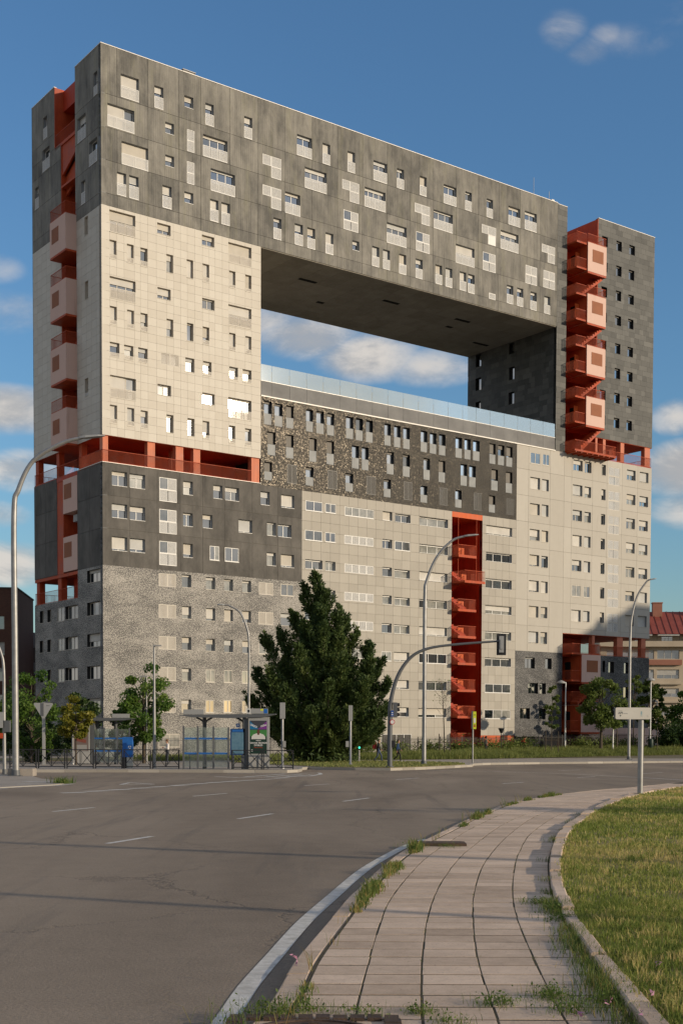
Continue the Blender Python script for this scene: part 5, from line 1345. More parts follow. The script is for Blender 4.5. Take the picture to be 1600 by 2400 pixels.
# ---- manhole cover and rusty utility cover in the pavement
M['iron'] = mat('rusty_iron', rough=.75, fn=m_vary((.045, .03, .022), (.10, .062, .042), 8., .5, 60.))
mh = empty('manhole_cover', (-.16, 7.2, gz(7.05) + HPN + .004), 0, 'rusty iron manhole cover in a square frame at the foot of the path', 'manhole cover')
q = MB(); n = 40
ring = [(math.cos(2 * math.pi * i / n) * .40, math.sin(2 * math.pi * i / n) * .40) for i in range(n)]
rin = [(x * .93, y * .93) for x, y in ring]
q.add([(x, y, 0) for x, y in ring] + [(x, y, .014) for x, y in ring] + [(x, y, .014) for x, y in rin] + [(x, y, .004) for x, y in rin],
      [(i, (i + 1) % n, n + (i + 1) % n, n + i) for i in range(n)] + [(n + i, n + (i + 1) % n, 2 * n + (i + 1) % n, 2 * n + i) for i in range(n)] + [(2 * n + i, 2 * n + (i + 1) % n, 3 * n + (i + 1) % n, 3 * n + i) for i in range(n)] + [tuple(range(3 * n, 4 * n))])
disc = q.build('disc', M['iron'], mh)
q = MB()
for i in range(-3, 4):
    for j in range(-3, 4):
        if i * i + j * j < 10: q.box(i * .1 - .03, i * .1 + .03, j * .1 - .012, j * .1 + .012, .004, .016)
q.build('grip_studs', M['iron'], disc, kind='stuff')
for sx, sy, lx_, ly_ in ((0, -.47, .52, .05), (0, .47, .52, .05), (-.47, 0, .05, .42), (.47, 0, .05, .42)):
    k2 = int(max(lx_, ly_) * 2 / .1)
    for i in range(k2):
        q = MB()
        if lx_ > ly_: a = -lx_ + (i + .5) * 2 * lx_ / k2; q.box(sx + a - .043, sx + a + .043, sy - ly_, sy + ly_, -.005, .012 + (i % 3) * .002)
        else: a = -ly_ + (i + .5) * 2 * ly_ / k2; q.box(sx - lx_, sx + lx_, sy + a - .043, sy + a + .043, -.005, .012 + (i % 3) * .002)
        q.build('frame_brick', M['iron'], mh)
uc = MB(); uc.box(-.42, .42, -.22, .22, -.02, .045); uc.box(-.38, .38, -.18, .18, .045, .052)
o = uc.build('utility_cover', M['iron'], None); o.location = (1.58, 20.6, gz(20.6) + HPN)
tag(o, 'rusty brown utility cover lying proud of the pavers beyond the bend', 'utility cover')

# ================================================================ GRASS AND WEEDS
def m_leaf(c1, c2, c3, trans=.3, rough=.6):
    def fn(t, bs, co):
        tn = tone_of(t)
        c = t.mix(t.mapr(tn, 0, .55), c1, c2)
        c = t.mix(t.mapr(tn, .6, 1.0), c, c3)
        t.link(c, bs.inputs['Base Color'])
        tl = t.n('ShaderNodeBsdfTranslucent'); t.link(c, tl.inputs['Color'])
        mx = t.n('ShaderNodeMixShader'); mx.inputs[0].default_value = trans
        t.link(bs.outputs[0], mx.inputs[1]); t.link(tl.outputs[0], mx.inputs[2])
        out = [n for n in t.t.nodes if n.type == 'OUTPUT_MATERIAL'][0]
        t.link(mx.outputs[0], out.inputs['Surface'])
        bs.inputs['Roughness'].default_value = rough
        bs.inputs['Specular IOR Level'].default_value = .25
    return fn
M['grass'] = mat('grass_blades', fn=m_leaf((.115, .165, .030), (.27, .30, .065), (.56, .43, .18), .42))
M['grass_far'] = mat('meadow_grass', fn=m_leaf((.085, .11, .028), (.19, .22, .058), (.38, .34, .14), .38))
M['weed'] = mat('weed_leaves', fn=m_leaf((.06, .12, .022), (.15, .20, .045), (.36, .25, .09), .4))
M['flower'] = mat('pink_flower', (.42, .20, .30), .6)

class Fast:
    """numpy triangle soup for foliage"""
    def __init__(self): self.v = []; self.tone = []
    def tris(self, arr, tone):            # arr (n,3,3), tone (n,)
        self.v.append(np.asarray(arr, np.float32)); self.tone.append(np.asarray(tone, np.float32))
    def build(self, name, mt, parent=None, kind='stuff', loc=None):
        v = np.concatenate(self.v).reshape(-1, 3); tn = np.concatenate(self.tone)
        n = len(v) // 3
        me = bpy.data.meshes.new(name)
        me.vertices.add(len(v)); me.vertices.foreach_set('co', v.ravel())
        me.loops.add(len(v)); me.loops.foreach_set('vertex_index', np.arange(len(v), dtype=np.int32))
        me.polygons.add(n); me.polygons.foreach_set('loop_start', np.arange(0, len(v), 3, dtype=np.int32))
        me.polygons.foreach_set('loop_total', np.full(n, 3, np.int32))
        at = me.attributes.new('tone', 'FLOAT', 'FACE'); at.data.foreach_set('value', tn)
        me.materials.append(mt); me.update(calc_edges=True); me.validate()
        o = bpy.data.objects.new(name, me); COL.objects.link(o)
        if parent: o.parent = parent
        if kind: o['kind'] = kind
        if loc: o.location = loc
        return o
nr = np.random.default_rng(11)
def blades(pos, h, wd, lean=.5, tone=None, dry=.3):
    """pos (n,3), h (n,), wd (n,) -> leaning grass blades (two triangles each)"""
    n = len(pos); a = nr.uniform(0, 2 * np.pi, n)
    side = np.stack([np.cos(a), np.sin(a), np.zeros(n)], 1) * wd[:, None] / 2
    la = nr.uniform(0, 2 * np.pi, n); lm = nr.uniform(0, lean, n) * h
    mid = pos + np.stack([np.cos(la) * lm * .35, np.sin(la) * lm * .35, h * .6], 1)
    tip = pos + np.stack([np.cos(la) * lm, np.sin(la) * lm, h * (1 - .25 * nr.uniform(0, 1, n))], 1)
    s7 = side * .75
    t1 = np.stack([pos - side, pos + side, mid + s7], 1); t2 = np.stack([pos - side, mid + s7, mid - s7], 1); t3 = np.stack([mid - s7, mid + s7, tip], 1)
    if tone is None: tone = np.clip(nr.normal(.42, .2, n) + (nr.uniform(0, 1, n) < dry) * .45, 0, 1)
    return np.concatenate([t1, t2, t3]), np.concatenate([tone, tone, tone])
def vnoise(x, y, s):
    """cheap smooth value noise for patchiness"""
    def h(i, j): return np.modf(np.abs(np.sin(i * 127.1 + j * 311.7) * 43758.5453))[0]
    x = x / s; y = y / s; i = np.floor(x); j = np.floor(y); fx = x - i; fy = y - j
    fx = fx * fx * (3 - 2 * fx); fy = fy * fy * (3 - 2 * fy)
    return (h(i, j) * (1 - fx) + h(i + 1, j) * fx) * (1 - fy) + (h(i, j + 1) * (1 - fx) + h(i + 1, j + 1) * fx) * fy
kry = np.array([p[1] for p in KR]); krx = np.array([p[0] for p in KR])
F = Fast()
for (y0, y1, xmax, dens, hh, ww) in ((6.3, 9, .33, 7500, .055, .0055), (9, 13, .33, 4200, .06, .007), (13, 20, .33, 1700, .065, .010), (20, 32, .34, 600, .075, .017), (32, 52, .36, 220, .085, .03)):
    A_ = (y1 - y0) * (xmax * y1 - 1.6)
    n = int(A_ * dens)
    y = nr.uniform(y0, y1, n); x = nr.uniform(1.6, xmax * y1 + .5, n)
    kx = np.interp(y, kry, krx); ok = (x > kx - .03) & (x < xmax * y + .6)
    x, y = x[ok], y[ok]; n = len(x)
    pn = vnoise(x, y, .9) * .6 + vnoise(x + 9, y, .25) * .4
    keep = nr.uniform(0, 1, n) < .15 + .95 * pn
    x, y, pn = x[keep], y[keep], pn[keep]; n = len(x)
    kx = np.interp(y, kry, krx)
    z = np.array([gz(b) for b in y]) + HPN + .03 + (x - kx) / np.maximum(60 - kx, 1) * .2
    h = hh * (.35 + .9 * pn) * nr.uniform(.6, 1.5, n)
    dryp = vnoise(x + 30, y + 5, 2.3)
    tone = np.clip(.25 + nr.normal(0, .14, n) + np.clip(dryp - .36, 0, 1) * 1.5 + (nr.uniform(0, 1, n) < .12) * .35, 0, 1)
    a_, b_ = blades(np.stack([x, y, z], 1), h, np.full(n, ww), .9, tone)
    F.tris(a_, b_)
for _ in range(520):
    y = 6.6 + 30 * rnd.random() ** 1.7; kx_ = np.interp(y, kry, krx); x = kx_ + .05 + rnd.random() * (.34 * y - kx_)
    if x < kx_: continue
    n = 26; dry_ = rnd.random() < .45
    p = np.column_stack([x + nr.normal(0, .03 + y * .003, n), y + nr.normal(0, .03 + y * .003, n), np.full(n, gz(y) + HPN + .03 + (x - kx_) / 58 * .2)])
    a_, b_ = blades(p, nr.uniform(.05, .12, n), np.full(n, .0045 + y * .0004), .7, np.clip(nr.normal(.85 if dry_ else .2, .12, n), 0, 1)); F.tris(a_, b_)
F.build('lawn_grass', M['grass'])
tag(bpy.data.objects['lawn_grass'], 'sunlit mown grass of the lawn beside the curved path', 'grass')
# meadow grass on the bank and round the conifer
F = Fast()
def scatter_quad(P, n):
    """n random points in a quad given by 4 xyz corners"""
    P = np.array(P); s = nr.uniform(0, 1, n)[:, None]; t = nr.uniform(0, 1, n)[:, None]
    return (P[0] * (1 - s) + P[1] * s) * (1 - t) + (P[3] * (1 - s) + P[2] * s) * t
for i in range(1, len(front_line) - 2):
    a, b = front_line[i], front_line[i + 1]; c_, d_ = back_line[i], back_line[i + 1]
    za, zb = gz(a[1]) + HP + .02, gz(b[1]) + HP + .02
    m1, m2 = Vector((*a, 0)).lerp(Vector((c_.x, c_.y, 0)), .35), Vector((*b, 0)).lerp(Vector((d_.x, d_.y, 0)), .35)
    zm1, zm2 = za * .35 + ZB_[i] * .65, zb * .35 + ZB_[i + 1] * .65
    for Q in (((*a, za), (*b, zb), (m2.x, m2.y, zm2), (m1.x, m1.y, zm1)), ((m1.x, m1.y, zm1), (m2.x, m2.y, zm2), (d_.x, d_.y, ZB_[i + 1]), (c_.x, c_.y, ZB_[i]))):
        p = scatter_quad(Q, 9000 if i > 2 else 3500)
        pn = vnoise(p[:, 0], p[:, 1], 2.2) * .6 + vnoise(p[:, 0], p[:, 1] + 7, .7) * .4
        hmax = .75 if i > 3 else .4
        h = (.12 + hmax * pn ** 1.5) * nr.uniform(.6, 1.4, len(p))
        a_, b_ = blades(p, h, np.full(len(p), .035), .6, np.clip(nr.normal(.38, .16, len(p)) + (pn - .5) * .5, 0, 1)); F.tris(a_, b_)
o = F.build('meadow_grass', M['grass_far']); tag(o, 'tall unmown green grass on the bank in front of the building', 'grass')
F = Fast()
ip = np.array(isl); n = 14000
p = np.stack([nr.uniform(-8, 8.6, n), nr.uniform(74, 100, n)], 1)
def inpoly(P, poly):
    x, y = P[:, 0], P[:, 1]; r = np.zeros(len(P), bool); m_ = len(poly)
    for i in range(m_):
        x1, y1 = poly[i]; x2, y2 = poly[(i + 1) % m_]
        r ^= ((y1 > y) != (y2 > y)) & (x < (x2 - x1) * (y - y1) / (y2 - y1 + 1e-12) + x1)
    return r
p = p[inpoly(p, isl)]
z = np.array([gz(b) for b in p[:, 1]]) + HP + .03
a_, b_ = blades(np.column_stack([p, z]), nr.uniform(.04, .13, len(p)), np.full(len(p), .05), .8, np.clip(nr.normal(.62, .2, len(p)), 0, 1)); F.tris(a_, b_)
o = F.build('island_grass', M['grass_far']); tag(o, 'short dry grass on the corner lawn under the conifer', 'grass')
# weeds along the kerb and in the grooves
F = Fast()
def weed_clump(x, y, z, n, r, h, wd, tn=.4):
    p = np.column_stack([x + nr.normal(0, r, n), y + nr.normal(0, r, n), np.full(n, z)])
    a_, b_ = blades(p, h * nr.uniform(.4, 1.3, n), np.full(n, wd), .9, np.clip(nr.normal(tn, .22, n), 0, 1)); F.tris(a_, b_)
rw = random.Random(17)
def quads_(c0, size):
    n = len(c0); a = nr.normal(0, 1, (n, 3)); a /= np.linalg.norm(a, axis=1)[:, None]
    b = np.cross(a, nr.normal(0, 1, (n, 3))); b /= np.linalg.norm(b, axis=1)[:, None] + 1e-9
    s_ = size * nr.uniform(.6, 1.5, n); a *= s_[:, None] / 2; b *= (s_ * .5)[:, None] / 2
    return np.concatenate([np.stack([c0 - a, c0 + b, c0 + a], 1), np.stack([c0 - a, c0 + a, c0 - b], 1)])
def zt(y): return gz(y) + HPN
y = 6.5
while y < 40:
    s = vnoise(np.array([y * 1.3]), np.array([3.3]), 1.1)[0]
    x = interp(PL, y) + .19 + rw.gauss(0, .02)
    if s > .44:
        hh = (.05 + .16 * max(0, s - .45)) * rw.uniform(.7, 1.5) * (1.6 if 19 < y < 32 else 1) * (1.25 if y < 9.5 else 1)
        weed_clump(x, y, zt(y), int(16 + 80 * (s - .44)), .028 + .05 * (s - .44), hh * .8, .0035 + y * .00045, .42 + rw.uniform(-.1, .35))
    if rw.random() < .10: weed_clump(x + rw.gauss(0, .05), y, zt(y), 5, .02, rw.uniform(.14, .30), .002 + y * .0003, .85)
    y += .07 + y * .003
for G_, pr in ((G1, .55), (G2, .35), (G3, .35), (G4, .6)):
    y = 6.5
    while y < 30:
        if rw.random() < pr: weed_clump(interp(G_, y), y, zt(y) - .018, rw.randint(6, 18), .011, rw.uniform(.012, .032), .003, rw.uniform(.3, .8))
        y += .09
y = 6.6
while y < 30:
    s = vnoise(np.array([y * 1.1 + 40]), np.array([8.3]), .9)[0]
    if (s > .42 and y < 14.2) or rw.random() < .06:
        weed_clump(interp(PR, y) + rw.gauss(0, .03), y, zt(y), int(20 + 80 * (s - .35)), .04 + .04 * (s > .6), (.05 + .12 * (s - .3)) * rw.uniform(.7, 1.2), .005, .4 + rw.uniform(-.1, .3))
    y += .08
for (x, y, n, r, h) in [(a * KS, b * KS, c_, d_, e_) for a, b, c_, d_, e_ in ((-.40, 7.42, 160, .09, .16), (-.2, 7.55, 110, .09, .1), (-.62, 7.05, 40, .1, .24), (.47, 7.5, 90, .06, .08), (.95, 7.75, 120, .08, .11), (1.32, 7.95, 190, .10, .13), (1.38, 7.55, 160, .1, .12), (1.62, 7.8, 120, .1, .13), (1.86, 7.95, 150, .12, .15), (2.05, 7.5, 120, .12, .18), (.62, 7.2, 70, .08, .1), (.12, 7.45, 70, .1, .09), (1.95, 12.6, 150, .09, .1), (1.98, 11.4, 170, .1, .12), (2.02, 11.9, 150, .09, .14), (1.1, 19.2, 110, .12, .14), (1.6, 19.3, 90, .12, .10))]:
    weed_clump(x, y, zt(y) - .005, int(n * 1.3), r, h * .75, .0036, .45)
    lf_ = np.column_stack([x + nr.normal(0, r * .8, n), y + nr.normal(0, r * .8, n), zt(y) + np.abs(nr.normal(h * .3, h * .22, n))])
    F.tris(quads_(lf_, .022), np.tile(np.clip(nr.normal(.3, .18, n), 0, 1), 2))
weed_clump(-10.95, 50.2, gz(50) + .03, 160, .22, .28, .02, .25); weed_clump(-10.8, 49.8, gz(50) + .03, 100, .18, .2, .02, .4)
o = F.build('weeds', M['weed']); tag(o, 'weeds and dry stalks growing along the kerb and in the paving joints', 'weeds')
F = Fast()
for (x, y, h) in ((-.33, 9.0, .16), (-.31, 8.95, .12), (1.62, 7.6, .14), (1.38, 7.4, .09), (2.0, 7.3, .1), (1.75, 7.45, .1), (2.1, 7.5, .12), (1.9, 7.8, .14), (2.3, 9.2, .08), (2.42, 8.6, .07)):
    for k_ in range(5):
        c0 = np.array([x, y, zt(y) + h]) + nr.normal(0, .012, 3)
        F.tris((c0 + nr.normal(0, .011, (1, 3, 3))), [.5])
o = F.build('pink_flowers', M['flower']); tag(o, 'small pink wild flowers among the weeds beside the path', 'flowers')
# ================================================================ STREET FURNITURE
def bz(y): return gz(y) + HP
def bez(pts, n=8):
    """smooth polyline through points (catmull-rom)"""
    P_ = [Vector(p) for p in pts]; out = []
    for i in range(len(P_) - 1):
        p0, p1, p2, p3 = P_[max(i - 1, 0)], P_[i], P_[i + 1], P_[min(i + 2, len(P_) - 1)]
        for k in range(n):
            t = k / n
            out.append(.5 * ((2 * p1) + (-p0 + p2) * t + (2 * p0 - 5 * p1 + 4 * p2 - p3) * t * t + (-p0 + 3 * p1 - 3 * p2 + p3) * t ** 3))
    return out + [P_[-1]]
def street_lamp(loc, label, profile, r0, r1, head=.9, mt='steel', cat='street lamp', foot=True):
    """profile: (dx, z) points of the bent pole, the head sits at its end"""
    o = empty('street_lamp', loc, 0, label, cat, 'street lamps')
    pts = bez([(a, 0, b) for a, b in profile], 7)
    q = MB(); n = len(pts)
    q.tube(pts, [r0 + (r1 - r0) * i / (n - 1) for i in range(n)], 14)
    q.build('pole', M[mt], o)
    if foot:
        q = MB(); q.box(-r0 * 1.9, r0 * 1.9, -r0 * 1.9, r0 * 1.9, 0, .04); q.tube([(0, 0, .04), (0, 0, .28)], [r0 * 1.35, r0 * 1.2], 14); q.build('base_plate', M['steel_dark'], o)
    e = pts[-1]; d = (pts[-1] - pts[-3]).normalized(); d.z *= .45; d.normalize()
    q = MB(); s = head
    prof = [(0, .10, .06), (.25, .17, .075), (.75, .16, .06), (1.0, .06, .035)]
    vs = []; fs = []
    side = Vector((0, 1, 0)); u = d.cross(side); u = u if u.z > 0 else -u
    for t_, w_, h_ in prof:
        c0 = e + d * (t_ * s - .06)
        for a, b in ((-1, -.4), (1, -.4), (.75, 1), (-.75, 1)): vs.append(tuple(c0 + side * (a * w_) + u * (b * h_)))
    for i in range(3):
        for k_ in range(4): fs.append((i * 4 + k_, i * 4 + (k_ + 1) % 4, i * 4 + 4 + (k_ + 1) % 4, i * 4 + 4 + k_))
    fs += [(0, 3, 2, 1), (12, 13, 14, 15)]
    q.add(vs, fs); hd = q.build('lamp_head', M['steel_dark' if mt != 'steel' else 'greyplastic'], o)
    q = MB(); c0 = e + d * (.5 * s)
    q.add([tuple(c0 + d * (a * s * .28) + side * (b * .11) - u * .034) for a, b in ((-1, -1), (1, -1), (1, 1), (-1, 1))], [(0, 1, 2, 3)]); q.build('lamp_glass', M['frost'], hd)
    return o
street_lamp((-15.1, 59.4, gz(59.4) + .03), 'tall galvanised lamp with curved arm, nearest at the left edge', [(0, 0), (0, 6), (.0, 12.0), (.22, 13.2), (.9, 14.5), (2.2, 15.3), (3.1, 15.55)], .155, .075, 1.15)
street_lamp((5.43, 84.5, bz(84.5)), 'tall grey lamp with curved arm standing before the red stair slot', [(0, 0), (0, 6), (0, 11.0), (.12, 12.1), (.75, 13.6), (1.75, 14.7), (2.6, 15.0)], .145, .065, .95)
street_lamp((24.87, 111.0, bz(111)), 'tall pale lamp behind the white street sign, arm bent to the right', [(0, 0), (0, 6), (0, 10.8), (.15, 12.6), (.6, 14.2), (1.3, 15.3), (1.55, 15.5)], .13, .065, .7)
street_lamp((-6.29, 87.0, bz(87)), 'thin curved lamp between the bus shelter and the conifer', [(0, 0), (0, 5), (0, 8.2), (-.15, 9.2), (-.6, 10.2), (-1.3, 10.65), (-1.7, 10.72)], .09, .045, .5)
lp = street_lamp((-16.1, 61.2, gz(61) + .03), 'thin curved pole carrying traffic signals at the far left edge', [(0, 0), (0, 3), (0, 5.0), (-.12, 5.8), (-.5, 6.6), (-1.2, 7.1)], .085, .05, .5)
for (x0, x1, z0, z1, mt) in ((-.18, .04, 2.25, 3.0, 'greyplastic'), (.0, .30, 2.05, 2.6, 'steel_dark'), (-.28, -.06, 1.75, 2.0, 'red')):
    q = MB(); q.box(x0, x1, -.16, .1, z0, z1); q.build('signal_box', M[mt], lp)
def post_lamp(loc, h, r, head_dx, label, mt='steel'):
    o = empty('post_lamp', loc, 0, label, 'street lamp', 'slim post lamps')
    q = MB(); q.tube([(0, 0, 0), (0, 0, h * .4), (0, 0, h)], [r, r * .9, r * .6], 10); q.build('pole', M[mt], o)
    q = MB(); q.box(min(0, head_dx) - .06, max(0, head_dx) + .06, -.12, .12, h, h + .07); q.build('lamp_head', M['greyplastic'], o)
    return o
post_lamp((-10.64, 72.9, bz(72.9)), 6.9, .085, .35, 'slim straight post lamp in front of the round leafy tree')
post_lamp((-13.03, 85.7, bz(85.7)), 5.8, .07, -.4, 'shorter slim post lamp just left of the straight one by the leafy tree')
def dish_lamp(loc, h, label, dx=-.5):
    o = empty('park_lamp', loc, 0, label, 'park lamp', 'park lamps with round heads')
    q = MB(); q.tube([(0, 0, 0), (0, 0, h)], [.085, .06], 10); q.build('pole', M['whitepaint'], o)
    q = MB(); q.tube([(0, 0, h - .1), (dx * .6, 0, h + .05)], .03, 6); q.build('arm', M['whitepaint'], o)
    q = MB(); q.tube([(dx, 0, h - .12), (dx, 0, h - .02), (dx, 0, h + .12), (dx, 0, h + .22)], [.46, .5, .3, .03], 16); q.build('lamp_head', M['greyplastic'], o)
    return o
dish_lamp((24.4, 140, -.35), 7.3, 'white park lamp left of the round tree by the stairs')
dish_lamp((33.8, 140.5, -.3), 7.6, 'white park lamp with round head above the street sign', -.05)
dish_lamp((38.3, 156, -.3), 5.6, 'white park lamp before the trees at the right edge', -.4)
dish_lamp((29.3, 138.5, -.3), 4.9, 'short white park lamp behind the round tree', .35)
o = empty('lantern', (16.8, 135, -.55), 0, 'small black lantern before the orange plinth', 'lantern')
q = MB(); q.tube([(0, 0, 0), (0, 0, 1.95)], .04, 8); q.build('pole', M['black_metal'], o)
q = MB(); q.tube([(0, 0, 1.95), (0, 0, 2.4)], [.12, .3], 8); q.tube([(0, 0, 2.4), (0, 0, 2.48)], [.36, .3], 8); q.build('lamp_head', M['black_metal'], o)
# concrete block by the big lamp
q = MB(); q.box(-.62, .55, -.4, .4, 0, .33); q.box(-.6, .53, -.38, .38, .33, .345); o = q.build('concrete_block', M['paving_far']); o.location = (-14.9, 59.9, gz(60) + .03)
tag(o, 'low grey concrete block round the foot of the nearest lamp', 'concrete block')
# give-way sign seen from behind
o = empty('give_way_sign', (-18.65, 80.3, bz(80.3)), 0, 'grey back of a triangular give-way sign on a post', 'road sign')
q = MB(); q.box(-.09, .09, -.05, .05, 0, 3.9); q.build('post', M['greyplastic'], o)
q = MB(); tri = [(-.56, 3.88), (.56, 3.88), (.60, 3.78), (.08, 2.92), (-.08, 2.92), (-.60, 3.78)]
q.poly([(a, -.075, b) for a, b in tri]); q.poly([(a, -.052, b) for a, b in tri][::-1])
for i in range(6):
    a, b = tri[i], tri[(i + 1) % 6]; q.quad((a[0], -.075, a[1]), (b[0], -.075, b[1]), (b[0], -.052, b[1]), (a[0], -.052, a[1]))
pt = q.build('sign_plate', M['greyplastic'], o)
q = MB(); q.box(-.16, .02, -.09, -.077, 3.05, 3.86); q.build('clamp_bar', M['steel_dark'], pt)
for k_ in range(3):
    q = MB(); q.box(.2 + k_ * .07, .24 + k_ * .07, -.079, -.0765, 3.68, 3.72); q.build('stamped_mark', M['black_metal'], pt)
# signals on posts
def signal_post(loc, h, bw, bh, label, small=None, boxmat='greyplastic', r=.07):
    o = empty('signal_post', loc, 0, label, 'traffic signal', 'grey signal posts')
    q = MB(); q.tube([(0, 0, 0), (0, 0, .12), (0, 0, .14), (0, 0, h)], [r * 1.8, r * 1.6, r, r * .9], 12); q.build('post', M['steel'], o)
    q = MB(); q.box(-bw / 2, bw / 2, -.18, .12, h - bh, h + .02); b_ = q.build('signal_housing', M[boxmat], o)
    q = MB()
    for k_ in range(3): q.tube([(0, .12, h - bh * (.2 + .3 * k_)), (0, .2, h - bh * (.2 + .3 * k_))], bw * .4, 10)
    q.build('signal_hood', M['black_metal'], b_)
    if small:
        q = MB(); q.box(small[0], small[1], -.12, .1, small[2], small[3]); q.build('push_button_box', M['greyplastic'], o)
    return o
signal_post((-3.31, 71.8, bz(71.8)), 3.68, .28, .88, 'grey signal post right of the bus shelter', (.02, .18, 1.2, 1.55))
signal_post((.56, 80.9, bz(80.9)), 3.78, .25, .95, 'grey signal post in front of the conifer', (-.3, -.1, 1.18, 1.55))
signal_post((-17.2, 82, bz(82)), 3.3, .22, .5, 'dark signal post in front of the yellow-green tree', (-.06, .24, 2.2, 2.85), 'steel_dark', .06)
o = empty('pedestrian_signal', (1.25, 91.7, bz(91.7)), 0, 'low pedestrian signal showing green beside the conifer', 'traffic signal')
q = MB(); q.tube([(0, 0, 0), (0, 0, 1.0)], .055, 10); q.build('post', M['steel'], o)
q = MB(); q.box(-.1, .1, -.09, .09, .92, 1.22); hs = q.build('housing', M['black_metal'], o)
mg = mat('green_lamp', (.05, .9, .55), .4); mg.node_tree.nodes['Principled BSDF'].inputs['Emission Color'].default_value = (.05, .9, .55, 1); mg.node_tree.nodes['Principled BSDF'].inputs['Emission Strength'].default_value = 1.6
q = MB(); q.tube([(.02, -.092, 1.08), (.02, -.1, 1.08)], .07, 12); q.build('green_light', mg, hs)
# signal mast with long arm
o = empty('signal_mast', (2.82, 75.0, bz(75)), 0, 'tall bent signal mast with long arm reaching over the road', 'traffic signal')
pts = bez([(0, 0, 0), (0, 0, 2.5), (.05, 0, 3.9), (.42, 0, 5.3), (1.05, 0, 6.3), (1.85, 0, 6.85), (3.2, 0, 7.15), (6.35, 0, 7.42)], 7); n = len(pts)
q = MB(); q.tube(pts, [.15 + (.06 - .15) * i / (n - 1) for i in range(n)], 14); q.tube([(0, 0, 0), (0, 0, .1)], .24, 14); q.build('mast', M['steel_dark'], o)
q = MB(); q.box(6.2, 6.75, .02, .06, 6.6, 7.85); hd = q.build('signal_backboard', M['black_metal'], o)
q = MB(); q.box(6.33, 6.6, -.16, .015, 6.75, 7.7); q.box(6.38, 6.55, -.22, -.161, 6.95, 7.5); q.build('signal_housing', M['greyplastic'], hd)
q = MB()
for k_ in range(3): q.tube([(6.47, .06, 6.92 + k_ * .3), (6.47, .22, 6.92 + k_ * .3)], .11, 12)
q.build('signal_hood', M['black_metal'], hd)
q = MB(); q.box(.17, .42, -.14, .16, 2.95, 3.82); hd = q.build('signal_housing', M['steel_dark'], o)
q = MB()
for k_ in range(3): q.tube([(.42, 0, 3.1 + k_ * .29), (.56, 0, 3.13 + k_ * .29)], [.11, .09], 10)
q.build('signal_hood', M['black_metal'], hd)
q = MB(); q.box(.05, .2, -.2, -.17, 3.0, 3.35); sg = q.build('blue_sign', mat('sign_blue', (.02, .08, .32), .5), o)
q = MB()
for k_ in range(2): q.box(.08, .17, -.205, -.202, 3.08 + .12 * k_, 3.13 + .12 * k_)
q.build('white_bar', M['whitepaint'], sg)
q = MB(); q.tube([(.13, -.19, 2.68), (.13, -.165, 2.68)], .15, 18); sg = q.build('round_sign', mat('sign_red', (.5, .03, .03), .5), o)
q = MB(); q.tube([(.13, -.197, 2.68), (.13, -.191, 2.68)], .11, 18); q.build('sign_face', M['whitepaint'], sg)
q = MB(); q.box(.1, .3, -.1, .12, 1.2, 1.6); q.build('pedestrian_housing', M['black_metal'], o)
# bus-stop flag
o = empty('bus_stop_flag', (9.54, 93.3, bz(93.3)), 0, 'yellow-green bus stop flag on a thin post', 'bus stop sign')
q = MB(); q.tube([(0, 0, 0), (0, 0, 3.7)], .055, 10); q.build('post', M['steel'], o)
my = mat('stop_yellow', (.62, .66, .04), .45)
q = MB(); q.box(-.1, .0, -.1, .1, 2.45, 3.75); q.build('side_panel', M['steel_dark'], o)
q = MB(); q.box(.003, .23, -.1, .1, 2.45, 3.72); fp = q.build('flag_panel', my, o)
for (z0, z1, mk) in ((2.6, 2.72, 'red'), (2.74, 2.78, 'black_metal'), (2.9, 3.25, 'whitepaint'), (3.45, 3.5, 'black_metal')):
    q = MB(); q.box(.05, .18, -.106, -.102, z0, z1); q.build('printed_band', M[mk], fp)

# ---- lettering as flat mesh
def text_mesh(s, size, mt, parent, loc, name='lettering', bold=False, align='CENTER', squeeze=1.):
    cu = bpy.data.curves.new(name, 'FONT'); cu.body = s; cu.size = size; cu.align_x = align; cu.align_y = 'CENTER'; cu.extrude = .001; cu.offset = size * .02 if bold else 0
    cu.resolution_u = 3
    ob = bpy.data.objects.new('tmp', cu); COL.objects.link(ob)
    dg = bpy.context.evaluated_depsgraph_get()
    me = bpy.data.meshes.new_from_object(ob.evaluated_get(dg))
    bpy.data.objects.remove(ob)
    me.name = name
    me.materials.clear(); me.materials.append(mt)
    o = bpy.data.objects.new(name, me); COL.objects.link(o)
    o.parent = parent; o.location = loc; o.rotation_euler = (math.pi / 2, 0, 0); o.scale = (squeeze, 1, 1)
    return o

# ---- street sign board on the right
o = empty('street_sign', (9.19, 39.4, gz(39.4) + HPN), 0, 'long white sign board on a thick steel post at the right', 'street sign')
q = MB(); q.tube([(0, 0, 0), (0, 0, 2.35)], .085, 16); q.tube([(0, 0, 0), (0, 0, .02)], .13, 16); q.build('post', M['steel'], o)
q = MB(); w0, w1, z0, z1, rr = -.72, .35, 2.36, 2.72, .045
pf = []
for cx, cz, a0 in ((w1 - rr, z1 - rr, 0), (w0 + rr, z1 - rr, 90), (w0 + rr, z0 + rr, 180), (w1 - rr, z0 + rr, 270)):
    for k_ in range(6): a = R(a0 + 18 * k_); pf.append((cx + rr * math.cos(a), cz + rr * math.sin(a)))
q.poly([(a, -.12, b) for a, b in pf]); q.poly([(a, .12, b) for a, b in pf][::-1])
for i in range(len(pf)):
    a, b = pf[i], pf[(i + 1) % len(pf)]; q.quad((a[0], -.12, a[1]), (b[0], -.12, b[1]), (b[0], .12, b[1]), (a[0], .12, a[1]), 1)
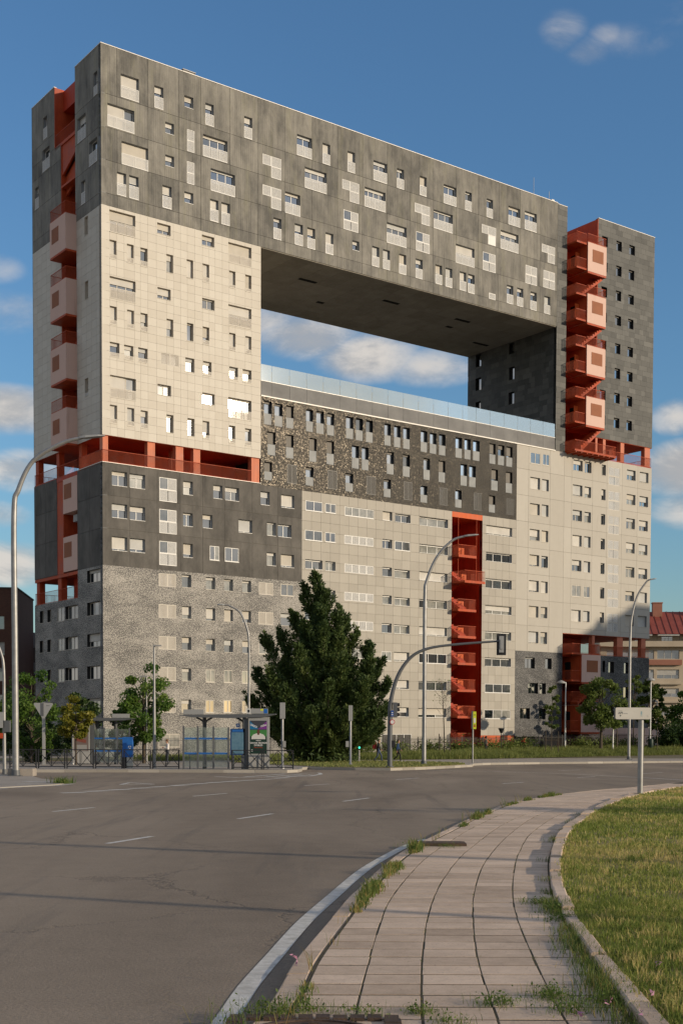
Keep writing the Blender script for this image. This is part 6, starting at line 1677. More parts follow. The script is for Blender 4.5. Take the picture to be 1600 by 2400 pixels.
bd = q.build('sign_board', [mat('cream_enamel', rough=.5, fn=m_vary((.60, .56, .48), (.66, .62, .54), 3.)), M['steel_dark']], o); bd.location = (-.09, 0, 0)
md = mat('sign_grey_print', (.11, .12, .12), .6); mb_ = mat('sign_pale_blue', (.28, .40, .42), .6); ml = mat('sign_pale_grey', (.36, .35, .33), .6)
text_mesh('API', .1, md, bd, (-.57, -.1215, 2.55), bold=True)
q = MB(); q.box(-.635, -.515, -.1225, -.1205, 2.615, 2.622); q.add([(-.60, -.1222, 2.49), (-.54, -.1222, 2.49), (-.57, -.1222, 2.44)], [(0, 1, 2)]); q.build('logo_mark', md, bd)
text_mesh('MADRID', .035, ml, bd, (-.41, -.1215, 2.535))
q = MB(); q.box(.05, .095, -.1225, -.1205, 2.5, 2.59); q.box(.058, .087, -.1225, -.1205, 2.592, 2.61); q.box(.045, .1, -.1225, -.1205, 2.455, 2.475); q.build('crest', mb_, bd)
text_mesh('TA', .035, ml, bd, (.26, -.1215, 2.46))

# ---- blue recycling box
o = empty('recycling_box', (-11.93, 71.6, bz(71.6)), 0, 'tall blue recycling box with white arrows behind the barriers', 'recycling box')
mbl = mat('box_blue', rough=.45, fn=m_vary((.012, .10, .36), (.02, .14, .44), 2.))
q = MB(); q.box(-.27, .27, -.2, .2, .62, 1.66); q.box(-.28, .28, -.21, .21, 1.66, 1.74); bb = q.build('blue_body', mbl, o)
q = MB(); q.box(-.29, -.05, -.19, .19, 0, .615); q.build('dark_foot', M['black_metal'], o)
q = MB(); q.box(-.045, .26, -.18, .18, 0, .615); q.build('grey_foot', M['greyplastic'], o)
q = MB()
for k_ in range(3):
    a0 = R(120 * k_)
    for j in range(5):
        a, b = a0 + R(16 * j), a0 + R(16 * (j + 1))
        q.add([(.13 + r_ * math.cos(t_), -.204, 1.18 + r_ * math.sin(t_)) for r_, t_ in ((.045, a), (.09, a), (.09, b), (.045, b))], [(0, 1, 2, 3)])
q.build('recycling_arrows', M['whitepaint'], bb)

# ---- bus shelters
def shelter(loc, label, W=4.7, flip=False, poster='match'):
    o = empty('bus_shelter', loc, 0, label, 'bus shelter')
    sx = -1 if flip else 1
    def bx(q, x0, x1, y0, y1, z0, z1): q.box(x0 * sx, x1 * sx, y0, y1, z0, z1)
    x0, x1 = -W / 2, W / 2
    q = MB(); pr = [(x0 - .2, 2.93), (x0 + .4, 2.84), (0, 2.80), (x1 - .3, 2.86), (x1 + .32, 3.0)]; pt_ = [(x0 - .2, 2.96), (x0 + .4, 2.98), (0, 3.0), (x1 - .3, 3.02), (x1 + .32, 3.04)]
    for i in range(4):
        a, b, c_, d_ = pr[i], pr[i + 1], pt_[i + 1], pt_[i]
        v = [(a[0] * sx, -.7, a[1]), (b[0] * sx, -.7, b[1]), (c_[0] * sx, -.7, c_[1]), (d_[0] * sx, -.7, d_[1])]
        v += [(p[0], .7, p[2]) for p in v]
        q.add(v, [(0, 1, 2, 3), (7, 6, 5, 4), (3, 2, 6, 7), (0, 4, 5, 1)] + ([(0, 3, 7, 4)] if i == 0 else []) + ([(1, 5, 6, 2)] if i == 3 else []))
    q.build('roof', M['steel_dark'], o)
    for cx in (x0 + 1.05, x1 - 1.45):
        q = MB(); q.tube([(cx * sx, .45, 0), (cx * sx, .45, 2.5), (cx * sx, .35, 2.84)], [.11, .11, .1], 10)
        for s in (-1, 1): q.tube(bez([(cx * sx, .45, 2.35), ((cx + s * .12) * sx, .45, 2.65), ((cx + s * .45) * sx, .4, 2.83)], 4), .05, 8)
        q.build('column', M['steel_dark'], o)
    posts = [x0, x0 + .78, x0 + 1.63, x0 + 2.45]
    for px_ in posts:
        q = MB(); bx(q, px_ - .045, px_ + .045, -.52, -.43, 0, 2.35 if px_ < x0 + 2 else 2.3); q.build('post', M['steel_dark'], o)
    for a, b in zip(posts[:-1], posts[1:]):
        q = MB(); bx(q, a + .05, b - .05, -.485, -.473, .12, 2.28); gp = q.build('glass_pane', M['clearglass'], o)
        for z in (.82, 1.63):
            q = MB(); bx(q, a + .05, b - .05, -.492, -.4865, z, z + .09); q.build('blue_band', mbl, gp)
    q = MB(); bx(q, x0 + .2, x0 + .75, .0, .35, .75, .82); bx(q, x0 + .25, x0 + .3, .1, .2, 0, .75); bx(q, x0 + .66, x0 + .71, .1, .2, 0, .75); q.build('perch_seat', M['steel_dark'], o)
    q = MB(); bx(q, x0 + 2.55, x0 + 3.35, -.5, -.42, .78, 2.22); pn = q.build('map_panel', mat('map_frame_blue', (.02, .06, .16), .4), o)
    q = MB(); bx(q, x0 + 2.62, x0 + 3.28, -.506, -.502, .86, 2.02); q.build('map_sheet', mat('map_sheet', rough=.3, fn=m_vary((.07, .16, .23), (.13, .23, .30), 4.)), pn)
    q = MB(); bx(q, x0 + 2.66, x0 + 3.24, -.506, -.502, 2.06, 2.16); q.build('map_title', mbl, pn)
    for px_ in (x0 + 2.72, x0 + 3.2):
        q = MB(); bx(q, px_ - .05, px_ + .05, -.5, -.42, 0, .78); q.build('panel_leg', M['steel_dark'], o)
    # lit-box advertising panel
    ax0, ax1 = x1 - 1.16, x1 - .02
    q = MB(); bx(q, ax0 - .28, ax0 - .02, -.5, .4, 0, 2.8); q.build('end_post', M['steel_dark'], o)
    q = MB(); bx(q, ax0, ax1, -.6, -.25, .05, 2.86); ad = q.build('advert_case', M['greyplastic'], o)
    q = MB(); bx(q, ax0 + .03, ax1 - .03, -.612, -.602, .08, .78); q.build('case_door', mat('case_silver', (.36, .35, .33), .45), ad)
    q = MB(); bx(q, ax0 + .5, ax0 + .515, -.616, -.613, .1, .76); q.build('door_seam', M['black_metal'], ad)
    px0, px1, pz0, pz1 = ax0 + .09, ax1 - .13, .86, 2.66
    def art(name, col, pts, dpt):
        q = MB(); q.poly([((px0 + a * (px1 - px0)) * sx, -.6 - dpt, pz0 + b * (pz1 - pz0)) for a, b in pts]); return q.build(name, mat('print_' + name, col, .35), ad)
    def el_(cx, cy, rx, ry, n_=18): return [(cx + rx * math.cos(2 * math.pi * i / n_), cy + ry * math.sin(2 * math.pi * i / n_)) for i in range(n_)]
    if poster == 'match':
        art('poster_ground', (.012, .035, .025), [(0, 0), (1, 0), (1, 1), (0, 1)], .005)
        art('poster_field', (.05, .19, .05), [(0, .52), (1, .52), (1, .72), (0, .72)], .007)
        art('poster_dusk', (.05, .05, .06), [(0, .72), (1, .72), (1, 1), (0, 1)], .007)
        art('poster_blue', (.01, .14, .30), [(0, .74), (.52, .74), (.0, .99)], .009)
        art('poster_purple', (.17, .035, .22), [(.48, .74), (1, .74), (1, .99)], .009)
        art('poster_shirt', (.58, .56, .52), [(.08, .44), (.92, .44), (.90, .52), (.80, .58), (.62, .615), (.38, .615), (.20, .58), (.10, .52)], .011)
        art('poster_face', (.12, .05, .03), el_(.5, .66, .085, .085), .013)
        art('poster_neck', (.12, .05, .03), [(.44, .57), (.56, .57), (.55, .62), (.45, .62)], .012)
        cxw = (px0 + px1) / 2
        for s, z, sz, mm in (('PUEDES', .395, .075, 'whitepaint'), ('GANAR ABONOS', .325, .12, 'whitepaint'), ('DOBLES', .255, .13, 'whitepaint'), ('PARA LA FINAL', .185, .07, 'red')):
            text_mesh(s, sz, M[mm], ad, (cxw * sx, -.614, pz0 + z * (pz1 - pz0)), 'poster_text', True)
        text_mesh('OREO', .15, M['whitepaint'], ad, ((px0 + .22 * (px1 - px0)) * sx, -.6145, pz0 + .84 * (pz1 - pz0)), 'poster_text', True).rotation_euler = (math.pi / 2, R(22), 0)
        text_mesh('Milka', .15, M['whitepaint'], ad, ((px0 + .8 * (px1 - px0)) * sx, -.6145, pz0 + .85 * (pz1 - pz0)), 'poster_text', True).rotation_euler = (math.pi / 2, R(-22), 0)
        art('poster_footer', (.40, .40, .38), [(.3, .09), (.72, .09), (.72, .105), (.3, .105)], .009)
        art('poster_badge', (.45, .45, .43), el_(.12, .1, .06, .035), .009)
    else:  # print tones darkened, so the far shelter's shade is in the colour
        art('poster_ground', (.17, .13, .12), [(0, 0), (1, 0), (1, 1), (0, 1)], .005)
        art('poster_shade', (.10, .07, .06), [(.3, .62), (.75, .62), (.6, .85), (.35, .82)], .007)
        art('poster_band', (.22, .07, .05), [(.15, .28), (.85, .36), (.85, .48), (.15, .4)], .007)
        art('poster_dimmed_white', (.30, .29, .28), [(.1, .02), (.9, .02), (.9, .22), (.1, .22)], .007)
    text_mesh('jcd', .06, M['whitepaint'], ad, ((ax0 + ax1) / 2 * sx, -.6015, 2.76), 'maker_mark') if poster == 'match' else None
    q = MB(); bx(q, x1 - 1.25, x1 - .1, -.55, -.4, 3.04, 3.32); s2 = q.build('roof_sign', M['greyplastic'], o)
    q = MB(); bx(q, x1 - 1.24, x1 - 1.05, -.556, -.552, 3.05, 3.31); q.build('pictogram_field', M['whitepaint'], s2)
    q = MB(); bx(q, x1 - 1.2, x1 - 1.09, -.562, -.558, 3.10, 3.26); q.build('bus_pictogram', M['black_metal'], s2)
    q = MB(); bx(q, x1 - .5, x1 - .35, -.556, -.552, 3.2, 3.3); q.build('yellow_mark', my, s2)
    q = MB(); bx(q, x1 - .32, x1 - .12, -.556, -.552, 3.06, 3.3); q.build('blue_mark', mbl, s2)
    q = MB(); bx(q, x0, x0 + 1.1, -.55, -.4, 3.0, 3.26); q.build('roof_sign', M['greyplastic'], o)
    q = MB(); bx(q, x0 + 2.85, x0 + 3.05, -.3, -.26, 2.3, 2.5); s3 = q.build('hanging_pictogram', mbl, o)
    q = MB(); bx(q, x0 + 2.9, x0 + 3.0, -.306, -.302, 2.35, 2.45); q.build('white_square', M['whitepaint'], s3)
    return o
shelter((-6.27, 70.4, bz(70.4)), 'glass bus shelter with a football poster at its right end', 4.7)
shelter((-15.5, 83.0, bz(83)), 'shaded bus shelter farther back at the left, behind the barriers', 3.7, True, 'plain')

# ---- pedestrian barriers with crossed braces
def barrier_proto(L):
    o = empty('pedestrian_barrier')
    q = MB()
    for z in (.12, 1.04): q.beam((0, 0, z), (L, 0, z), .05)
    q.build('rail', M['black_metal'], o)
    for x in (.03, L - .03):
        q = MB(); q.box(x - .03, x + .03, -.03, .03, 0, 1.06); q.build('post', M['black_metal'], o)
    q = MB(); q.box(L / 2 - .018, L / 2 + .018, -.018, .018, .145, 1.015); q.build('middle_post', M['black_metal'], o)
    for s in (0, 1):
        a, b = s * L / 2, (s + 1) * L / 2
        q = MB(); q.beam((a + .03, -.005, .16), (b - .03, -.005, 1.0), .03); q.beam((a + .03, .005, 1.0), (b - .03, .005, .16), .03)
        q.tube([((a + b) / 2, -.03, .58), ((a + b) / 2, .03, .58)], .05, 8); q.build('cross_brace', M['black_metal'], o)
    return o
pb = barrier_proto(1.5); first = True
spots = [(-18.2 + 1.56 * i, 70.2 + .03 * i) for i in range(6)]
names = ['leftmost black barrier with crossed braces, by the nearest lamp', 'second black barrier with crossed braces from the left', 'third black barrier with crossed braces from the left, under the give-way sign', 'fourth black barrier with crossed braces from the left', 'black crossed barrier just left of the blue recycling box', 'black crossed barrier from the blue recycling box to the bus shelter']
for (x, y), nm in zip(spots, names):
    ob = pb if first else copy_tree(pb); first = False
    ob.location = (x, y, bz(y)); tag(ob, nm, 'barrier', 'black pedestrian barriers')
pb2 = barrier_proto(1.66)
for x, nm in ((-5.95, 'black crossed barrier in front of the poster'), (-4.25, 'black crossed barrier at the right end by the signal post')):
    ob = pb2 if x < -5 else copy_tree(pb2)
    ob.location = (x, 69.3, bz(69.3)); tag(ob, nm, 'barrier', 'black pedestrian barriers')

# ---- railing round the building
def fence_proto(L, h=1.75):
    o = empty('railing_section'); q = MB()
    for z in (.2, h - .22): q.beam((0, 0, z), (L, 0, z), .05, .035)
    q.build('rail', M['black_metal'], o)
    q = MB(); q.box(-.04, .04, -.04, .04, 0, h + .05); q.build('post', M['black_metal'], o)
    q = MB(); n = int(L / .13)
    for i in range(1, n): q.beam((i * L / n, 0, .05), (i * L / n, 0, h), .026)
    q.build('bars', M['black_metal'], o, kind='stuff')
    return o
fp_ = fence_proto(3.0); k_ = 0
ORD = 'first second third fourth fifth sixth seventh eighth ninth tenth eleventh twelfth thirteenth fourteenth fifteenth sixteenth seventeenth eighteenth nineteenth twentieth twenty-first twenty-second twenty-third twenty-fourth'.split()
for i in range(3, 27):
    u = -16 + 3.0 * i
    p = to_world(u, -6.4); zz = np.interp(u, [-14, 10, 27, 40, 54, 66], [-.75, -.8, -.8, -.7, -.5, -.3]) - .05
    ob = fp_ if i == 3 else copy_tree(fp_)
    ob.location = (p.x, p.y, zz); ob.rotation_euler = (0, 0, TH)
    tag(ob, 'black upright-bar railing section, %s from the left of the fence before the building' % ORD[i - 3], 'railing', 'railing sections before the building')

# ---- litter bin
o = empty('litter_bin', (33.6, 139.4, -.3), 0, 'dark green litter bin on the park lamp at the right', 'litter bin')
q = MB(); q.tube([(0, 0, .12), (0, 0, .3), (0, 0, 1.0), (0, 0, 1.1)], [.24, .28, .3, .26], 14); q.build('body', mat('bin_green', (.012, .03, .02), .5), o)
q = MB(); q.tube([(0, 0, 1.1), (0, 0, 1.16)], [.27, .2], 14); q.build('lid', M['black_metal'], o)

# ================================================================ PLANTS
M['bark'] = mat('bark', rough=.9, fn=m_vary((.05, .038, .026), (.10, .08, .058), 5., .5, 30.))
M['bark_dark'] = mat('dark_bark', rough=.9, fn=m_vary((.03, .024, .018), (.06, .048, .035), 5., .5, 30.))
M['leaf'] = mat('green_leaves', fn=m_leaf((.045, .105, .018), (.11, .19, .032), (.20, .26, .06), .42, .5))
M['leaf_dark'] = mat('dark_leaves', fn=m_leaf((.02, .045, .012), (.045, .08, .02), (.085, .12, .032), .3, .5))
M['leaf_gold'] = mat('yellow_green_leaves', fn=m_leaf((.08, .10, .012), (.19, .18, .02), (.30, .24, .035), .4, .5))
M['leaf_bright'] = mat('fresh_leaves', fn=m_leaf((.04, .08, .014), (.085, .13, .024), (.16, .19, .05), .4, .5))
M['leaf_olive'] = mat('olive_leaves', fn=m_leaf((.055, .095, .02), (.13, .175, .036), (.22, .25, .07), .4, .5))
M['needle'] = mat('conifer_sprays', fn=m_leaf((.032, .06, .02), (.082, .122, .034), (.16, .19, .055), .25, .6))
def quads(c0, size, asp=.6, flat=0.):
    """n leaf quads at centres c0"""
    n = len(c0); a = nr.normal(0, 1, (n, 3)); a[:, 2] *= (1 - flat); a /= np.linalg.norm(a, axis=1)[:, None]
    b = np.cross(a, nr.normal(0, 1, (n, 3))); b /= np.linalg.norm(b, axis=1)[:, None] + 1e-9
    s = size * nr.uniform(.6, 1.3, n); a *= s[:, None] / 2; b *= (s * asp)[:, None] / 2
    p0, p1, p2, p3 = c0 - a, c0 + b, c0 + a, c0 - b
    return np.concatenate([np.stack([p0, p1, p2], 1), np.stack([p0, p2, p3], 1)])
def tree(name, loc, h, crown_r, crown_bot, label, mt='leaf', nleaf=7000, seed=1, size=.2, trunk_r=.12, asym=0., shape=1., bark='bark', parent_group='street trees', gappy=.5, clumps=46):
    """tapered trunk and limbs, leaf clumps gathered at the limb ends"""
    rs = random.Random(seed); o = empty(name, loc, 0, label, 'tree', parent_group)
    q = MB(); top = h * .86
    lean = rs.uniform(-.02, .02) * h
    tp = [(lean * t * t, 0, top * t) for t in (0, .25, .5, .75, 1)]
    q.tube(tp, [trunk_r * 1.25, trunk_r, trunk_r * .7, trunk_r * .4, .015], 9)
    cz = (h + crown_bot) / 2; hz_ = (h - crown_bot) / 2
    cents = []
    for i in range(clumps):
        for _ in range(40):
            x, y, z = rs.uniform(-1, 1), rs.uniform(-1, 1), rs.uniform(-1, 1)
            zz = (z + 1) / 2
            prof = math.sin(math.pi * min(1, zz * .93 + .09)) ** .62 * (1.05 - .35 * shape * zz)
            if math.hypot(x, y) < prof and (rs.random() < .35 or math.hypot(x, y) > prof * .5): break
        P_ = Vector((x * crown_r + asym * (zz - .4), y * crown_r, crown_bot + zz * (h - crown_bot)))
        cents.append(P_)
        if i % 2 == 0:
            a = P_.z - rs.uniform(.25, .5) * (P_.z - crown_bot * .8)
            a = max(min(a, top * .92), crown_bot * .75); t_ = a / top
            st = Vector((lean * t_ * t_, 0, a)); mid = st.lerp(P_, .55) + Vector((0, 0, .12 * (P_ - st).length))
            q.tube([st, mid, P_], [trunk_r * .42 * (1.1 - t_) + .015, .02 + trunk_r * .1, .008], 5)
    q.build('trunk', M[bark], o)
    F = Fast(); per = nleaf // clumps
    for P_ in cents:
        rr = crown_r * rs.uniform(.16, .34); ct = rs.gauss(.45, .16)
        n = int(per * rs.uniform(.5, 1.5))
        d = nr.normal(0, 1, (n, 3)); d /= np.linalg.norm(d, axis=1)[:, None]; d *= (nr.uniform(0, 1, n) ** .45)[:, None] * rr
        d[:, 2] *= .75
        c0 = np.array(P_) + d
        tri = quads(c0, size, .62)
        tn = np.clip(ct + nr.normal(0, .15, n), 0, 1); F.tris(tri, np.concatenate([tn, tn]))
    F.build('crown', M[mt], o, kind=None)
    return o
tree('leafy_tree', (-13.3, 86.3, bz(86)), 6.95, 2.05, 1.5, 'round leafy green tree left of the glass bus shelter', 'leaf', 9000, 3, .21, .11, .2)
tree('leafy_tree', (-20.8, 86, bz(86)), 7.0, 2.1, .8, 'leafy green tree behind the give-way sign at the left', 'leaf', 7000, 5, .2, .1)
tree('leafy_tree', (-23.0, 83, bz(83)), 5.0, 1.5, .8, 'bright bushy tree at the left edge of the picture', 'leaf_bright', 5200, 8, .2, .09)
tree('leafy_tree', (-16.7, 80.6, bz(80.6)), 4.5, 1.15, 1.7, 'small tree with yellow-green leaves above the far shelter', 'leaf_gold', 3600, 9, .2, .06)
tree('leafy_tree', (-19.2, 94, bz(94)), 5.7, 1.9, 1.0, 'dark tree against the shaded speckled wall', 'leaf_dark', 7000, 13, .22, .1)
tree('leafy_tree', (-23.6, 93, bz(93)), 5.6, 2.0, .6, 'dark tree between the brick house and the leafy tree', 'leaf_dark', 6000, 14, .22, .1)
tree('leafy_tree', (-21.6, 90, bz(90)), 3.4, 2.2, .2, 'dark low bush behind the give-way sign post', 'leaf_dark', 6000, 15, .22, .08)
tree('leafy_tree', (-16.4, 95.5, bz(95)), 4.2, 1.3, .6, 'dark slender tree at the corner of the building', 'leaf_dark', 4200, 16, .22, .08)
tree('leafy_tree', (27.9, 138, -.25), 8.3, 2.75, 2.2, 'round green tree in front of the pink ramp wall', 'leaf_olive', 12000, 22, .27, .15, -.2, .8)
tree('leafy_tree', (20.6, 126, bank_z(20.6, 126)), 7.3, .95, 2.3, 'slim young tree with sparse leaves between two stakes', 'leaf_olive', 1500, 23, .24, .05, .3, clumps=20)
tree('leafy_tree', (35.6, 148, -.3), 8.6, 2.0, 1.5, 'fresh green tree right of the street sign', 'leaf_bright', 9000, 24, .27, .13)
tree('leafy_tree', (40.6, 150, -.3), 7.9, 2.5, .6, 'bushy green tree at the right edge of the picture', 'leaf', 9000, 25, .28, .13)
tree('leafy_tree', (33.2, 146, -.3), 9.0, 1.2, 4.5, 'thin loose-leaved tree beside the dark speckled corner', 'leaf_olive', 1800, 26, .26, .06, clumps=22)
tree('leafy_tree', (38.2, 146, -.4), 3.1, 3.0, .1, 'dark hedge-like bush below the right-hand trees', 'leaf_dark', 9000, 27, .28, .08, 0, .3)
tree('leafy_tree', (30.6, 142.5, -.3), 5.2, 1.3, 2.6, 'small dark tree half hidden behind the round tree', 'leaf_dark', 2600, 28, .26, .07)
# low shrubs by the railing
shrubs = [(u, v) for u, v in ((24.5, -7.2), (28.5, -7.0), (33.0, -7.2), (37.2, -7.1), (41.0, -7.3), (43.6, -7.4), (46.2, -7.2), (55.5, -7.0), (59.5, -7.2), (63.2, -7.4))]
places = ['just right of the conifer', 'left of the entrance grille', 'right of the entrance grille', 'behind the tall lamp', 'left of the bare sapling', 'at the left foot of the red stairs', 'at the right foot of the red stairs', 'behind the person in red', 'left of the staked young tree', 'before the pink ramp']
for i, ((u, v), nm) in enumerate(zip(shrubs, places)):
    p = to_world(u, v); o = empty('shrub', (p.x, p.y, -.8 if u < 45 else -.5), 0, 'low leafy shrub by the railing ' + nm, 'shrub', 'shrubs along the railing')
    F = Fast(); n = 900
    d = nr.normal(0, 1, (n, 3)) * np.array([.75, .45, .32]) + np.array([0, 0, .75]); d[:, 2] = np.abs(d[:, 2])
    ct = rnd.uniform(.3, .8); tri = quads(d, .2); tn = np.clip(nr.normal(ct, .2, n), 0, 1); F.tris(tri, np.concatenate([tn, tn])); F.build('foliage', M['leaf_olive'], o, kind=None)
    q = MB()
    for k_ in range(6): q.tube([(0, 0, 0), (rnd.uniform(-.7, .7), rnd.uniform(-.3, .3), rnd.uniform(.6, 1.1))], [.02, .006], 5)
    q.build('stems', M['bark'], o)
# bare sapling between stakes
def stakes(o, h=1.7, s=.55, n=2):
    for x in ((-s, s) if n == 2 else (-s, 0, s)):
        q = MB(); q.tube([(x, 0, 0), (x, 0, h)], .045, 7); q.build('stake', M['bark'], o)
    q = MB(); q.beam((-s, 0, h * .62), (s, 0, h * .62), .05); q.build('stake_tie', M['bark'], o)
o = empty('bare_sapling', (9.6, 119.6, bank_z(9.6, 119.6)), 0, 'bare leafless sapling tied between stakes by the red stairs', 'tree', 'street trees')
q = MB(); q.tube([(0, 0, 0), (-.05, 0, 2.5), (-.2, 0, 5.4), (-.35, 0, 7.2)], [.06, .05, .03, .01], 7)
rs = random.Random(31)
for i in range(26):
    z = 3.6 + rs.random() * 3.2; a = rs.uniform(0, 6.28); L = rs.uniform(.5, 1.3) * (1.2 - (z - 3.6) / 5)
    st = Vector((-.05 - (z - 2.5) * .06, 0, z)); e = st + Vector((math.cos(a) * L, math.sin(a) * L * .8, L * .75))
    q.tube([st, st.lerp(e, .5) + Vector((0, 0, -.08)), e], [.014, .010, .004], 4)
    for j in range(2):
        f = e + Vector((rs.uniform(-.3, .3), rs.uniform(-.2, .2), rs.uniform(.1, .4))); q.tube([st.lerp(e, .7), f], [.007, .003], 4)
q.build('trunk', M['bark_dark'], o)
F = Fast(); c0 = np.array([[-.3 + rs.uniform(-.9, .9), rs.uniform(-.6, .6), rs.uniform(4.8, 7.3)] for _ in range(70)]); F.tris(quads(c0, .14), np.full(140, .4)); F.build('buds', M['leaf_olive'], o, kind=None)
stakes(o, 2.1, .5)
o = empty('tree_stakes', (20.6, 125.6, bank_z(20.6, 125.6)), 0, 'pair of wooden stakes round the slim young tree', 'stakes'); stakes(o, 2.3, .62)
o = empty('tree_stakes', (33.0, 137, -.3), 0, 'pair of wooden stakes behind the post of the street sign', 'stakes'); stakes(o, 2.4, .7)
# the big conifer
def conifer(loc, label):
    """many upswept leaders, each a ragged spire of feathery sprays"""
    o = empty('conifer', loc, 0, label, 'tree')
    LEAD = [(-.65, 0, 13.4), (-1.5, .5, 12.4), (.1, -.5, 11.9), (1.15, -.4, 10.8), (1.7, .6, 10.3), (2.35, -.2, 9.3), (3.5, -.2, 8.4), (4.25, .2, 7.1), (4.7, -.3, 5.6), (4.6, .2, 3.8), (4.2, -.5, 2.3),
            (-2.3, -.3, 10.4), (-3.2, .3, 9.2), (-4.35, -.2, 8.8), (-5.0, .3, 6.5), (-5.5, -.2, 4.4), (-5.0, 0, 2.8),
            (0, -2.8, 9.3), (1.4, -3.4, 7.2), (-1.8, -3.2, 7.8), (.4, -4.2, 5.2), (-2.6, -4.0, 5.0), (2.9, -3.2, 5.6), (-3.8, -2.4, 6.2), (3.4, -2.2, 7.0), (-.8, -4.6, 3.4), (1.8, -4.4, 3.4), (-3.8, -3.2, 3.2), (3.8, -3.0, 3.4), (-.3, -1.6, 10.8), (1.2, -2.0, 8.9), (-1.4, -1.9, 9.6),
            (-1, 3.2, 9.2), (2, 3.2, 7.6), (-3, 3.0, 7.2), (.5, 4.3, 5.4), (3.6, 2.6, 5.2), (-3.8, 3.4, 4.4)]
    q = MB(); q.tube([(0, 0, 0), (-.1, 0, 5), (-.5, 0, 10), (-.65, 0, 13.2)], [.32, .24, .1, .02], 9)
    F = Fast(); rs = random.Random(77)
    for (lx_, ly_, lh) in LEAD:
        tip = Vector((lx_, ly_, lh)); r_ = math.hypot(lx_, ly_)
        root = Vector((lx_ * .12, ly_ * .12, max(.15, lh - 2.2 - r_ * .75)))
        bend = root.lerp(tip, .55) + Vector((lx_, ly_, 0)) * .10
        q.tube([root, bend, tip - Vector((0, 0, .3))], [.07, .045, .01], 5)
        ltone = rs.gauss(.42, .10)
        L0_ = (tip - root).length
        for i in range(int(15 + 9.5 * L0_)):
            t_ = rs.random() ** .72
            P_ = root.lerp(bend, t_ / .55) if t_ < .55 else bend.lerp(tip, (t_ - .55) / .45)
            dn = (1 - t_) * L0_
            rad = min(1.15, .06 + .30 * dn) * rs.uniform(.25, 1.15)
            a = rs.uniform(0, 2 * math.pi)
            e = P_ + Vector((math.cos(a) * rad, math.sin(a) * rad, .18 + rs.uniform(-.1, .35)))
            if e.z < .15: e.z = .15 + rs.random() * .3
            dirn = Vector((math.cos(a) * .6, math.sin(a) * .6, .75 + rs.uniform(-.25, .25)))
            dirn += Vector((lx_, ly_, 0)) * .06; dirn.normalize()
            L = rs.uniform(.7, 1.35) * (1 if dn > .8 else .7)
            st = e - dirn * L * .6
            n = 46
            u_ = nr.uniform(0, 1, n) ** .85
            ct = ltone + rs.gauss(0, .13)
            base = np.array(st)[None] + np.array(dirn)[None] * (u_ * L)[:, None]
            rd = .30 * (1 - u_ * .8)
            ph = nr.uniform(0, 2 * np.pi, n)
            s1 = np.array(dirn.orthogonal().normalized()); s2 = np.cross(np.array(dirn), s1)
            outd = np.cos(ph)[:, None] * s1 + np.sin(ph)[:, None] * s2
            fd = outd * .6 + np.array(dirn)[None] * .95 + nr.normal(0, .16, (n, 3)); fd /= np.linalg.norm(fd, axis=1)[:, None]
            ln = nr.uniform(.2, .42, n) * (1.15 - u_ * .5)
            p0 = base + outd * (rd * nr.uniform(0, .7, n))[:, None]
            tp_ = p0 + fd * ln[:, None]
            sd = np.cross(fd, nr.normal(0, 1, (n, 3))); sd /= np.linalg.norm(sd, axis=1)[:, None]; sd *= nr.uniform(.03, .06, n)[:, None]
            mid = p0 + fd * (ln * .5)[:, None]
            F.tris(np.concatenate([np.stack([p0, mid + sd, tp_], 1), np.stack([p0, tp_, mid - sd], 1)]), np.tile(np.clip(ct + nr.normal(0, .12, n), 0, 1), 2))
    q.build('trunk', M['bark_dark'], o)
    hs = np.array([0, 2.6, 4.2, 6.4, 8.6, 10.9, 12.4]); rr_ = np.array([3.0, 3.7, 3.5, 2.7, 1.4, .5, .1])
    n = 13000
    hh = nr.uniform(.1, 12.2, n); a = nr.uniform(0, 2 * np.pi, n); re = np.interp(hh, hs, rr_) * np.sqrt(nr.uniform(0, .75, n))
    c0 = np.stack([-.5 * hh / 13 + np.cos(a) * re, np.sin(a) * re, hh], 1)
    tn = np.clip(nr.normal(.32, .15, n), 0, 1); F.tris(quads(c0, .42, .3), np.concatenate([tn, tn]))
    F.build('crown', M['needle'], o, kind=None)
    return o
conifer((-1.3, 93.2, bz(93.2) + .02), 'big dark green conifer standing in front of the building')

# ---- trees and posts that stand right of the picture and throw their shadows across the road
for i, (x, y, h, r_, nm) in enumerate(((31.0, 20.0, 8.5, 2.0, 'nearer'), (40.0, 22.5, 9.5, 2.2, 'middle'), (50.0, 21.0, 10.0, 2.4, 'farther'))):
    tree('leafy_tree', (x, y, .1), h, r_, 3.0, 'roadside tree beyond the right edge of the lawn, %s of three' % nm, 'leaf', 3000, 60 + i, .3, .14)
post_lamp((16.8, 5.7, .25), 5.6, .13, .4, 'slim post lamp on the lawn, beyond the right edge of the picture')
street_lamp((25.0, 8.6, .25), 'tall curved lamp on the lawn, beyond the right edge of the picture', [(0, 0), (0, 6), (0, 8.0), (-.1, 8.8), (-.5, 9.4), (-1.3, 9.8)], .16, .08, .8)

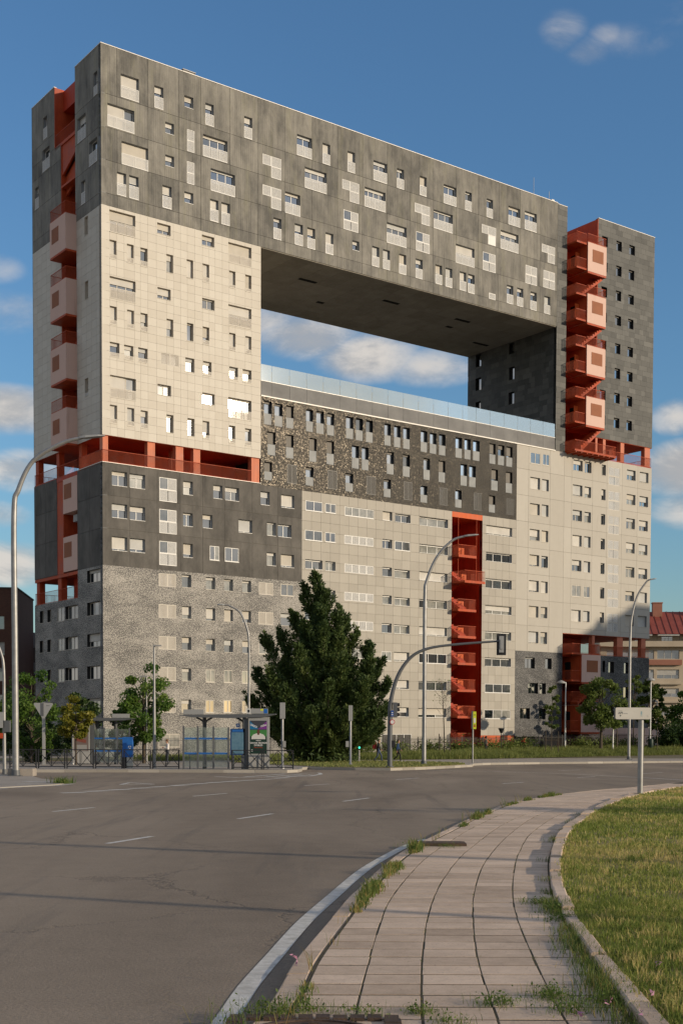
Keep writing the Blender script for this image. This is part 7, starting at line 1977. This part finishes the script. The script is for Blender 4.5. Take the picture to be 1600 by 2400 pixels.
# ================================================================ OTHER BUILDINGS
def m_brick(t, bs, co):
    b = t.n('ShaderNodeTexBrick'); b.inputs['Scale'].default_value = 1.0
    xx, zz = xpy(t, co); cmb = t.n('ShaderNodeCombineXYZ'); t.link(xx, cmb.inputs[0]); t.link(zz, cmb.inputs[1])
    t.link(cmb.outputs[0], b.inputs['Vector'])
    b.inputs['Brick Width'].default_value = .25; b.inputs['Row Height'].default_value = .075; b.inputs['Mortar Size'].default_value = .008
    b.inputs['Color1'].default_value = (.15, .062, .04, 1); b.inputs['Color2'].default_value = (.10, .042, .028, 1); b.inputs['Mortar'].default_value = (.12, .085, .065, 1)
    t.link(t.mix(t.mapr(t.noise(co, .5, 4), .3, .7, 0, .4), b.outputs['Color'], (.085, .038, .028)), bs.inputs['Base Color'])
M['brick'] = mat('brown_brick', rough=.85, fn=m_brick)
M['cream_wall'] = mat('cream_render', rough=.8, fn=m_vary((.44, .36, .26), (.52, .43, .32), .5))
M['grey_wall'] = mat('grey_panel', rough=.7, fn=m_vary((.20, .19, .19), (.25, .24, .24), .6))
M['roof_red'] = mat('red_metal_roof', rough=.6, fn=m_vary((.20, .045, .03), (.27, .065, .045), 1.))
M['rail_red'] = mat('brick_red_band', rough=.8, fn=m_vary((.30, .13, .085), (.36, .16, .11), 1.))
def house(name, loc, rz, label, W, D_, Hh, wall, wins, extra=None):
    """wins: (x0, x1, z0, z1, shutter, lights)"""
    o = empty(name, loc, rz, label, 'building')
    pl = front(0.)
    hs = [(a, b, c_, d_) for a, b, c_, d_, s, n in wins]
    q = MB(); shell(q, pl, (0, W, 0, Hh), hs, 0, .4, 0, 0); q.box(0, W, .45, D_, 0, Hh); q.build('wall', wall, o)
    for (a, b, c_, d_, s, n) in wins:
        fr = MB(); bb = .06; lw = (b - a) / n
        for i in range(n + 1):
            x = min(max(a + lw * i, a + bb), b - bb); fr.box(x - bb * .8, x + bb * .8, .25, .32, c_, d_)
        fr.box(a, b, .252, .32, c_ + .002, c_ + bb); fr.box(a, b, .252, .32, d_ - bb, d_ - .002)
        w_ = fr.build('window', M['frame_black' if s < 0 else 'frame_cream'], o)
        for i in range(n):
            q = MB(); q.box(a + lw * i + .03, a + lw * (i + 1) - .03, .29, .30, c_ + .02, d_ - .02); q.build('pane', M[wr.choice(['glass', 'glass_mid', 'glass_mid'])], w_)
        if s > .02:
            q = MB(); q.box(a + .03, b - .03, .20, .245, d_ - s * (d_ - c_), d_ - .01); q.build('roller_shutter', M['shutter'], w_)
    return o
# brick house at the left edge
bw = [(30.2 - 4.9, 30.2 - 4.15, z, z + 1.5, s, 1) for z, s in ((5.0, 0), (8.0, .3), (11.1, .85), (14.2, 0))]
bw = [(a, a + .95, z, z + 1.55, s, 1) for a, z, s in ((23.0, 2.2, 0), (23.0, 5.1, 0), (23.0, 8.2, .3), (23.0, 11.2, .8), (23.0, 14.2, 0), (19.2, 5.1, .4), (19.2, 8.2, 0), (19.2, 11.2, 0), (19.2, 14.2, .5), (15, 5.1, .4), (15, 8.2, 0), (15, 11.2, 0), (15, 14.2, .5))]
ho = house('brick_house', (-62.9, 146.5, -1.0), R(6), 'plain brown brick apartment house at the left edge', 25.4, 14, 18.9, M['brick'], bw)
q = MB(); q.box(-.1, 25.5, -.1, 14.1, 18.9, 19.05); q.build('roof_edge', M['joint'], ho)
# grey volume on a cream house between the brick house and the tall block
ho = house('cream_house', (-46, 172, -1.0), R(-20), 'cream and grey house seen between brick house and tall block', 18, 12, 9.7, M['cream_wall'], [(a, a + 2.1, 5.6, 7.7, .25, 2) for a in (1.5, 5.0, 8.5, 12.0)])
q = MB(); q.box(0, 18, -1.1, 12, 9.75, 11.35); q.box(0, 18, -1.1, 12, 13.35, 15.3); q.box(0, 18, -.8, 12, 11.35, 13.35); q.build('grey_storey', M['grey_wall'], ho)
for i in range(9):
    q = MB(); q.box(.1 + 2 * i, 1.95 + 2 * i, -.86, -.82, 11.4, 13.3); q.build('ribbon_pane', M['glass_mid'], ho)
# cream house with red roof behind on the right
W2 = 40
rows = []
for z0, z1 in ((15.6, 17.2), (12.05, 13.7), (8.75, 10.3), (5.4, 6.9), (2.0, 3.5)):
    for a in (1.2, 5.7, 10.2, 18, 22.5, 28, 33): rows.append((a, a + 4.0, z0, z1, wr.choice([0, .3, .5, 0, .6]), 3))
ho = house('cream_apartment_house', (46.5, 232, -1.0), R(-3), 'cream apartment house with red metal roof at the right', W2, 13, 18.6, M['cream_wall'], rows)
q = MB(); q.add([(-.6, -1.0, 20.0), (W2 + .6, -1.0, 20.0), (W2 + .6, 6, 24.6), (-.6, 6, 24.6), (-.6, 13.5, 20), (W2 + .6, 13.5, 20)], [(0, 1, 2, 3), (3, 2, 5, 4), (0, 3, 4), (1, 5, 2)]); rf = q.build('roof', M['roof_red'], ho)
for i in range(34):
    x = -.3 + i * 1.2
    q = MB(); q.beam((x, -1.0, 20.06), (x, 6, 24.66), .1, .1); q.build('roof_seam', M['roof_red'], rf)
for x in (10.2, 16.6, 27):
    q = MB(); q.box(x, x + 1.7, 4.4, 5.6, 23.0, 26.0); q.box(x - .1, x + 1.8, 4.3, 5.7, 26.0, 26.2); q.build('chimney', M['rail_red'], rf)
q = MB(); q.box(0, W2, .6, 13, 18.6, 20.0); q.build('attic_wall', M['cream_wall'], ho)
for i in range(8):
    q = MB(); q.box(1.5 + i * 4.8, 3.4 + i * 4.8, .56, .6, 18.65, 19.8); q.build('attic_window', M['glass'], ho)
    q = MB(); q.box(.6 + i * 4.8, 4.4 + i * 4.8, -.85, .3, 19.75, 19.95); q.build('awning', M['whitepaint'], ho)
q = MB(); q.box(-.2, W2 + .2, -1.1, -.03, 17.75, 18.75); q.build('balcony_band', M['cream_wall'], ho)
for z in (14.5, 11.0, 7.7):
    q = MB(); q.box(.8, 14.6, -.5, -.02, z, z + (.95 if z > 14 else .3)); q.build('balcony_band', M['rail_red' if z > 14 else 'cream_wall'], ho)
q = MB()
for z in (19.1, 19.5): q.beam((0, -1.0, z), (W2, -1.0, z), .06)
for i in range(20): q.beam((i * 2, -1.0, 18.75), (i * 2, -1.0, 19.5), .05)
q.build('balcony_rail', M['black_metal'], ho)
# tower block out of view on the right that shades the foot of the building
p = to_world(117.5, -92)
ho = house('tower_block', (p.x, p.y, -1.0), TH + math.pi, 'tall plain apartment tower out of view on the right', 20, 12, 42.6, M['cream_wall'], [(2 + 4.5 * i, 4 + 4.5 * i, 3 + 3 * j, 4.5 + 3 * j, .4, 2) for i in range(4) for j in range(12)])
ho.location = to_world(140.0, -92); ho.location.z = -1
q = MB(); q.box(6.5, 13, .5, 9, 42.6, 45.6); q.box(14.6, 16.2, 2, 4, 42.6, 44.4); q.box(17.8, 18.6, 2, 3, 42.6, 43.8); q.box(0, 5, 1, 8, 42.6, 46); q.build('roof_house', M['cream_wall'], ho)
# ================================================================ PEOPLE
def person(loc, rz, label, joints, cols, hair='short', h=1.7, skirt=None):
    """joints: dict name -> (x forward, y left, z) for a 1.7 m figure facing +x"""
    J = dict(pelvis=(0, 0, .93), belly=(.01, 0, 1.07), chest=(.02, 0, 1.28), neck=(.03, 0, 1.44), jaw=(.055, 0, 1.50), head=(.05, 0, 1.58), crown=(.045, 0, 1.66),
             hipL=(0, .09, .89), hipR=(0, -.09, .89), kneeL=(.03, .09, .48), kneeR=(.03, -.09, .48), ankL=(-.01, .09, .08), ankR=(-.01, -.09, .08), toeL=(.16, .1, .035), toeR=(.16, -.1, .035),
             shL=(.01, .17, 1.38), shR=(.01, -.17, 1.38), elL=(-.03, .22, 1.10), elR=(-.03, -.22, 1.10), wrL=(.06, .22, .87), wrR=(.06, -.22, .87))
    J.update(joints)
    E_ = [('pelvis', 'belly'), ('belly', 'chest'), ('chest', 'neck'), ('neck', 'jaw'), ('jaw', 'head'), ('head', 'crown'), ('pelvis', 'hipL'), ('pelvis', 'hipR'), ('hipL', 'kneeL'), ('hipR', 'kneeR'), ('kneeL', 'ankL'), ('kneeR', 'ankR'), ('ankL', 'toeL'), ('ankR', 'toeR'),
          ('chest', 'shL'), ('chest', 'shR'), ('shL', 'elL'), ('shR', 'elR'), ('elL', 'wrL'), ('elR', 'wrR')]
    rad = dict(pelvis=(.15, .12), belly=(.135, .105), chest=(.155, .115), neck=(.055, .055), jaw=(.062, .07), head=(.078, .095), crown=(.055, .065), hipL=(.09, .09), hipR=(.09, .09), kneeL=(.058, .058), kneeR=(.058, .058), ankL=(.042, .042), ankR=(.042, .042), toeL=(.035, .03), toeR=(.035, .03), shL=(.062, .062), shR=(.062, .062), elL=(.045, .045), elR=(.045, .045), wrL=(.03, .03), wrR=(.03, .03))
    J['nose'] = tuple(Vector(J['head']) + (Vector(J['head']) - Vector(J['neck'])).cross(Vector((0, 1, 0))).normalized() * -.0 + Vector((.10, 0, -.02)))
    E_.append(('head', 'nose')); rad['nose'] = (.014, .016)
    for s, sg in (('L', 1), ('R', -1)):
        w_ = Vector(J['wr' + s]); e_ = Vector(J['el' + s]); d = (w_ - e_).normalized()
        J['palm' + s] = tuple(w_ + d * .07); rad['palm' + s] = (.032, .02); E_.append(('wr' + s, 'palm' + s))
        side = d.cross(Vector((0, 1, 0))).normalized()
        for k_ in range(4):
            f0 = Vector(J['palm' + s]) + d * .035 + side * (.024 - .016 * k_); f1 = f0 + d * (.045, .055, .05, .04)[k_] + Vector((.012, 0, 0))
            J['fa%s%d' % (s, k_)] = tuple(f0); J['fb%s%d' % (s, k_)] = tuple(f1); rad['fa%s%d' % (s, k_)] = (.009, .009); rad['fb%s%d' % (s, k_)] = (.007, .007)
            E_ += [('palm' + s, 'fa%s%d' % (s, k_)), ('fa%s%d' % (s, k_), 'fb%s%d' % (s, k_))]
        th = w_ + d * .04 + side * .05; J['th' + s] = tuple(th); rad['th' + s] = (.009, .009); E_.append(('palm' + s, 'th' + s))
    names = list(J); idx = {n: i for i, n in enumerate(names)}
    me = bpy.data.meshes.new('tmp'); me.from_pydata([J[n] for n in names], [(idx[a], idx[b]) for a, b in E_], [])
    ob = bpy.data.objects.new('tmp', me); COL.objects.link(ob)
    sk = ob.modifiers.new('skin', 'SKIN'); sk.use_smooth_shade = True
    if not me.skin_vertices: 
        bpy.context.view_layer.objects.active = ob
    for i, n in enumerate(names):
        me.skin_vertices[0].data[i].radius = rad[n]
        me.skin_vertices[0].data[i].use_root = (n == 'pelvis')
    ss = ob.modifiers.new('sub', 'SUBSURF'); ss.levels = 1; ss.render_levels = 1
    dg = bpy.context.evaluated_depsgraph_get()
    bm_ = bpy.data.meshes.new_from_object(ob.evaluated_get(dg)); bpy.data.objects.remove(ob)
    skin, top_, leg_, shoe = cols
    mk = lambda n, c_: mat(n, c_, .8)
    for n, c_ in (('skin', skin), ('coat', top_), ('trousers', leg_), ('shoes', shoe)): bm_.materials.append(mk(n, c_))
    grp = {}
    for a, b in E_:
        k = 1
        if a in ('neck', 'jaw', 'head') or b in ('jaw', 'head', 'crown', 'nose') or b[:2] in ('fa', 'fb', 'th', 'pa') or a[:2] in ('fa', 'pa'): k = 0
        elif a[:3] in ('hip', 'kne') : k = 2
        elif a[:3] == 'ank': k = 3
        elif a == 'pelvis' and b.startswith('hip'): k = 2
        grp[(a, b)] = k
    segs = [(Vector(J[a]), Vector(J[b]), grp[(a, b)]) for a, b in E_]
    for p in bm_.polygons:
        c_ = p.center; best = 9; bk = 1
        for a, b, k in segs:
            ab = b - a; t_ = max(0, min(1, (c_ - a).dot(ab) / max(ab.length_squared, 1e-9))); d = (c_ - (a + ab * t_)).length
            if d < best: best = d; bk = k
        p.material_index = bk
    o = bpy.data.objects.new('person', bm_); COL.objects.link(o)
    s = h / 1.7; o.location = loc; o.rotation_euler = (0, 0, rz); o.scale = (s, s, s)
    tag(o, label, 'person', 'people on the pavements')
    # hair
    hd = Vector(J['head']); q = MB(); vs = []; n1, n2 = 12, 7
    R_ = (.125, .108, .125) if hair != 'curly' else (.165, .165, .17)
    rr = random.Random(3)
    for i in range(n2 + 1):
        th_ = math.pi * .62 * i / n2
        for k_ in range(n1):
            ph = 2 * math.pi * k_ / n1; f = 1 + (rr.uniform(-.12, .12) if hair == 'curly' else rr.uniform(-.03, .03))
            x = -.025 + R_[0] * math.sin(th_) * math.cos(ph) * f * (.86 if math.cos(ph) > .3 else 1); vs.append((hd.x + x - (.03 if th_ > 1.2 and math.cos(ph) > 0 else 0) * 2, hd.y + R_[1] * math.sin(th_) * math.sin(ph) * f, hd.z + .025 + R_[2] * math.cos(th_) * f))
    q.add(vs, [(i * n1 + k_, i * n1 + (k_ + 1) % n1, (i + 1) * n1 + (k_ + 1) % n1, (i + 1) * n1 + k_) for i in range(n2) for k_ in range(n1)], smooth=True)
    hc = cols[4] if len(cols) > 4 else None
    q.build('hair', mat('hair', {'short': (.015, .011, .008), 'curly': (.02, .013, .009), 'fair': (.16, .09, .045)}[hair], .7), o)
    return o
SK = (.42, .24, .16)
walk = dict(kneeL=(.22, .09, .52), ankL=(.26, .09, .10), toeL=(.42, .1, .06), kneeR=(-.04, -.09, .47), ankR=(-.30, -.09, .17), toeR=(-.22, -.1, .05), elL=(-.10, .22, 1.12), wrL=(-.12, .23, .88), elR=(.05, -.22, 1.12), wrR=(.22, -.2, .95))
walk2 = dict(kneeL=(-.02, .09, .47), ankL=(-.34, .09, .2), toeL=(-.28, .1, .06), kneeR=(.2, -.09, .5), ankR=(.22, -.09, .08), toeR=(.39, -.1, .04), elR=(-.08, -.22, 1.12), wrR=(-.06, -.23, .87), elL=(.05, .22, 1.12), wrL=(.2, .2, .95))
person((2.68, 93.8, bz(93.8)), R(-8), 'person in dark jacket and blue jeans walking right with a backpack', walk, (SK, (.02, .02, .025), (.05, .07, .13), (.02, .02, .02)), h=1.68)
bp = MB(); bp.box(-.13, .10, -.15, .15, 0, .42); bp.box(-.19, -.131, -.11, .11, .04, .26); bp.box(-.10, .06, -.12, .12, .42, .46)
o = bp.build('backpack', mat('backpack_red', (.30, .03, .03), .7)); o.location = (2.68 - .25, 93.82, bz(93.8) + .97); o.rotation_euler = (0, R(6), R(-8)); tag(o, 'dark red backpack worn by the person in blue jeans', 'backpack')
person((4.13, 94.1, bz(94.1)), R(-5), 'person in blue jacket and white shoes walking right behind the mast', walk2, (SK, (.02, .05, .12), (.015, .015, .018), (.6, .58, .55)), h=1.66)
person((14.9, 132.5, -.72), R(12), 'person with curly hair in a grey coat beside the orange plinth', dict(walk, elR=(.02, -.22, 1.12), wrR=(.1, -.21, .92)), (SK, (.17, .155, .13), (.03, .03, .035), (.03, .03, .03)), 'curly', 1.74)
lean = dict(walk, belly=(.10, 0, 1.05), chest=(.26, 0, 1.20), neck=(.40, 0, 1.30), jaw=(.455, 0, 1.345), head=(.48, 0, 1.42), crown=(.49, 0, 1.50), shL=(.30, .18, 1.28), shR=(.30, -.18, 1.28), elL=(.25, .22, 1.0), wrL=(.45, .2, .92), elR=(.2, -.22, 1.02), wrR=(.42, -.2, .95))
o4 = person((19.4, 138.6, -.62), R(5), 'person in red jacket leaning forward beside the dark speckled wall', lean, (SK, (.42, .02, .025), (.02, .02, .022), (.03, .03, .03)), 'fair', 1.85)
phone = dict(elR=(.05, -.22, 1.12), wrR=(.26, -.08, 1.16), elL=(.05, .22, 1.12), wrL=(.26, .08, 1.14), head=(.075, 0, 1.57), crown=(.09, 0, 1.65), ankL=(.02, .09, .08), ankR=(-.02, -.09, .08))
person((-11.07, 81.6, bz(81.6)), R(200), 'person in white shirt looking down at both hands behind the barrier', phone, (SK, (.62, .58, .54), (.045, .05, .06), (.05, .05, .05)), 'fair', 1.62)
sit = dict(pelvis=(0, 0, .5), belly=(-.01, 0, .66), chest=(0, 0, .88), neck=(.02, 0, 1.05), jaw=(.05, 0, 1.1), head=(.05, 0, 1.18), crown=(.045, 0, 1.26), hipL=(.04, .1, .49), hipR=(.04, -.1, .49), kneeL=(.44, .11, .5), kneeR=(.44, -.11, .5), ankL=(.42, .11, .09), ankR=(.42, -.11, .09), toeL=(.58, .12, .035), toeR=(.58, -.12, .035), shL=(0, .18, .99), shR=(0, -.18, .99), elL=(.05, .22, .73), elR=(.05, -.22, .73), wrL=(.28, .15, .66), wrR=(.28, -.15, .66))
person((-15.9, 82.9, bz(82.9) + .08), R(-60), 'person in a pale shirt sitting inside the far bus shelter', sit, (SK, (.5, .48, .46), (.03, .035, .05), (.03, .03, .03)), h=1.66)
q = MB(); q.box(-.9, .9, -.2, .2, .40, .46)
for x in (-.75, .75): q.box(x - .03, x + .03, -.15, .15, 0, .4)
o = q.build('bench', M['steel_dark']); o.location = (-15.9, 82.95, bz(83)); tag(o, 'dark metal bench inside the far bus shelter', 'bench')
